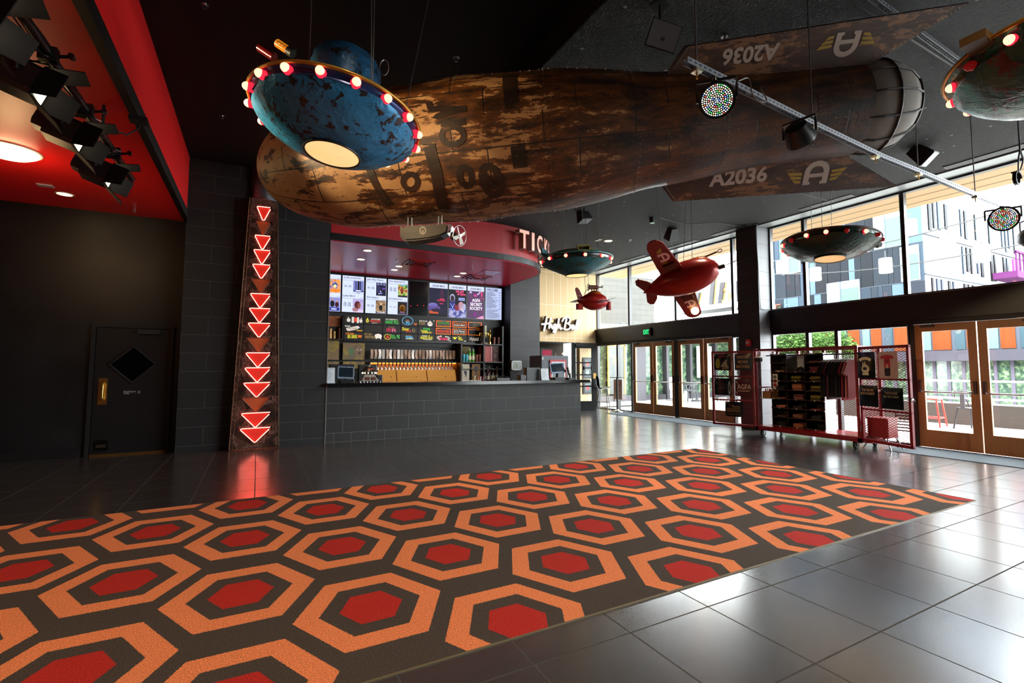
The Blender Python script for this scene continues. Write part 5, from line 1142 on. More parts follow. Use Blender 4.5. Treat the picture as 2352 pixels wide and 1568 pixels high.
# small saucer shaped lamp model on the bar
x, _ = xz(848, 870, YC); w2 = xz(867, 870, YC)[0]-x
t = T('saucer_lamp', 'small dark flying saucer model on a grey pyramid base on the bar top', 'model', (x, YC, ZT)); Mx = Matrix.Translation((x, YC, ZT))
b = MB(Mx); h0 = xz(848, 860, YC)[1]-ZT; h0 = .155
K = D('8a8078', .5); b.add([(-.17, -.13, .02), (.17, -.13, .02), (.17, .13, .02), (-.17, .13, .02), (-.08, -.06, h0), (.08, -.06, h0), (.08, .06, h0), (-.08, .06, h0)], [(0, 1, 5, 4), (1, 2, 6, 5), (2, 3, 7, 6), (3, 0, 4, 7), (4, 5, 6, 7), (3, 2, 1, 0)], K); b.to('pyramid_base', t)
b = MB(frame((x, YC-.132, ZT+.02), (1, 0, 0), (0, .07, .135)))
for s_ in (-1, 1): b.rect(s_*.055-.038, .03, s_*.055+.038, .085, .004, D('3a1a10', .3)); b.rect(s_*.055-.022, .05, s_*.055+.022, .062, .005, D('c07050'))
b.to('window', t)
b = MB(Mx); b.lathe([(.001, h0), (.09, h0), (.1, h0+.02), (.17, h0+.05), (.155, h0+.07), (.12, h0+.09), (.1, h0+.13), (.05, h0+.17), (.025, h0+.18), (.02, h0+.23), (.001, h0+.25)], mat('pewter', '4a4644', .25, .7), 32); b.to('saucer', t, 40)
b = MB(Mx)
for i in range(12): a = 2*PI*i/12+.2; b.ball((.13*math.cos(a), .13*math.sin(a), h0+.022), .011, E('fff0c8', 3), 8)
b.to('bulbs', t)
b = MB(frame((x, YC-.12, ZT+h0+.1), (1, 0, 0), (0, .2, 1))); b.text('ALAMO', 0, 0, .03, E('ff7040', .8), .002, w=.1); b.to('name_plate', t)
b = MB(Mx)
for i in range(7): b.cyl((-.18+.06*i, -.14, 0), (-.18+.06*i, -.14, .03), .008, CHR, n=8)
b.box(-.19, .19, -.145, -.135, .024, .03, CHR); b.to('front_rail', t)
# framed sign on the column
x0, z1 = xz(1175, 828, 12.48); x1, z0 = xz(1198, 850, 12.48)
t = T('framed_notice', 'small white framed notice on the grey tiled column above the bar top', 'frame', ((x0+x1)/2, 12.48, z0))
b = MB(FB(x0, 12.48, z0)); w, h = x1-x0, z1-z0
for a, c, d, e in ((0, w, 0, .03), (0, w, h-.03, h), (0, .03, 0, h), (w-.03, w, 0, h)): b.box(a, c, d, e, -.02, .01, WHITE)
b.to('frame', t); b = MB(FB(x0, 12.48, z0)); b.rect(.02, .02, w-.02, h-.02, .002, D('b8bcb8')); lines(b, w, h, 7, D('6a7a6a'), .003); b.ell(w/2, h*.5, .02, .04, .004, D('7a9a50')); b.to('print', t)
# shelf unit right of the taps
YSH = 12.55
SHM = D('1c1613', .45)
g = lambda u, v: xz(u, v, YSH)
dv = [g(u, 830)[0] for u in (1060, 1112, 1155)]; sh = [g(1108, v)[1] for v in (747, 789.5, 830.5, 843.5, 871)]
t = T('back_bar_shelves', 'dark open shelf unit behind the bar right of the taps', 'shelf unit', (dv[1], YSH+.2, .95))
for i, xx in enumerate(dv): MB().box(xx-.02, xx+.02, YSH, 12.94, .95, sh[0] if i else sh[1], SHM).to('divider', t)
for (i, j, z) in ((1, 2, sh[1]), (0, 1, sh[1]), (0, 2, sh[2]), (0, 2, .97)): MB().box(dv[i], dv[j], YSH, 12.94, z-.03, z, SHM).to('shelf', t)
MB().box(dv[0]-.0, dv[2], 12.935, 12.95, .95, sh[0], D('14100e', .5)).to('back', t)
def tumbler(label, u, v, m, h=.14, r=.035, y=12.65, grp=None, zz=None):
    x = xz(u, v, y)[0]; z = zz
    b = MB(Matrix.Translation((x, y, z))); b.lathe([(r*.8, 0), (r, h), (r*.92, h), (r*.72, .008), (.001, .008)], m, 16); return b.to('glass_tumbler', None, 50, label=label, cat='glass', group=grp)
GLB = mat('blue_glass', '4aa0b0', .1, 0, .6); GLR = mat('rosy_glass', '7a4a40', .12, 0, .6); GLC = mat('clear_glass', '8a8078', .08, 0, .6)
for u, l in ((1065, 'pale blue glass left of the other blue glass in the shelf unit by the taps'), (1072, 'pale blue glass beside the green bottles in the shelf unit')): tumbler(l, u, 825, GLB, .2, .04, zz=sh[2])
for u, l in ((1095, 'brown tinted glass right of the green bottles in the shelf unit'), (1102, 'brown tinted glass in the shelf unit against the middle divider')): tumbler(l, u, 825, GLR, .2, .04, zz=sh[2])
for u, l in ((1135, 'dim glass on the upper right shelf left of its neighbour'), (1145, 'dim glass on the upper right shelf next to the column')): tumbler(l, u, 785, GLR, .2, .04, zz=sh[1])
GRB = mat('green_bottle_glass', '4a8a2a', .1, 0, .7); CAP = D('b8b0a0', .3)
def bottle(label, x, y, z, h, r, m, cap=CAP, grp=None):
    t = T('bottle', label, 'bottle', (x, y, z), grp)
    b = MB(Matrix.Translation((x, y, z))); b.lathe([(r*.9, 0), (r, .01), (r, h*.55), (r*.85, h*.65), (r*.36, h*.75), (r*.34, h*.93), (.001, h*.93)], m, 16); b.to('glass', t, 40)
    b = MB(Matrix.Translation((x, y, z))); b.cyl((0, 0, h*.92), (0, 0, h), r*.38, cap, n=10); b.to('cap', t, 40)
    b = MB(Matrix.Translation((x, y, z))); b.lathe([(r*1.01, h*.15), (r*1.01, h*.45)], D('c8c0a8', .5), 16); b.to('label_band', t)
for i in range(4):
    x = xz(1078+4*i, 825, 12.66)[0]; bottle('green glass bottle on the shelf right of the taps, %s from the left' % ORD[i], x, 12.66+.06*(i % 2), sh[2], .36-.03*(i % 2), .045, GRB, grp='green bottles on the bar shelf')
for i in range(7):
    x = xz(1110+5.2*i, 865, 12.68)[0]; bottle(('rosy', 'dark brown', 'plum')[i % 3]+' bottle on the lowest right bar shelf, %s from the left' % ORD[i], x, 12.68+.05*(i % 2), .97, .4-.04*(i % 3), .042, mat(('rosy_glass', 'dark_bottle', 'plum_bottle')[i % 3], ('7a4a40', '2a1a14', '5a2a3a')[i % 3], .12, 0, .6), grp='bottles on the lowest right bar shelf')
b = MB(); x0 = g(1061, 820)[0]; x1 = g(1090, 820)[0]; b.box(x0, x1, 12.85, 12.9, sh[2], sh[2]+.42, pic('jar_print', ['6a3a1a', '8a7a3a', 'a86a5a'], 9, 0)); b.to('print_box', label='patterned brown box standing behind the green bottles', cat='box')
for u0, u1, h, c, l in ((1109.5, 1130, .45, 'b0504a', 'pink patterned box on the middle right shelf behind the bar'), (1131, 1135.5, .45, 'c07880', 'narrow pink striped box on the middle right shelf'), (1137, 1152, .45, '4a1c16', 'dark red patterned box at the right end of the middle shelf')):
    x0 = g(u0, 820)[0]; x1 = g(u1, 820)[0]; y0 = 12.68
    t = T('gift_box', l, 'box', ((x0+x1)/2, y0, sh[2])); b = MB(); b.box(x0, x1, y0, y0+.2, sh[2], sh[2]+h, pic('box_'+c, [c, c, '8a6a50'], 8, 0, int(u0))); b.to('carton', t)
    MB().box(x0-.002, x1+.002, y0-.002, y0+.202, sh[2]+h*.86, sh[2]+h, D(c, .5)).to('lid', t)
# trophies, pennant, statuette, prints
t = T('trophy_cup', 'gold and silver trophy cup with two handles on the top right shelf', 'trophy', (g(1115, 785)[0], 12.65, sh[1])); x = g(1115, 785)[0]; Mx = Matrix.Translation((x, 12.65, sh[1]))
GD = mat('trophy_gold', 'd0b060', .25, 1)
b = MB(Mx); b.box(-.09, .09, -.06, .06, 0, .05, D('6a5030', .4)); b.to('plinth', t)
b = MB(Mx); b.lathe([(.05, .05), (.02, .08), (.018, .14), (.07, .2), (.085, .32), (.08, .32), (.06, .2), (.001, .16)], GD, 20); b.to('cup', t, 40)
for s_ in (-1, 1): MB(Mx).tube([(s_*.075, 0, .3), (s_*.13, 0, .3), (s_*.13, 0, .22), (s_*.07, 0, .2)], .01, GD, 6).to('handle', t)
b = MB(Mx); b.lathe([(.03, .32), (.02, .36), (.03, .4), (.012, .46), (.001, .5)], mat('trophy_silver', 'd8dcd0', .2, 1), 12); b.to('finial', t, 40)
t = T('statuette', 'small gold statuette beside the trophy cup on the top right shelf', 'trophy', (g(1128, 785)[0], 12.65, sh[1])); Mx = Matrix.Translation((g(1128, 785)[0], 12.65, sh[1]))
MB(Mx).lathe([(.05, 0), (.045, .06), (.03, .07), (.001, .07)], GD, 14).to('base', t, 40)
MB(Mx).lathe([(.02, .07), (.025, .15), (.04, .24), (.03, .3), (.015, .32), (.03, .36), (.028, .39), (.001, .41)], mat('dim_gold', '8a6a2a', .3, .9), 14).to('figure', t, 40)
b = MB(FB(g(1117.5, 765)[0], 12.7, sh[0])); b.prism([(-.07, -.03), (.06, .02), (.06, -.32)], 0, .008, D('c8c098', .6)); b.to('pennant', label='pale hanging pennant over the trophy cup', cat='pennant')
for u0, u1, c1, l in ((1061, 1080, 'c0b49c', 'pale art print with a dark blue blot on the lowest shelf right of the taps'), (1086, 1105, '8a5a1c', 'amber art print with a dark crouching shape on the lowest shelf')):
    x0, x1 = g(u0, 860)[0], g(u1, 860)[0]; M = FB(x0, YSH+.06, .97); w, h = x1-x0, .47
    t = T('art_print', l, 'print', ((x0+x1)/2, YSH+.06, .97)); MB(M).box(0, w, 0, h, -.02, 0, D(c1, .6)).to('board', t)
    b = MB(M)
    if u0 < 1070: b.flat([(w*.3, h*.65), (w*.55, h*.6), (w*.7, h*.62), (w*.68, h*.42), (w*.58, h*.2), (w*.5, h*.38), (w*.38, h*.45)], .002, D('2a2440')); b.ell(w*.1, h*.8, w*.1, h*.1, .002, D('2a2030'))
    else: b.ell(w*.45, h*.72, w*.26, h*.2, .002, D('2a1a10')); b.ell(w*.7, h*.85, w*.16, h*.08, .0025, D('4a2a14')); b.flat([(w*.2, h*.4), (w*.6, h*.55), (w*.7, h*.2), (w*.25, h*.1)], .0022, D('5a3a1a'))
    b.to('picture', t)
for i, (u, c, l) in enumerate(((1078, '1a1614', 'black book lying on the shelf ledge above the pale art print'), (1088, '221c18', 'dark book lying on the ledge above the amber art print'))):
    x = g(u, 838)[0]; t = T('book', l, 'book', (x, 12.7, sh[2]-.2)); MB().box(x-.09, x+.09, 12.62, 12.85, sh[2]-.19, sh[2]-.13, D(c, .4)).to('cover', t); MB().box(x-.085, x+.085, 12.615, 12.63, sh[2]-.18, sh[2]-.14, D('8a7a60', .7)).to('pages', t)
MB().box(dv[0], dv[2], YSH+.02, 12.94, sh[2]-.21, sh[2]-.19, SHM).to('shelf', bpy.data.objects['back_bar_shelves'])
x = xz(1089, 862, 10.1)[0]; b = MB(Matrix.Translation((x, 10.1, ZT))); t = T('drink_glass', 'short glass of amber drink on the bar top below the art prints', 'glass', (x, 10.1, ZT))
b.lathe([(.03, 0), (.04, .11), (.037, .11), (.028, .01), (.001, .01)], mat('clear_tumbler', 'b0a080', .1), 18); b.to('tumbler', t, 40); MB(Matrix.Translation((x, 10.1, ZT))).lathe([(.028, .01), (.0365, .1), (.001, .1)], mat('amber_drink', 'c08a1a', .1), 18).to('drink', t, 40)
for i in range(5):
    x = xz(1064+9*i, 872, 9.98)[0]; MB().box(x-.035, x+.035, 9.95, 10.02, ZT, ZT+.012, D('d8d4cc', .6)).to('coaster', label='white coaster lying on the bar top by the shelf unit, %s from the left' % ORD[i], cat='coaster', group='coasters on the bar top')
for i in range(3):
    x = xz(1099+5*i, 868, 10.05)[0]; b = MB(); b.cyl((x, 10.05, ZT), (x+.01*(i-1), 10.05, ZT+.09), .012, D(('c04038', 'd8c8c0', 'a03048')[i], .4), n=8); b.to('straw_bundle', label='small '+('red', 'white', 'crimson')[i]+' straw bundle standing on the bar top right of the amber drink', cat='straws', group='straws on the bar top')
b = MB(); x = xz(1158, 866, 10.2)[0]; b.tube([(x-.2, 10.2, ZT+.04), (x-.05, 10.2, ZT+.1), (x+.1, 10.18, ZT+.06), (x+.12, 10.1, ZT+.02)], .012, BLACK, 6); b.rbox(x-.25, x+.12, 10.1, 10.3, ZT, ZT+.05, PLK, .03); b.to('soda_gun_tray', label='black tray with a hose on the bar top by the tiled column', cat='tray')
# art panels and shelf at the left end
for u0, v0, u1, v1, c, l in ((788, 787, 837, 826, 1, 'yellow comic style panel with a pale face behind the bar'), (754, 780, 778, 826, 2, 'yellow and mauve art panel at the left end behind the bar'), (788, 830, 837, 846, 3, 'lower mauve art panel mostly hidden by the tills'), (753, 830, 778, 846, 4, 'lower yellow art panel beside the tiled wall')):
    x0, z1 = xz(u0, v0, 12.86); x1, z0 = xz(u1, v1, 12.86); M = FB(x0, 12.86, z0); w, h = x1-x0, z1-z0
    t = T('wall_art', l, 'art panel', ((x0+x1)/2, 12.86, z0)); MB(M).box(0, w, 0, h, -.03, 0, pic('panel%d' % c, ['8a7220', '7a6050', '9a8228', '6a5850', '7a6a24'], 4, 0, c)).to('canvas', t)
    if c == 1:
        b = MB(M); SK = D('7c6656', .7); b.ell(w*.72, h*.55, w*.2, h*.33, .002, SK); b.ell(w*.38, h*.5, w*.14, h*.26, .002, D('5a7050', .7)); b.ell(w*.66, h*.6, w*.04, h*.03, .003, D('d0c8b8')); b.ell(w*.82, h*.6, w*.04, h*.03, .003, D('d0c8b8')); b.ell(w*.76, h*.4, w*.05, h*.06, .003, D('3a2420')); b.tube([(w*.54, h*.7, .003), (w*.62, h*.86, .003), (w*.8, h*.9, .003), (w*.92, h*.75, .003)], .006, D('4a3a2a'), 4); b.to('painted_face', t)
xl0, zl1 = xz(754, 727, 12.7); xl1, zl0 = xz(788, 778, 12.7); xl0 = 1.12
t = T('shelf_cubby', 'dark shelf cubby at the far left behind the bar above the art panel', 'shelf', ((xl0+xl1)/2, 12.8, zl0))
b = MB(); b.box(xl0, xl1, 12.66, 12.94, zl0-.03, zl0, SHM); b.to('shelf', t); b = MB(); b.box(xl1-.03, xl1, 12.66, 12.94, zl0, zl1, SHM); b.to('side_panel', t)
bx0 = xz(755, 740, 12.8)[0]; b = MB(); b.box(bx0, bx0+.26, 12.8, 12.9, zl0+.3, zl0+.55, pic('crate_print', ['6a3010', 'a85a2a', '4a3418'], 6, 0, 6)); b.box(bx0, bx0+.28, 12.82, 12.92, zl0, zl0+.3, D('1a1210')); b.to('poster_box', label='orange and brown printed box on the far left shelf', cat='box')
for u, c, h, l in ((758, 'a87a4a', .24, 'tan beaker at the left of the far left shelf'), (767, '8a6a2a', .18, 'brass coloured cup in the middle of the far left shelf'), (779, '5a2410', .26, 'dark red bottle shape at the right of the far left shelf')):
    x = xz(u, 770, 12.75)[0]; b = MB(Matrix.Translation((x, 12.75, zl0))); b.lathe([(.04, 0), (.045, h*.4), (.035, h*.6), (.045, h), (.001, h*.98)], D(c, .35, .3), 16); b.to('beaker', None, 40, label=l, cat='cup')
for u in (786, 842): pass
# ticket machine behind the counter end
M = FB(6.42, 11.2, 0); t = T('ticket_machine', 'grey ticket machine with a red framed screen beyond the right end of the bar', 'machine', (6.84, 11.4, 0))
b = MB(); b.rbox(6.42, 7.27, 11.2, 11.85, 0, 1.66, mat('machine_grey', '4a4e54', .4), .02); b.to('cabinet', t)
b = MB(M); b.rbox(.25, .76, .95, 1.555, 0, .03, D('b01822', .35), .02); b.to('red_panel', t); b = MB(M); b.rect(.3, 1.03, .72, 1.5, .032, PAPER); b.rect(.33, 1.06, .69, 1.47, .034, D('60686c', .2)); b.to('screen', t)
b = MB(M); b.rect(.03, 1.55, .07, 1.62, .002, D('b0b0a8')); b.to('sticker', t)
b = MB(M); b.cyl((.62, 1.66, -.3), (.62, 1.74, -.3), .008, STEEL); b.to('antenna', t)
# cream wall sign
t = T('script_shop_sign', 'white script sign on the cream wall with deep gold sides', 'sign', ony(1282, 745, 13.35))
p0 = ony(1240, 763, 13.42); p1 = ony(1327, 763, 13.42); W_ = p1.x-p0.x
SG = mat('sign_side_gold', '5a4a30', .4, .4); SF = mat('sign_face_white', 'f4f4f0', .4, 0, .5, (1, 1, 1), .35)
M = frame((p0.x+W_*.5, 13.49, p0.z+.12), (1, 0, -.0), (.12, 0, 1))
def script(b, z, r, m):
    S_ = W_
    def pl(pts): b.tube([(x*S_-S_/2, y*S_, z) for x, y in pts], r, m, 6)
    pl([(.06, -.06), (.1, .1), (.13, .27), (.115, .1)]); pl([(.0, .09), (.1, .1), (.2, .12)]); pl([(.19, -.0), (.21, .1), (.24, .24)])
    pl([(.255, .1), (.26, .02), (.28, .0), (.3, .03)]); pl([(.37, .1), (.33, .1), (.31, .05), (.33, .0), (.36, .04), (.38, .1), (.37, -.02), (.34, -.09), (.3, -.07), (.33, -.02), (.4, .03)])
    pl([(.41, .0), (.43, .12), (.45, .24)]); pl([(.425, .04), (.45, .1), (.475, .1), (.475, .02), (.5, .0), (.53, .03)])
    pl([(.59, .0), (.62, .12), (.65, .24)]); pl([(.53, .17), (.58, .25), (.68, .28), (.75, .25), (.74, .17), (.66, .13), (.72, .12), (.76, .07), (.72, .01), (.63, -.01), (.57, .02)])
    pl([(.84, .1), (.8, .1), (.78, .05), (.8, .0), (.83, .04), (.85, .1), (.85, .02), (.87, .0)]); pl([(.89, .0), (.92, .12), (.95, .24)]); pl([(.94, .0), (.97, .12), (1.0, .23)])
b = MB(M); 
for q in range(6): script(b, .03+.025*q, .02, SG)
b.to('return_sides', t); b = MB(M); script(b, .17, .03, SF); b.ell(-W_/2+.265*W_, .17*W_, .045, .05, .2, D('c8a030', .3), 18, .35); b.to('letter_faces', t, 50)
# passage under the cream wall with an open glazed door
b = MB(); b.box(7.2, 8.3, 14.3, 14.4, 0, 2.0, D('1c2226', .3)); b.to('dark_partition', label='dark panel inside the passage under the cream wall', cat='panel')
x0, z1 = xz(1247, 803, 14.25); x1, z0 = xz(1268, 815, 14.25); b = MB(FB(x0, 14.28, z0-.15)); b.box(-.06, x1-x0+.06, -.06, z1-z0+.2, -.02, 0, BLACK); b.rect(0, 0, x1-x0, z1-z0+.15, .002, E('c01850', .8)); b.to('lit_poster', label='dark framed poster glowing pink in the passage under the cream wall', cat='poster')
for u, v, w_l in ((1299, 806, 'highest'), (1293, 812, 'leftmost'), (1310, 809, 'rightmost')):
    p = ony(u, v, 14.35); b = MB(); b.ball(p, .03, E('ffd090', 5), 10); b.cyl(p, (p.x, p.y, 2.17), .004, BLACK, n=6); b.to('pendant_bulb', None, 40, label='small pendant bulb in the passage under the cream wall, %s of three' % w_l, cat='light', group='bulbs in the passage')
dl, drr = Vector((8.56, 13.0, 0)), Vector((9.36, 12.78, 0)); M = frame(dl, drr-dl, (0, 0, 1)); wd = (drr-dl).length
t = T('glazed_door', 'open black door with four glass panes leading to the passage under the cream wall', 'door', dl.lerp(drr, .5))
zs = [.3, .76, 1.12, 1.5, 1.95]; DB = D('141414', .3)
b = MB(M); b.box(0, .13, 0, 2.12, -.045, 0, DB); b.box(wd-.17, wd, 0, 2.12, -.045, 0, DB); b.box(.13, wd-.17, 0, .3, -.045, 0, DB); b.box(.13, wd-.17, 1.95, 2.12, -.045, 0, DB)
for z in zs[1:-1]: b.box(.13, wd-.17, z-.02, z+.02, -.045, 0, DB)
b.to('frame', t)
for z0, z1 in zip(zs, zs[1:]): MB(M).box(.13, wd-.17, z0+.02, z1-.02, -.026, -.02, GLASS).to('pane', t)
MB(M).box(.12, .4, 2.02, 2.08, 0, .05, D('222222', .4)).to('door_closer', t); MB(M).box(wd-.12, wd-.03, 1.0, 1.17, 0, .006, BRASS).to('brass_plate', t)
# posters on the wall seen through that door
for i, (z, l) in enumerate(((1.7, 'top'), (1.3, 'middle'), (.86, 'bottom'))):
    x, _ = xz(1348, 830, 13.48); zc = (xz(1348, (834, 854, 889)[i], 13.46)[1]); M2 = FB(x-.1, 13.49, zc-.17); t2 = T('framed_poster', l+' black framed poster on the cream wall seen through the open glazed door', 'poster', (x, 13.49, zc-.17))
    b = MB(M2); b.box(-.06, .3, -.05, .36, 0, .02, BLACK); b.to('frame', t2); b = MB(M2); b.rect(0, 0, .24, .31, .022, D('40484c')); lines(b, .24, .31, 8, D('a8b0b0'), .023, i); b.ell(.12, .15, .06, .08, .024, D(('b05040', '90a0a0', 'b03030')[i])); b.to('print', t2)
# exit sign, fire alarm
p = onx(1487, 762, 9.83); M = FX(9.83, p.y, p.z); t = T('exit_sign', 'green lit EXIT sign on the dark band above the far doors', 'exit sign', p)
b = MB(M); b.box(-.16, .16, -.12, .12, -.02, .03, D('141414', .4)); b.to('case', t); b = MB(M); b.text('EXIT', -.02, 0, .18, E('20ff80', 2.2), .032, w=.23); b.to('lettering', t)
p = onx(1721, 787, 9.49); M = FX(9.49, p.y, p.z); t = T('fire_alarm', 'red fire alarm box on the dark face of the tiled pillar', 'fire alarm', p)
b = MB(M); b.rbox(-.06, .06, -.075, .075, -.01, .045, D('c01418', .35), .01); b.to('case', t); b = MB(M); b.rect(-.045, -.03, -.01, .03, .046, D('e0d8d8')); b.text('FIRE', .02, 0, .03, D('f0e0e0'), .047); b.to('strobe', t)
# bar stool and high table by the far windows
bs = Vector((9.36, 12.45, 0)); t = T('bar_stool', 'black shell bar stool with slim metal legs before the far windows', 'stool', bs); Mx = Matrix.Translation(bs) @ Matrix.Rotation(R(-25), 4, 'Z')
b = MB(Mx)
rows = []
for j in range(9):
    f = j/8
    prof = [(.22, .72), (.1, .7), (-.05, .69), (-.16, .7), (-.2, .76), (-.215, .85), (-.22, .95), (-.23, 1.03), (-.235, 1.08)][j]
    hw = [.18, .21, .22, .215, .21, .205, .19, .16, .1][j]
    rows.append([(prof[0]+.05*(abs(i-3)/3)**2*(1 if j > 3 else 0), hw*(i-3)/3, prof[1]+.04*(abs(i-3)/3)**2*(1 if j < 4 else 0)) for i in range(7)])
vs = [v for r_ in rows for v in r_]; n = len(vs); fs = [(j*7+i, j*7+i+1, j*7+i+8, j*7+i+7) for j in range(8) for i in range(6)]
b.add(vs, fs, mat('black_shell', '0c0c0d', .18, 0, .6)); b.add([(x-.012 if j > 27 else x, y, z-.012) for j, (x, y, z) in enumerate(vs)], [f[::-1] for f in fs], mat('black_shell', '0c0c0d', .18)); b.to('seat_shell', t, 50)
for sx_, sy_ in ((1, 1), (1, -1), (-1, 1), (-1, -1)): MB(Mx).cyl((sx_*.1, sy_*.12, .69), (sx_*.18, sy_*.2, 0), .013, STEEL).to('leg', t, 40)
b = MB(Mx); c = [(.16, .18, .28), (.16, -.18, .28), (-.16, -.18, .28), (-.16, .18, .28)]; b.tube(c, .009, STEEL, 6, True); b.to('footrest', t)
tb = Vector((9.7, 12.2, 0)); t = T('high_table', 'black high table on a slim pole by the far windows beside the stool', 'table', tb)
b = MB(Matrix.Translation(tb)); b.lathe([(.001, 1.03), (.2, 1.03), (.22, 1.035), (.22, 1.05), (.001, 1.05)], D('1a1a1a', .25), 30); b.to('table_top', t, 40)
MB().cyl(tb+Vector((0, 0, .03)), tb+Vector((0, 0, 1.03)), .03, D('1a1a1a', .3)).to('pole', t, 40)
b = MB(Matrix.Translation(tb)); b.lathe([(.2, 0), (.19, .015), (.06, .04), (.03, .07)], CHR, 30); b.to('base', t, 40)
# notice board seen behind the stool
b = MB(FX(9.88, 12.6, .35)); b.rbox(0, .42, 0, .62, -.006, 0, D('c8a898', .6), .01); lines(b, .42, .56, 12, D('a06050'), .001); b.ell(.33, .5, .05, .06, .002, D('c04040'), 18, .7); b.tube([(.3, .46, .002), (.36, .54, .002)], .004, D('c04040'), 4); b.to('window_notice', label='pale red printed notice behind the stool low on the far window', cat='notice')
# floor mats and carpet
def mat_carpet(nm, c1, c2):
    k = NT(nm); p = k.pos(); n = k.noise(p, 160, 3, .7); n2 = k.noise(p, 3, 3); k.out(k.mix(n, c1, c2), .95); k.bump(n, .6, .01); return k.m
MATM = mat_carpet('grey_mat_pile', '2e3438', '5a6268')
for y0, y1, l in ((9.98, 11.85, 'grey entrance mat before the farthest pair of doors'), (8.05, 9.93, 'grey entrance mat beside the farthest mat, behind the left cage door'), (2.5, 4.4, 'grey entrance mat before the near pair of doors')):
    b = MB(); b.rbox(8.98, 9.9, y0, y1, 0, .008, MATM, .02); b.to('floor_mat', label=l, cat='mat')
def carpet_mat():
    k = NT('hexagon_carpet'); p = k.pos(); x, y, _ = k.sep(p)
    w, h = 1.288, .548
    # plain honeycomb: hexagon distance in two interleaved lattices
    def cell(ox, oy):
        fx = k.math('SUBTRACT', k.math('FLOORED_MODULO', k.math('ADD', x, 40*w-ox+w/2), w), w/2)
        fy = k.math('SUBTRACT', k.math('FLOORED_MODULO', k.math('ADD', y, 40*h-oy+h), 2*h), h)
        ax = k.math('ABSOLUTE', fx); ay = k.math('ABSOLUTE', fy); q = ((w/2)**2+h*h)/2
        # hexagon with flat sides across y and points along x
        return k.math('MAXIMUM', k.math('MULTIPLY', ay, .84), k.math('ADD', k.math('MULTIPLY', ax, .866), k.math('MULTIPLY', ay, .42)))
    d = k.math('MINIMUM', cell(1.25, 2.43), cell(1.25+w/2, 2.43+h))
    nz = k.math('MULTIPLY', k.math('SUBTRACT', k.noise(p, 140, 2), .5), .012)
    d = k.math('ADD', d, nz)
    c = k.ramp(d, [(0, 'c02a1c'), (.145, '4e4136'), (.235, 'f78a52'), (.345, '4e4136')], 'CONSTANT')
    n = k.noise(p, 120, 3, .8); n2 = k.noise(p, 1.1, 3)
    v = k.math('ADD', k.math('MULTIPLY', k.ramp(n, [(.3, .45), (.7, 1.25)]), .9), k.math('MULTIPLY', n2, .12))
    m = k.n('Mix', data_type='RGBA', blend_type='MULTIPLY'); m.inputs[0].default_value = 1; k.l(c, m.inputs[6]); k.l(k.comb(v, v, v), m.inputs[7])
    k.out(m.outputs[2], .95); k.b.inputs['Specular IOR Level'].default_value = .15; k.bump(n, .7, .008); return k.m
b = MB(); b.box(-4.5, 6.38, 2.3, 5.98, 0, .009, carpet_mat()); b.box(-4.5, 6.385, 2.297, 2.3, 0, .0085, D('6a5838', .6)); b.box(6.38, 6.386, 2.295, 5.985, 0, .01, D('2a2218', .8)); b.box(-4.5, 6.385, 5.98, 5.985, 0, .01, D('2a2218', .8))
b.to('hexagon_carpet', label='large carpet with red centred orange and brown hexagons on the dark tiled floor', cat='carpet')
# ================================================================== rolling merchandise cage
CR = mat('cage_red', '7a1016', .4, .1); CRD = mat('cage_red_deck', '8a141c', .25, .1)
def mesh_fill(b, w, h, m, step=.034, wd=.004, x0=0, y0=0):
    # diamond expanded metal in local XY, ribbons clipped to the rectangle
    sl = .55
    for sg in (1, -1):
        c = -w*sl if sg > 0 else 0
        c1 = h if sg > 0 else h+w*sl
        while c < c1:
            pts = []
            for x in (0, w):
                y = c+sg*sl*x
                pts.append((x, y))
            (xa, ya), (xb, yb) = pts
            # clip
            def clip(xa, ya, xb, yb):
                t0, t1 = 0, 1; dy = yb-ya
                if abs(dy) < 1e-9: return None
                for lim, s_ in ((0, 1), (h, -1)):
                    t = (lim-ya)/dy
                    if (dy > 0) == (s_ > 0): t0 = max(t0, t)
                    else: t1 = min(t1, t)
                if t0 >= t1: return None
                return xa+(xb-xa)*t0, ya+dy*t0, xa+(xb-xa)*t1, ya+dy*t1
            r_ = clip(xa, ya, xb, yb)
            if r_:
                X0, Y0, X1, Y1 = r_
                b.add([(x0+X0, y0+Y0-wd, 0), (x0+X1, y0+Y1-wd, 0), (x0+X1, y0+Y1+wd, 0), (x0+X0, y0+Y0+wd, 0)], [(0, 1, 2, 3)], m)
            c += step
    return b
X0, X1, YA, YZ, ZD, ZTOP = 8.72, 9.42, 4.61, 6.54, .2, 1.695
cage = T('merchandise_cage', 'red rolling wire merchandise cage standing open before the window', 'display cage', (9.07, 5.57, 0))
def bar3(b, p, q, w=.04): 
    p, q = Vector(p), Vector(q)
    b.box(min(p.x, q.x)-w/2, max(p.x, q.x)+w/2, min(p.y, q.y)-w/2, max(p.y, q.y)+w/2, min(p.z, q.z)-w/2, max(p.z, q.z)+w/2, CR)
b = MB()
for x in (X0, X1):
    for y in (YA, YZ): bar3(b, (x, y, .13), (x, y, ZTOP), .05)
    bar3(b, (x, YA, ZTOP), (x, YZ, ZTOP), .04); bar3(b, (x, YA, .15), (x, YZ, .15), .06)
for y in (YA, YZ): bar3(b, (X0, y, ZTOP), (X1, y, ZTOP), .04); bar3(b, (X0, y, .15), (X1, y, .15), .06); bar3(b, (X0, y, .95), (X1, y, .95), .03)
bar3(b, (X1, (YA+YZ)/2, .15), (X1, (YA+YZ)/2, ZTOP), .05); bar3(b, (X1, YA, .95), (X1, YZ, .95), .03); bar3(b, (X1, YZ-.45, .95), (X1, YZ-.45, ZTOP), .05)
b.to('frame', cage)
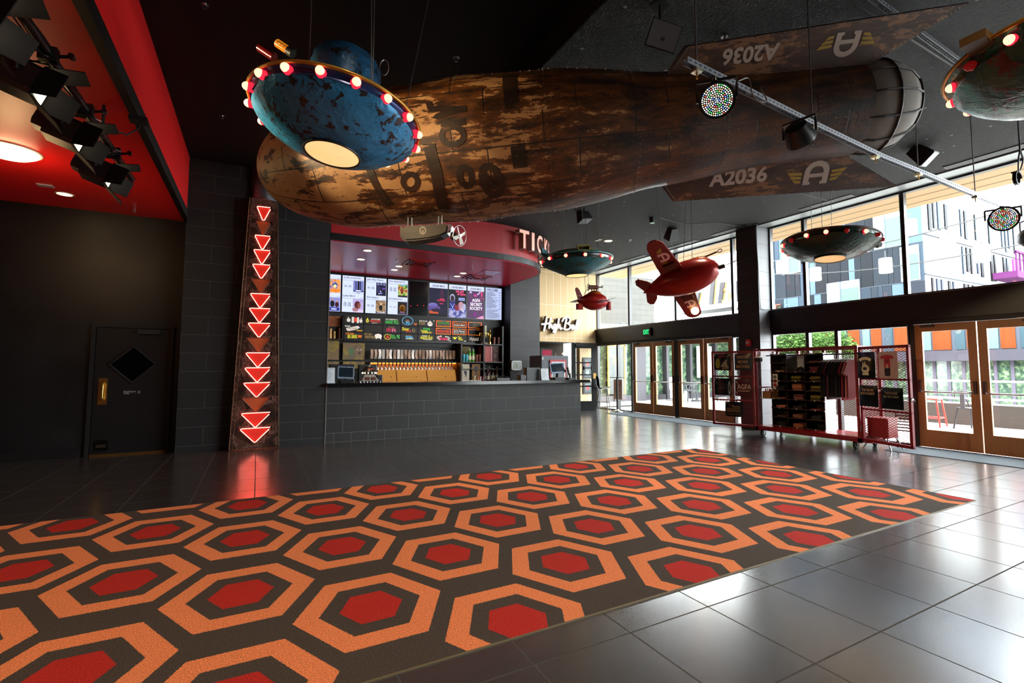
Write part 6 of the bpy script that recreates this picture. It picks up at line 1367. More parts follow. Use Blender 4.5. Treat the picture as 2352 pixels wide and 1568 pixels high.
MB().box(X0, X1, YA, YZ, .17, ZD, CRD).to('deck', cage)
mesh_fill(MB(frame((X1, YZ, ZD), (0, -1, 0), (0, 0, 1))), YZ-YA, ZTOP-ZD, CR, .038, .0035).to('mesh_panel', cage)
for y in (YA, YZ): mesh_fill(MB(frame((X0, y, ZD), (1, 0, 0), (0, 0, 1))), X1-X0, ZTOP-ZD, CR, .038, .0035).to('mesh_panel', cage)
for x, y in ((X0+.05, YZ-.08), (X1-.05, YZ-.08), (X0+.05, YA+.1), (X1-.05, YA+.1)):
    b = MB(); b.cyl((x, y-.022, .062), (x, y+.022, .062), .062, D('1a1817', .6), n=24); cs = b.to('caster', cage, 40)
    b = MB(); b.cyl((x, y-.025, .062), (x, y+.025, .062), .022, STEEL, n=14); b.box(x-.03, x+.03, y-.034, y-.028, .05, .135, D('3a3030', .4)); b.box(x-.03, x+.03, y+.028, y+.034, .05, .135, D('3a3030', .4)); b.box(x-.045, x+.045, y-.045, y+.045, .118, .13, D('3a3030', .4)); b.to('fork', cs)
rodp = onx(1767.7, 816.7, 9.05); rz = rodp.z
MB().cyl((9.05, YA, rz), (9.05, YZ, rz), .012, BLK2, n=12).to('hanging_rail', cage, 40)
# doors of the cage, swung forward
def cage_door(hy, ey, ex, lab):
    p, q = Vector((8.70, hy, 0)), Vector((ex, ey, 0))
    left, right = (q, p) if ey > hy else (p, q)     # as seen from the room: left is larger y
    M = frame((left.x, left.y, .15), right-left, (0, 0, 1)); w = (right-left).length; h = 1.54
    d = MB(M)
    for x0, x1, y0, y1 in ((0, .04, 0, h), (w-.04, w, 0, h), (0, w, 0, .045), (0, w, h-.045, h), (0, w, .51, .54), (0, w, 1.0, 1.03)): d.box(x0, x1, y0, y1, -.04, 0, CR)
    o = d.to('cage_door', cage)
    mesh_fill(MB(M @ Matrix.Translation((.04, .045, -.02))), w-.08, h-.09, CR, .038, .0035).to('mesh_panel', o)
    b = MB(M)
    hx_ = w if ey > hy else 0
    for z in (.2, .75, 1.35): b.cyl((hx_, z-.05, .005), (hx_, z+.05, .005), .014, STEEL, n=8)
    b.to('hinge', o)
    return M, w, h, o
ML, wl, hl, dl_ = cage_door(6.575, 7.446, 8.477, 'left'); MR, wr, hr, dr_ = cage_door(4.575, 3.717, 8.42, 'right')
b = MB(MR); b.tube([(wr+.03+.03*math.cos(2*PI*i/14), .72+.03*math.sin(2*PI*i/14), .0) for i in range(14)], .008, CHR, 6, True); b.box(wr, wr+.03, .72, .75, -.02, .02, CHR); b.to('padlock_ring', dr_)
def on_plane(M, u, v): 
    n = M.to_3x3() @ Vector((0, 0, 1)); d = ray(u, v); o = M.translation
    return M.inverted() @ (EYE+d*((o-EYE).dot(n)/d.dot(n)))
SHINE = mat('plastic_black', '0e0e10', .12, 0, .7)
def sleeve(label, M, px, base, fill, dm=.012):
    P = [on_plane(M, *q) for q in px]; x0, y0 = min(p.x for p in P), min(p.y for p in P); x1, y1 = max(p.x for p in P), max(p.y for p in P)
    K = M @ Matrix.Translation((x0, y0, .004)); w, h = x1-x0, y1-y0
    t = T('shirt_packet', label, 'shirt packet', K @ Vector((w/2, 0, 0)), 'shirt packets on the cage doors')
    b = MB(K); N = 6; G = [[(w*i/N, h*j/N, .006+dm*(math.sin(PI*i/N)*math.sin(PI*j/N))**.5) for i in range(N+1)] for j in range(N+1)]
    vs = [v for r_ in G for v in r_]; n = len(vs)
    b.add(vs+[(x, y, 0) for x, y, z in vs], [(j*7+i, j*7+i+1, j*7+i+8, j*7+i+7) for j in range(N) for i in range(N)]+[(n+j*7+i+7, n+j*7+i+8, n+j*7+i+1, n+j*7+i) for j in range(N) for i in range(N)], base); b.to('plastic_sleeve', t, 50)
    b = MB(K @ Matrix.Translation((0, 0, dm+.008))); fill(b, w, h); b.rect(w*.04, h*.88, w*.1, h*.93, .0, D('c8b8a8', .5)); b.to('shirt_print', t)
    return t
TAN = D('c8a070', .6); CRM = D('d8c8a8', .6)
def words(*ws):
    def f(b, w, h):
        for s_, y, wd, c in ws: b.text(s_, w*.5, h*y, h*.24 if len(ws) > 2 else h*.15, c, 0, w=w*wd)
    return f
def yellowp(b, w, h): b.ell(w*.25, h*.4, w*.14, h*.3, 0, D('a8a020', .5)); b.flat([(w*.4, h*.2), (w*.9, h*.15), (w*.85, h*.7), (w*.6, h*.5)], 0, D('b8b088', .5)); b.ell(w*.9, h*.5, w*.1, h*.3, .001, D('26282a', .3)); b.rect(w*.3, h*.78, w*.7, h*.9, 0, D('6a1030')); b.rect(w*.5, h*.08, w*.9, h*.14, 0, TAN)
sleeve('black shirt packet with a yellow print, top left on the left cage door', ML, [(1640, 812), (1679, 850)], SHINE, yellowp)
sleeve('grey shirt packet reading WATCH MORE MOVIES on the left cage door', ML, [(1687, 812), (1728, 850)], mat('plastic_grey', '3a3e40', .15, 0, .6), words(('WATCH', .78, .72, TAN), ('MORE', .5, .56, TAN), ('MOVIES', .22, .76, TAN)))
def dimred(b, w, h):
    for y0, x0, x1 in ((.62, .2, .66), (.48, .24, .6), (.34, .22, .64)): b.rect(w*x0, h*y0, w*x1, h*(y0+.08), 0, D('3a1016'))
    b.ell(w*.9, h*.45, w*.08, h*.4, 0, D('9a9aa0', .2), 18, .6)
sleeve('black shirt packet with dim dark red lettering on the left cage door', ML, [(1641, 868), (1681, 908)], SHINE, dimred)
sleeve('maroon shirt packet with large pale capital letters on the left cage door', ML, [(1688, 870), (1729, 910)], mat('plastic_maroon', '4a2024', .15, 0, .6), lambda b, w, h: (b.text('AGFA', w*.55, h*.55, h*.4, D('c8a088', .5), 0, w=w*.8), b.rect(w*.2, h*.28, w*.85, h*.32, 0, D('c8a088', .5)), b.ell(w*.12, h*.5, w*.1, h*.4, 0, D('8a6a70', .3), 18, .7)))
def stripes(b, w, h):
    for i in range(5): b.rect(w*(.1 if i < 3 else .42), h*(.34+.085*i), w*.9, h*(.375+.085*i), 0, D('8a6a3a', .5))
    b.ell(w*.46, h*.76, w*.05, h*.03, 0, D('8a6a3a', .5)); [b.rect(w*(.3+.05*i), h*.17, w*(.335+.05*i), h*.21, 0, D('6a5030')) for i in range(10)]
sleeve('black shirt packet with tan stripes alone at the bottom of the left cage door', ML, [(1666, 921), (1707, 958)], SHINE, stripes)
def fan(b, w, h, c, cx, cy, s_):
    for i in range(6):
        a = R(50-20*i); K = b.M; b.M = K @ Matrix.Translation((cx+s_*math.sin(-a)*1.0, cy+s_*math.cos(a)*.55, 0)) @ Matrix.Rotation(a*.6, 4, 'Z'); b.flat([(-s_*.13, -s_*.2), (s_*.13, -s_*.2), (s_*.17, s_*.2), (-s_*.17, s_*.2)], .001, c); b.M = K
def hand(b, w, h): fan(b, w, h, CRM, w*.5, h*.6, w*.36); b.ell(w*.5, h*.35, w*.22, h*.17, 0, CRM); b.flat([(w*.3, h*.35), (w*.36, h*.62), (w*.5, h*.66), (w*.55, h*.45), (w*.5, h*.3)], 0, CRM); b.ell(w*.48, h*.37, w*.12, h*.06, .001, D('101010')); b.rect(w*.4, h*.55, w*.46, h*.66, .001, D('101010')); b.rect(w*.32, h*.12, w*.68, h*.2, 0, CRM)
sleeve('black shirt packet with a cream hand drawing on the right cage door', MR, [(1969, 809), (2012, 869)], SHINE, hand)
def redp(b, w, h): fan(b, w, h, D('b02028'), w*.5, h*.68, w*.36); b.rect(w*.34, h*.4, w*.66, h*.75, 0, D('b02028')); b.ell(w*.5, h*.75, w*.16, h*.06, 0, D('b02028')); b.rect(w*.39, h*.65, w*.61, h*.68, .001, D('4a1014')); b.rect(w*.39, h*.6, w*.61, h*.62, .001, D('4a1014')); b.ell(w*.5, h*.46, w*.07, h*.08, .001, D('c8a090')); b.flat([(w*.36, h*.1), (w*.64, h*.1), (w*.66, h*.38), (w*.5, h*.42), (w*.34, h*.36)], .0008, D('201418'))
sleeve('pale pink shirt packet with a red poster print on the right cage door', MR, [(2018, 808), (2064, 870)], mat('plastic_pink', 'c0a098', .25, 0, .5), redp)
sleeve('black shirt packet reading THIS WAS NO BOAT ACCIDENT on the right cage door', MR, [(1974, 884), (2019, 935)], SHINE, words(('THIS WAS NO', .78, .6, TAN), ('BOAT ACCIDENT', .62, .74, TAN)))
sleeve("black shirt packet reading THAT'S SOME BAD HAT, HARRY on the right cage door", MR, [(2024, 889), (2077, 942)], SHINE, words(("THAT'S SOME", .74, .58, D('8a7a60')), ('BAD HAT, HARRY', .58, .72, D('8a7a60'))))
# cube shelving
CX0 = 8.98; CF = D('181618', .4); KN = D('e8e8e8', .4); CL = mat('milky_panel', 'c8d0d4', .3)
cy = [onx(u, 970, CX0).y for u in (1775, 1811, 1852.5, 1896)]
cell = .176; ncol = (8, 6, 8)
t = T('cube_shelving', 'black cube shelving with white corner knobs standing on the cage deck', 'shelving', (CX0+.18, (cy[0]+cy[3])/2, ZD))
fr_ = MB(); kn = MB()
PAN = mat('smoky_panel', '2a2628', .3)
for c in range(3):
    ya, yb = cy[c], cy[c+1]
    for r_ in range(ncol[c]+1):
        z = ZD+.005+r_*cell
        MB().box(CX0, CX0+.34, yb+.004, ya-.004, z-.003, z+.003, PAN).to('shelf', t)
        fr_.tube([(CX0, ya, z), (CX0, yb, z)], .006, D('5a3a36', .4), 5)
        for y in (ya, yb, (ya+yb)/2): 
            for x in (CX0-.006, CX0+.34): kn.cyl((x, y-.0, z), (x-.008, y, z), .011 if x < 9 else .013, KN if (r_*7+c*3+int(y*50)) % 3 else D('3a3638', .4), n=8)
    for y in (ya, yb):
        MB().box(CX0, CX0+.34, y-.003, y+.003, ZD, ZD+ncol[c]*cell, PAN if y != cy[3] else CL).to('side_panel', t)
        fr_.tube([(CX0, y, ZD), (CX0, y, ZD+ncol[c]*cell)], .006, D('5a3a36', .4), 5)
    MB().box(CX0+.338, CX0+.344, yb, ya, ZD, ZD+ncol[c]*cell, PAN).to('back_panel', t)
MB().box(CX0+.338, CX0+.344, cy[2], cy[1], ZD+6*cell, ZD+8*cell, CL).to('back_panel', t, lab='milky white back panel')
kn.M = Matrix(); fr_.M = Matrix()
for q in range(len(kn.ms)): fr_.add(kn.v, [f for f, k_ in zip(kn.f, kn.k) if k_ == q], kn.ms[q])
fr_.to('wire_frame', t)
def pile(c, r_, n, cols, lab, dx=.0):
    ya, yb = cy[c], cy[c+1]; z = ZD+.012+r_*cell; w = min(ya-yb-.05, .2); th = min(.024, (cell-.02)/max(n, 1)); yc = (ya+yb)/2+dx; rr_ = random.Random(c*10+r_)
    for i in range(n):
        o = rr_.uniform(-.012, .012); q = MB(); y0, y1 = yc-w/2+o, yc+w/2+o; zz = z+i*th
        m = D(cols[i % len(cols)], .75)
        pl = [(y0, zz+th*.5), (y0+.01, zz+th*.08), (yc, zz+th*.02), (y1-.012, zz+th*.08), (y1, zz+th*.45), (y1-.012, zz+th*.9), (yc, zz+th*.97), (y0+.012, zz+th*.92)]
        q.M = Matrix(((0, 0, 1, 0), (1, 0, 0, 0), (0, 1, 0, 0), (0, 0, 0, 1))); q.prism(pl, CX0+.015+rr_.uniform(0, .015), CX0+.25, m)
        q.to('folded_shirt', None, 60, label=lab if n == 1 else lab+', '+('topmost' if i == n-1 else 'bottommost' if i == 0 else ORD[n-1-i]+' down')+'', cat='shirt', group=lab)
YL = ('6a5a10', '1a1614', '8a7a1a'); TN = ('a86a40', '8a4a30', 'b88050')
pile(0, 6, 1, ('9a6a48',), 'tan folded cloth near the top of the left cube column')
pile(0, 4, 3, ('161316',), 'black folded shirt in the middle of the left cube column')
pile(0, 3, 1, ('8a4a40',), 'rosy folded cloth below the middle of the left cube column')
pile(0, 2, 2, ('a85040', 'c07050'), 'bright rosy folded cloth low in the left cube column')
pile(0, 1, 1, ('5a2a24',), 'dark red folded cloth second from the bottom in the left cube column')
pile(0, 0, 3, ('121012',), 'black folded shirt at the bottom of the left cube column')
pile(1, 5, 4, YL, 'yellow edged folded shirt in the top cube of the middle column')
pile(1, 4, 5, TN, 'tan folded shirt in the second cube of the middle column')
pile(1, 3, 4, ('7a3a34', '9a6a5a', '4a2420'), 'patterned rosy folded shirt in the third cube of the middle column', -.02)
pile(1, 2, 2, ('2a1416',), 'very dark folded shirt in the fourth cube of the middle column')
pile(1, 1, 3, ('6a3a28', '8a5a3a'), 'brown folded shirt in the fifth cube of the middle column')
pile(1, 0, 3, ('8a4a28', 'a8603a'), 'orange brown folded shirt at the bottom of the middle column')
pile(2, 7, 1, ('9a6a50',), 'tan folded cloth in the top cube of the right column')
pile(2, 6, 4, ('8a3a3c', '7a2a30'), 'rosy red folded shirt high in the right column')
pile(2, 5, 4, YL, 'yellow edged folded shirt in the third cube of the right column')
pile(2, 4, 4, YL, 'yellow edged folded shirt in the fourth cube of the right column')
pile(2, 3, 4, YL, 'yellow edged folded shirt in the fifth cube of the right column')
pile(2, 2, 1, ('7a2a2c',), 'dark rosy folded cloth low in the right column')
pile(2, 1, 3, ('121012',), 'black folded shirt low in the right column')
# cap on top of the middle column
yc = (cy[1]+cy[2])/2; zc = ZD+6*cell+.008
t = T('cap', 'black cap lying on the middle cube column between the taller columns', 'cap', (CX0+.12, yc, zc)); Mx = Matrix.Translation((CX0+.14, yc-.02, zc))
MB(Mx).lathe([(.092*math.cos(PI/2*i/7)+.0003, .1*math.sin(PI/2*i/7)) for i in range(8)], D('0e0e10', .5), 24).to('crown', t, 60)
MB(Mx).prism([(-.02+.1*math.cos(a), .05+.1*math.sin(a)) for a in [PI*i/10 for i in range(11)]], 0, .008, D('0c0c0e', .5)).to('brim', t); MB(Mx).ball((0, 0, .1), .008, D('0c0c0e', .5), 8).to('button', t)
# shirts on hangers
hang = [(1900, '111011', 'black shirt at the left end of the row'), (1906, '141214', 'black shirt second in the row'), (1912, '4a1018', 'maroon shirt between black shirts in the row'), (1918, '0e0d0e', 'black shirt just right of the maroon one'), (1924, '0d0c0d', 'black shirt in the middle of the row, left neighbour hidden'), (1930, '100f10', 'black shirt in the middle of the row'), (1936, '0c0b0c', 'wide black shirt facing the room in the row'), (1941, '101014', 'black shirt with a red hem below it'), (1946, '8a1828', 'crimson shirt whose hem shows under the black shirts'), (1950, '15181c', 'dark shirt left of the pink one'), (1955, 'c07068', 'pink shirt near the right end of the row'), (1961, '6a1418', 'dark red shirt at the right end of the row')]
for i, (u, c, l) in enumerate(hang):
    y = onx(u, 830, 9.05).y; t = T('hanging_shirt', l+' on the cage rail', 'shirt', (9.05, y, rz-.9), 'shirts on the cage rail')
    M = frame((9.05, y, rz-.08), (1, -.18, 0), (0, 0, 1)) @ Matrix.Rotation(R((i*37 % 11)-5), 4, 'Y')
    out = [(-.08, -.02), (-.19, -.07), (-.3, -.26), (-.21, -.31), (-.19, -.27), (-.2, -.68-(.05 if i in (2, 8) else 0)), (.2, -.68-(.04 if i in (2, 8) else .0)), (.19, -.27), (.21, -.31), (.3, -.26), (.19, -.07), (.08, -.02), (.04, -.045), (-.04, -.045)]
    out = [(x*.82, y_*1.0) for x, y_ in out]
    b = MB(M); b.prism(out, -.012-.004*(i % 3), .012, D(c, .8)); b.to('shirt', t)
    b = MB(M); b.tube([(-.16, -.06, 0), (0, .0, 0), (.16, -.06, 0)], .006, D('c8c4c0', .4), 6); b.tube([(0, 0, 0), (0, .05, 0), (.018, .07, 0), (.018, .09, 0), (0, .1, 0), (-.018, .09, 0)], .003, STEEL, 5); b.to('hanger', t)
# small things in the cage at the left post
p = onx(1745, 825, X0); b = MB(frame((X0-.03, p.y+.0, p.z), (0, -1, 0), (0, 0, 1))); t = T('counter_lamp_box', 'small white topped black box clipped to the left cage post', 'box', p)
b.rbox(-.055, .055, -.05, .03, -.04, .03, D('1a1a1c', .4), .015); b.to('case', t); b = MB(frame((X0-.03, p.y, p.z), (0, -1, 0), (0, 0, 1))); b.rbox(-.06, .06, .03, .065, -.045, .035, WHITE, .015); b.to('lid', t)
MB().box(X0+.05, X0+.4, YZ-.33, YZ-.04, .735, .75, D('b0a8a0', .4)).to('side_shelf', label='small pale shelf inside the left end of the cage', cat='shelf')
b = MB(); bx_, by_ = X0+.08, YZ-.27; WD = D('8a5a30', .6); t = T('wooden_tray', 'small wooden tray of rolled prints inside the left end of the cage', 'tray', (bx_+.1, by_+.1, .75))
b.box(bx_, bx_+.22, by_, by_+.2, .75, .76, WD); b.box(bx_, bx_+.012, by_, by_+.2, .76, .86, WD); b.box(bx_+.208, bx_+.22, by_, by_+.2, .76, .9, WD); b.box(bx_, bx_+.22, by_, by_+.012, .76, .88, WD); b.box(bx_, bx_+.22, by_+.188, by_+.2, .76, .88, WD); b.to('tray', t)
for i in range(6):
    x, y = bx_+.04+.025*(i % 3)*2, by_+.05+.1*(i//3); b = MB(); b.cyl((x, y, .765), (x+.01*(i % 3-1), y, .93), .012, D(('a04030', 'c8b8a8', '6a2a2a')[i % 3], .6), n=8); b.to('rolled_print', label=('red', 'white', 'maroon')[i % 3]+' rolled print in the '+('front', 'back')[i//3]+' row of the small wooden tray', cat='print', group='rolled prints in the tray')
b = MB(frame((X0+.3, YZ-.2, .9), (0, -1, 0), (0, 0, 1))); b.rect(-.06, 0, .06, .32, 0, D('d8d4cc', .6)); b.box(-.06, .06, 0, .32, -.006, -.001, D('c8c4bc', .6))
for j, (c, y0) in enumerate((('a02838', .18), ('5a5a4a', .26), ('a02838', .1))): b.ell(0, y0, .04, .035, .002, D(c, .6)); 
b.to('price_card', label='tall white card with red pictures standing behind the wooden tray', cat='card')
b = MB(); b.tube([(9.35, YZ-.25, .22), (9.3, YZ-.1, .7)], .008, BLK2, 6); b.tube([(9.35, YZ-.1, .22), (9.3, YZ-.25, .7)], .008, BLK2, 6); b.to('folding_stand', label='thin black crossed stand inside the left end of the cage', cat='stand')
# red cart behind the right cage door
b = MB(); t = T('red_toolbox_cart', 'small red chest on splayed legs behind the right cage door', 'cart', (9.1, 4.45, 0)); RC = D('7a201c', .4)
MB().rbox(8.95, 9.28, 4.3, 4.62, .2, .5, RC, .02).to('chest', t); MB().box(8.94, 9.29, 4.29, 4.63, .5, .52, D('8a2a24', .35)).to('lid', t)
MB().rbox(8.85, 9.1, 4.5, 4.8, .1, .17, D('a02428', .35), .02).to('open_drawer', t)
for x, y, dx, dy in ((8.98, 4.33, -.06, -.08), (9.25, 4.33, .06, -.08), (8.98, 4.59, -.06, .08), (9.25, 4.59, .06, .08)): MB().cyl((x, y, .2), (x+dx, y+dy, 0), .012, STEEL, n=8).to('leg', t)
b = MB(); 
for i in range(7): b.box(9.5, 9.505, 4.24, 4.42, .28+.05*i, .3+.05*i, D('2a2222', .5))
b.box(9.5, 9.52, 4.22, 4.24, 0, .62, D('3a3030', .5)); b.box(9.5, 9.52, 4.42, 4.44, 0, .62, D('3a3030', .5)); b.to('wire_stand', label='narrow dark rack of horizontal slats standing behind the right cage door', cat='rack')
# ================================================================== outside
def DO(c, r=.9): return mat('outdoor_%s' % c, c, r, 0, .05)
k = NT('plaza_concrete'); n = k.noise(k.pos(), .8, 4); k.out(k.mix(n, '8a8884', 'a5a29c'), .9); PLAZA = k.m
MB().box(10.05, 120, -60, 90, -.12, -.02, PLAZA).to('plaza_ground', None, kind='structure')
BEIGE = wood('beige_soffit_boards', '8a6a3c', '987646', 1, .6, 1.2)
b = MB(); b.box(10.06, 11.55, -8, 14.2, 4.6, 4.75, BEIGE)
for x in (10.45, 10.85, 11.25): b.box(x, x+.012, -8, 14.2, 4.595, 4.6, D('5a4428', .6))
b.to('entrance_canopy', label='long beige boarded canopy outside above the upper windows', cat='canopy')
BRK = tile_mat('pale_brick', 'XZ', .6, .22, .5, 0, 0, '333331', '3a3a37', '262624', .006, .85, .5)
b = MB(); b.box(10.1, 14.6, 15.8, 16.2, 2.9, 5.1, BRK); b.box(10.1, 12.2, 15.8, 16.2, 5.1, 5.3, BRK); b.box(14.6, 22, 15.8, 16.2, 2.9, 4.6, D('d8d6d0', .8)); b.box(10.1, 12.4, 13.72, 14.0, 0, .02, BRK); b.to('brick_block', label='pale grey brick building end outside beyond the far windows', cat='building')
# shop front under it with dark posts and glass
sf = T('shop_front', 'dark framed glass shop front across the forecourt beyond the far doors', 'shop front', (15, 15.8, 0))
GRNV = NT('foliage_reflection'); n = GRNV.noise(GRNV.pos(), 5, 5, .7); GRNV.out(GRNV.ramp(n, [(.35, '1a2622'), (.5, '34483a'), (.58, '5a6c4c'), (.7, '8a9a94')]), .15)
DKP = D('2e2a30', .5)
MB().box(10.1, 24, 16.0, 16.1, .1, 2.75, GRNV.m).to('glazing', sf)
for i, x in enumerate((11.2, 12.4, 13.45, 15.2, 16.6, 18.2, 20, 22)): MB().box(x, x+(.6 if i == 2 else .14), 15.75, 16.0, 0, 2.8, DKP).to('post', sf)
MB().box(10.1, 24, 15.8, 16.0, 0, .22, DKP).to('sill', sf); MB().box(10.1, 24, 14.6, 16.2, 2.78, 2.95, D('c8c8c4', .7)).to('canopy', sf)
MB().box(17, 17.9, 15.7, 15.76, .9, 2.3, D('c8ccc8', .6)).to('white_banner', sf)
b = MB(FB(12.4, 15.74, 1.3)); b.rect(-.3, -1, .5, .9, 0, D('2a302c', .3)); 
for a, c, d, e in ((-.34, -.28, -1, .95), (.48, .54, -1, .95), (-.34, .54, .9, .96)): b.box(a, c, d, e, -.02, .02, D('b89030', .5))
b.text('HB', .1, .35, .22, D('a08040'), .003); b.ell(.1, .35, .2, .22, .002, D('a08040'), 24, .9); b.to('framed_door', sf)
# forecourt furniture
def chair(label, x, y, rz, c, z=0, tall=False, grp='metal chairs on the forecourt'):
    M = Matrix.Translation((x, y, z)) @ Matrix.Rotation(rz, 4, 'Z'); t = T('metal_chair' if not tall else 'metal_stool', label, 'chair' if not tall else 'stool', M.translation, grp); m = D(c, .4); h = .45 if not tall else .62
    b = MB(M); b.rbox(-.2, .2, -.2, .2, h, h+.02, m, .05); b.to('seat', t)
    for sx_ in (-1, 1):
        for sy_ in (-1, 1): MB(M).cyl((sx_*.17, sy_*.17, h), (sx_*.23, sy_*.23, 0), .018, m, n=8).to('leg', t)
    if not tall:
        b = MB(M); b.tube([(-.2, -.1, h+.2), (-.2, .2, h+.24), (-.16, .24, h+.38), (.16, .24, h+.38), (.2, .2, h+.24), (.2, -.1, h+.2), (.2, -.18, h), ], .014, m, 6); b.tube([(-.2, -.1, h+.2), (-.2, -.18, h)], .014, m, 6); b.box(-.05, .05, .22, .235, h, h+.38, m); b.to('backrest', t)
    else:
        b = MB(M); b.tube([(-.21, -.21, .2), (.21, -.21, .2), (.21, .21, .2), (-.21, .21, .2)], .012, m, 6, True); b.to('footrest', t)
chair('red metal stool outside the near left door by the low concrete wall', 13.6, 5.62, .1, 'c8281c', 0, True, 'stools on the forecourt')
chair('dark metal chair outside beside the red stool', 13.6, 4.85, 1.2, '2a2428')
chair('dark metal chair outside the second near door', 13.2, 3.6, .4, '2a2428')
chair('red metal stool outside at the right edge of the picture', 13.4, 2.75, .2, 'b82820', 0, True, 'stools on the forecourt')
for i, (x, y) in enumerate(((15.2, 14.6), (16.0, 14.2), (17.0, 14.4), (18.2, 14.0), (14.6, 13.9), (19.4, 13.2))): chair('dark metal chair by the shop front across the forecourt, %s along from the brick building' % ORD[(1, 2, 3, 4, 0, 5)[i]], x, y, i*1.1, '26262a', grp='dark chairs by the shop front')
for i, (x, y) in enumerate(((15.6, 14.5), (17.6, 14.2))):
    t = T('cafe_table', 'dark round cafe table by the shop front '+('nearer the brick building' if i == 0 else 'farther to the right'), 'table', (x, y, 0)); MB().cyl((x, y, .72), (x, y, .75), .4, D('26262a', .4), n=20).to('table_top', t); MB().cyl((x, y, 0), (x, y, .72), .03, D('26262a', .4)).to('pole', t); MB().cyl((x, y, 0), (x, y, .02), .22, D('26262a', .4), n=16).to('base', t)
x, y = 15.0, 14.9; t = T('white_box_chair', 'white slatted chair by the shop front seen through the second far door', 'chair', (x, y, 0)); MB().rbox(x-.25, x+.25, y-.25, y+.25, .1, .45, D('d8dcdc', .5), .03).to('seat', t); MB().rbox(x-.25, x+.25, y+.2, y+.28, .45, .95, D('d8dcdc', .5), .02).to('backrest', t)
MB().box(14.75, 15.1, .5, 8.5, -.02, .48, D('38302a', .85)).to('planter_wall', label='low brown concrete wall on the forecourt behind the red stool', cat='wall')
b = MB()
for y in (2.0, 3.2, 4.4, 5.6, 6.8): b.cyl((16, y, 0), (16, y, 1.05), .03, D('d8d8d8', .5))
for z in (.55, 1.0): b.cyl((16, 1.5, z), (16, 7.5, z), .025, D('d8d8d8', .5))
b.to('railing', label='white tube railing outside behind the low concrete wall', cat='railing')
# grey panel building with orange timber base
gb = T('panel_building', 'large building of blue grey panels and windows across the street', 'building', (24, 11, 0)); XG, YE = 24.0, 9.85
PC = ['121519', '171b20', '1d242b', '35434f', '14171b', '242d36', '101215', '1a1f25']
rr = random.Random(11); GP = [DO(c, .5) for c in PC]
MB().box(XG+.02, XG+30, YE+.02, 18.2, -.1, 14, DO('5a6068', .7)).to('core', gb)
b = MB()
z = 3.35; row = 0
while z < 14:
    h = 1.62; y = YE
    while y < 18.2:
        w = rr.choice((.28, .36, .5, .62, .2)); y2 = min(y+w, 18.2); b.box(XG-.02, XG+.03, y+.012, y2-.012, z+.012, z+h-.03, rr.choice(GP)); y = y2
    b.box(XG-.03, XG+.03, YE, 18.2, z-.03, z+.012, DO('2a2e34', .5)); z += h
b.to('panel_cladding', gb)
for y0, z0, w, h in ((10.6, 6.6, 1.1, 1.7), (12.4, 4.0, 1.5, 1.4), (10.0, 5.0, .7, 1.5), (15.2, 6.2, 1.0, 1.5)):
    b = MB(); b.box(XG-.06, XG+.03, y0, y0+w, z0, z0+h, DO('707c80', .15)); f = b.to('window', gb); b = MB(); b.box(XG-.07, XG-.055, y0+.03, y0+w*.55, z0+.04, z0+h*.75, DO('3c4c44', .4)); b.box(XG-.08, XG-.06, y0+w*.55, y0+w*.59, z0, z0+h, DO('3a4048', .5)); b.to('blind', f)
b = MB(); ORG = wood('orange_timber', '4a2210', '64341a', 2, .9, 1.5); ORG.node_tree.nodes['Principled BSDF'].inputs['Specular IOR Level'].default_value = .05; y = 5.7
b.box(XG-.02, XG+.06, 5.6, 18.2, 2.0, 3.4, DO('3a3e46', .4)); yy = 5.75; i = 0
while yy < 17.5:
    w = (.9, .42, .5, .62)[i % 4]; b.box(XG-.06, XG, yy, yy+w, 2.05, 3.4, ORG); b.box(XG-.05, XG, yy+w+.06, yy+w+.36, 2.05, 3.4, DO('4a5a56' if i % 2 else '2c3a40', .2)); yy += w+.5; i += 1
b.to('timber_panels', gb)
b = MB(); b.box(XG-.5, XG+.1, 5.6, 18.2, 1.6, 2.0, DO('343238', .5)); b.to('ledge_band', gb)
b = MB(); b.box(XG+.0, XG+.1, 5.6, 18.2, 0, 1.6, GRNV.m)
for i in range(26): b.box(XG-.06, XG+.02, 5.8+i*.48, 5.9+i*.48, 0, 1.6, DO('4a4650', .5))
b.to('ground_floor_glazing', gb)
b = MB(); b.box(XG-.02, XG+.1, 5.55, YE, 2.0, 14, DO('5a6068', .6)) if 0 else None
# white building with slit windows receding to the right
wb = T('white_slit_building', 'white building with thin dark slit windows receding beyond the grey panel building', 'building', (40, 9.8, 0))
MB().box(XG+.05, 95, YE-.0, YE+.4, 0, 8.9, DO('8a8a88', .8)).to('wall', wb)
b = MB(); x = XG+.5
while x < 80:
    for z0 in (1.9, 3.6, 5.3, 7.0):
        if rr.random() < .85:
            for j in range(rr.choice((1, 2, 3))): xx = x+j*.42; b.box(xx, xx+rr.choice((.16, .24)), YE-.05, YE, z0+.1+rr.random()*.3, z0+1.5, DO(('0e1216', '0a0c10', '1c242e')[rr.randrange(3)], .5))
    x += 1.5
b.to('slit_windows', wb)
for z0 in (3.5, 5.2, 6.9): MB().box(XG, 95, YE-.06, YE, z0, z0+.05, DO('2a3038', .5)).to('floor_line', wb)
t = T('purple_balcony', 'purple balcony with railing on the white slit window building', 'balcony', (33, 9.4, 5.55)); PU = DO('4a2448', .9)
MB().box(30.6, 37, 8.9, 9.84, 5.55, 5.85, PU).to('slab', t)
b = MB()
for i in range(15): b.box(30.6+i*.44, 30.66+i*.44, 8.9, 8.96, 5.85, 6.75, PU)
b.box(30.6, 37, 8.88, 8.98, 6.7, 6.8, PU); b.to('railing', t)
for i, x in enumerate((31.2, 32.6, 34.4)): MB().box(x, x+.9, 9.2, 9.26, 5.86, 6.5, DO('9a3090', .5)).to('chair_back', t)
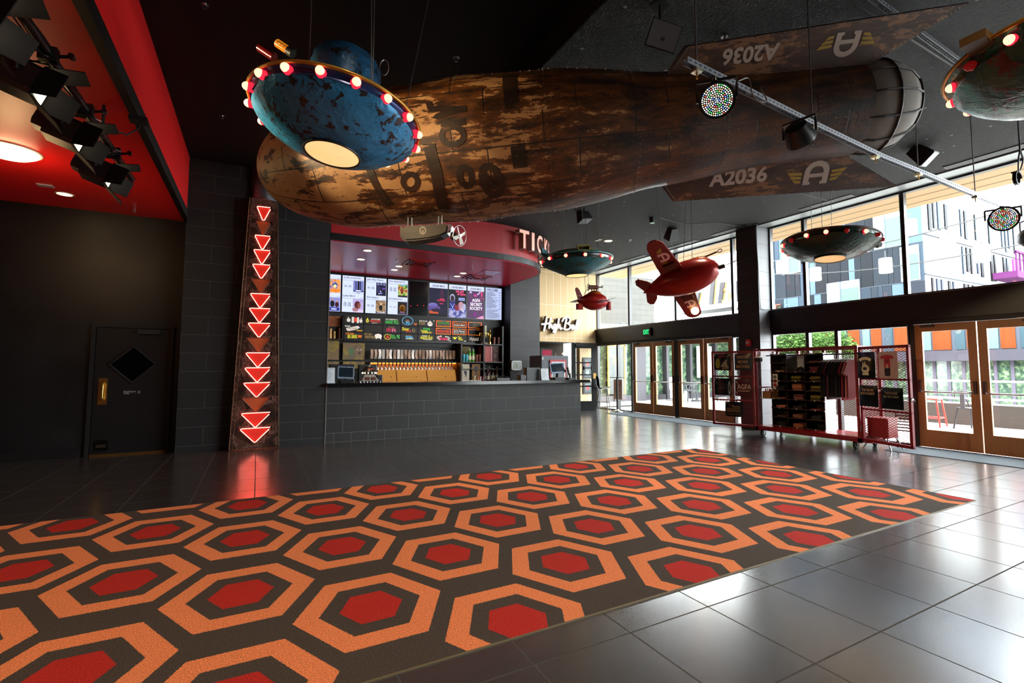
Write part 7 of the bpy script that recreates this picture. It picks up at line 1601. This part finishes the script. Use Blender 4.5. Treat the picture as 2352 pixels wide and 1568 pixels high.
# white wall left of the grey building, far sign letters, lanterns
MB().box(22, 24, 18.25, 21, 0, 9.5, DO('e0e0de', .8)).to('white_side_wall', label='plain white wall left of the grey panel building beside the pillar', cat='wall')
t = T('neon_letters', 'orange red neon letters on a dark board low on the grey panel building', 'sign', (XG-.1, 17.0, 3.3))
b = MB(FX(XG-.12, 17.9, 3.4)); b.box(0, 1.6, 0, 1.25, -.03, 0, DO('20241c', .5)); b.to('board', t)
b = MB(FX(XG-.12, 17.9, 3.4)); b.tube([(.45, 1.15, .06), (.4, .3, .06), (.55, .1, .06), (.7, .3, .06), (.8, 1.2, .06), (.6, 1.25, .06)], .03, E('ff5038', 2.5), 6); b.tube([(1.1, 1.25, .06), (1.6, 1.25, .06)], .03, E('ff5038', 2.5), 6); b.tube([(1.35, 1.25, .06), (1.25, .1, .06)], .03, E('ff5038', 2.5), 6); b.to('tubes', t)
# backs of the outdoor sign letters standing on a canopy
t = T('canopy_sign', 'outdoor shop sign of tall dark letter strokes on a white canopy', 'sign', (13.5, 12, 3))
M = frame(onx(1585, 712, 13.0), (0, -1, 0), (0, 0, 1)); wT = onx(1585, 712, 13).y-onx(1690, 700, 13).y
b = MB(M); b.rbox(-.1, wT+.2, -.12, .05, -.25, .25, D('d8d8d4', .5), .05); b.box(-.12, wT+.25, -.16, -.11, -.28, .28, D('2a2a2c', .4)); b.to('canopy', t)
LT = D('24262c', .4); LG = D('b8904a', .4)
for f, h in ((.12, .5), (.47, 1.05), (.66, .7), (.98, .66)):
    b = MB(M); x = wT*f; b.add([(x, .05, -.08), (x+.12, .05, -.08), (x+.27, .05+h, -.08), (x+.12, .05+h, -.08), (x, .05, .08), (x+.12, .05, .08), (x+.27, .05+h, .08), (x+.12, .05+h, .08)], [(0, 1, 2, 3), (7, 6, 5, 4), (0, 4, 5, 1), (1, 5, 6, 2), (2, 6, 7, 3), (3, 7, 4, 0)], LT); b.add([(x+.125, .05, .0), (x+.17, .05, 0), (x+.32, .05+h, 0), (x+.275, .05+h, 0)], [(0, 1, 2, 3)], LG); b.to('letter_stroke', t)
b = MB(M); b.tube([(wT*.8+.17*math.cos(2*PI*i/20), .28+.24*math.sin(2*PI*i/20), 0) for i in range(20)], .045, LG, 8, True); b.to('ring_letter', t)
for i, (u, v, x) in enumerate(((1795, 612, 19), (1873, 628, 19), (2034, 608, 19), (2090, 520, 19), (2178, 560, 19), (2255, 580, 19))):
    p = onx(u, v, x); b = MB(); b.cyl(p-Vector((0, 0, .28)), p+Vector((0, 0, .22)), .2, D('e8e8e4', .6), n=14); b.cyl(p+Vector((0, 0, .22)), p+Vector((0, 0, .5)), .012, BLACK, n=6); b.to('street_lantern', None, 40, label='white cylinder lantern on the overhead wires, %s from the pillar' % ('first', 'second', 'third', 'fourth', 'fifth', 'sixth')[i], cat='lantern')
for i, ((u0, v0), (u1, v1)) in enumerate((((1770, 600), (2352, 470)), ((1770, 630), (2352, 560)), ((1400, 640), (1700, 590)))):
    p, q = onx(u0, v0, 19), onx(u1, v1, 19); b = MB(); b.tube([p.lerp(q, j/10)-Vector((0, 0, .25*math.sin(PI*j/10))) for j in range(11)], .018, BLACK, 5); b.to('overhead_wire', label=('upper', 'lower', 'far left')[i]+' dark overhead wire outside the upper windows', cat='wire')
# trees
def tree(label, x, y, h, r, n, seed):
    t = T('street_tree', label, 'tree', (x, y, 0)); rr = random.Random(seed)
    b = MB(); b.tube([(x, y, 0), (x+.05, y, h*.4), (x, y+.05, h*.7)], .09, DO('4a4038', .8), 8)
    for i in range(6): a = i*1.05; b.tube([(x, y, h*.5), (x+r*.6*math.cos(a), y+r*.6*math.sin(a), h*.75+.1*i)], .03, DO('4a4038', .8), 5)
    b.to('trunk', t)
    L = [DO('20340f', .7), DO('2c441a', .7), DO('3c5426', .7)]; b = MB()
    for i in range(n):
        d = Vector((rr.gauss(0, 1), rr.gauss(0, 1), rr.gauss(0, .8))).normalized()*r*rr.random()**.4; c = Vector((x, y, h*.78))+d
        u = Vector((rr.gauss(0, 1), rr.gauss(0, 1), rr.gauss(0, 1))).normalized(); v = u.orthogonal().normalized(); s_ = .06+.04*rr.random()
        b.add([c-u*s_, c+v*s_*.5, c+u*s_, c-v*s_*.5], [(0, 1, 2, 3)], rr.choice(L))
    b.to('crown', t)
tree('green street tree outside above the cage, left one', 19.0, 12.3, 2.9, .95, 3200, 1)
tree('green street tree outside above the cage, right one', 20.5, 11.7, 2.7, .8, 2200, 2)
tree('green street tree by the shop front beyond the far doors', 21.5, 13.0, 2.9, 1.2, 2500, 3)
# ================================================================== light
w = bpy.data.worlds.new('overcast_sky'); SC.world = w; w.use_nodes = True
bg = w.node_tree.nodes['Background']; bg.inputs[0].default_value = (.93, .97, 1, 1); bg.inputs[1].default_value = 20.0
for y0, y1, z0, z1 in ((-6, 7, 2.6, 4.5), (7.55, 13.5, 2.6, 4.5), (-6, 7, 0, 2.1), (7.55, 13.5, 0, 2.1)):
    l = bpy.data.lights.new('window_portal', 'AREA'); l.shape = 'RECTANGLE'; l.size = y1-y0; l.size_y = z1-z0; l.cycles.is_portal = True
    o = bpy.data.objects.new('window_portal', l); COL.objects.link(o); o.matrix_world = frame((10.06, (y0+y1)/2, (z0+z1)/2), (0, 1, 0), (0, 0, 1))
# added downlights, put in to brighten the carpet, most behind and above the camera
for i, (x, y) in enumerate(((.6, 1.6), (3.0, .2), (-2.6, 2.6), (2.8, 4.9), (5.6, 4.9), (0.9, -1.5), (-3.6, .4))):
    z = ZL if x < 2.5 else ZC
    if (x, y) in ((2.8, 4.9), (5.6, 4.9), (-2.6, 2.6), (-3.6, .4)):
        if x < -1.2: z = 3.78
    downlight(Vector((x, y, z)), .08, 'added ceiling downlight brightening the carpet, %s of the added hall lamps' % ORD[i], 'ffe2b8', 8, 'added hall downlights')
    spot('added_hall_lamp', Vector((x, y, z-.02)), Vector((x, y+.4, 0)), 130, 110, (1, .8, .58), .08, .8)
point('red_soffit_dome_lamp', (-2.52, 7.6, 3.2), 12, (1, .62, .28), .2)
V = SC.view_settings; SC.display_settings.display_device = 'sRGB'; V.view_transform = 'Standard'; V.look = 'None'; V.exposure = .62; V.gamma = 1
try: V.use_curve_mapping = False
except Exception: pass
bpy.context.view_layer.update()
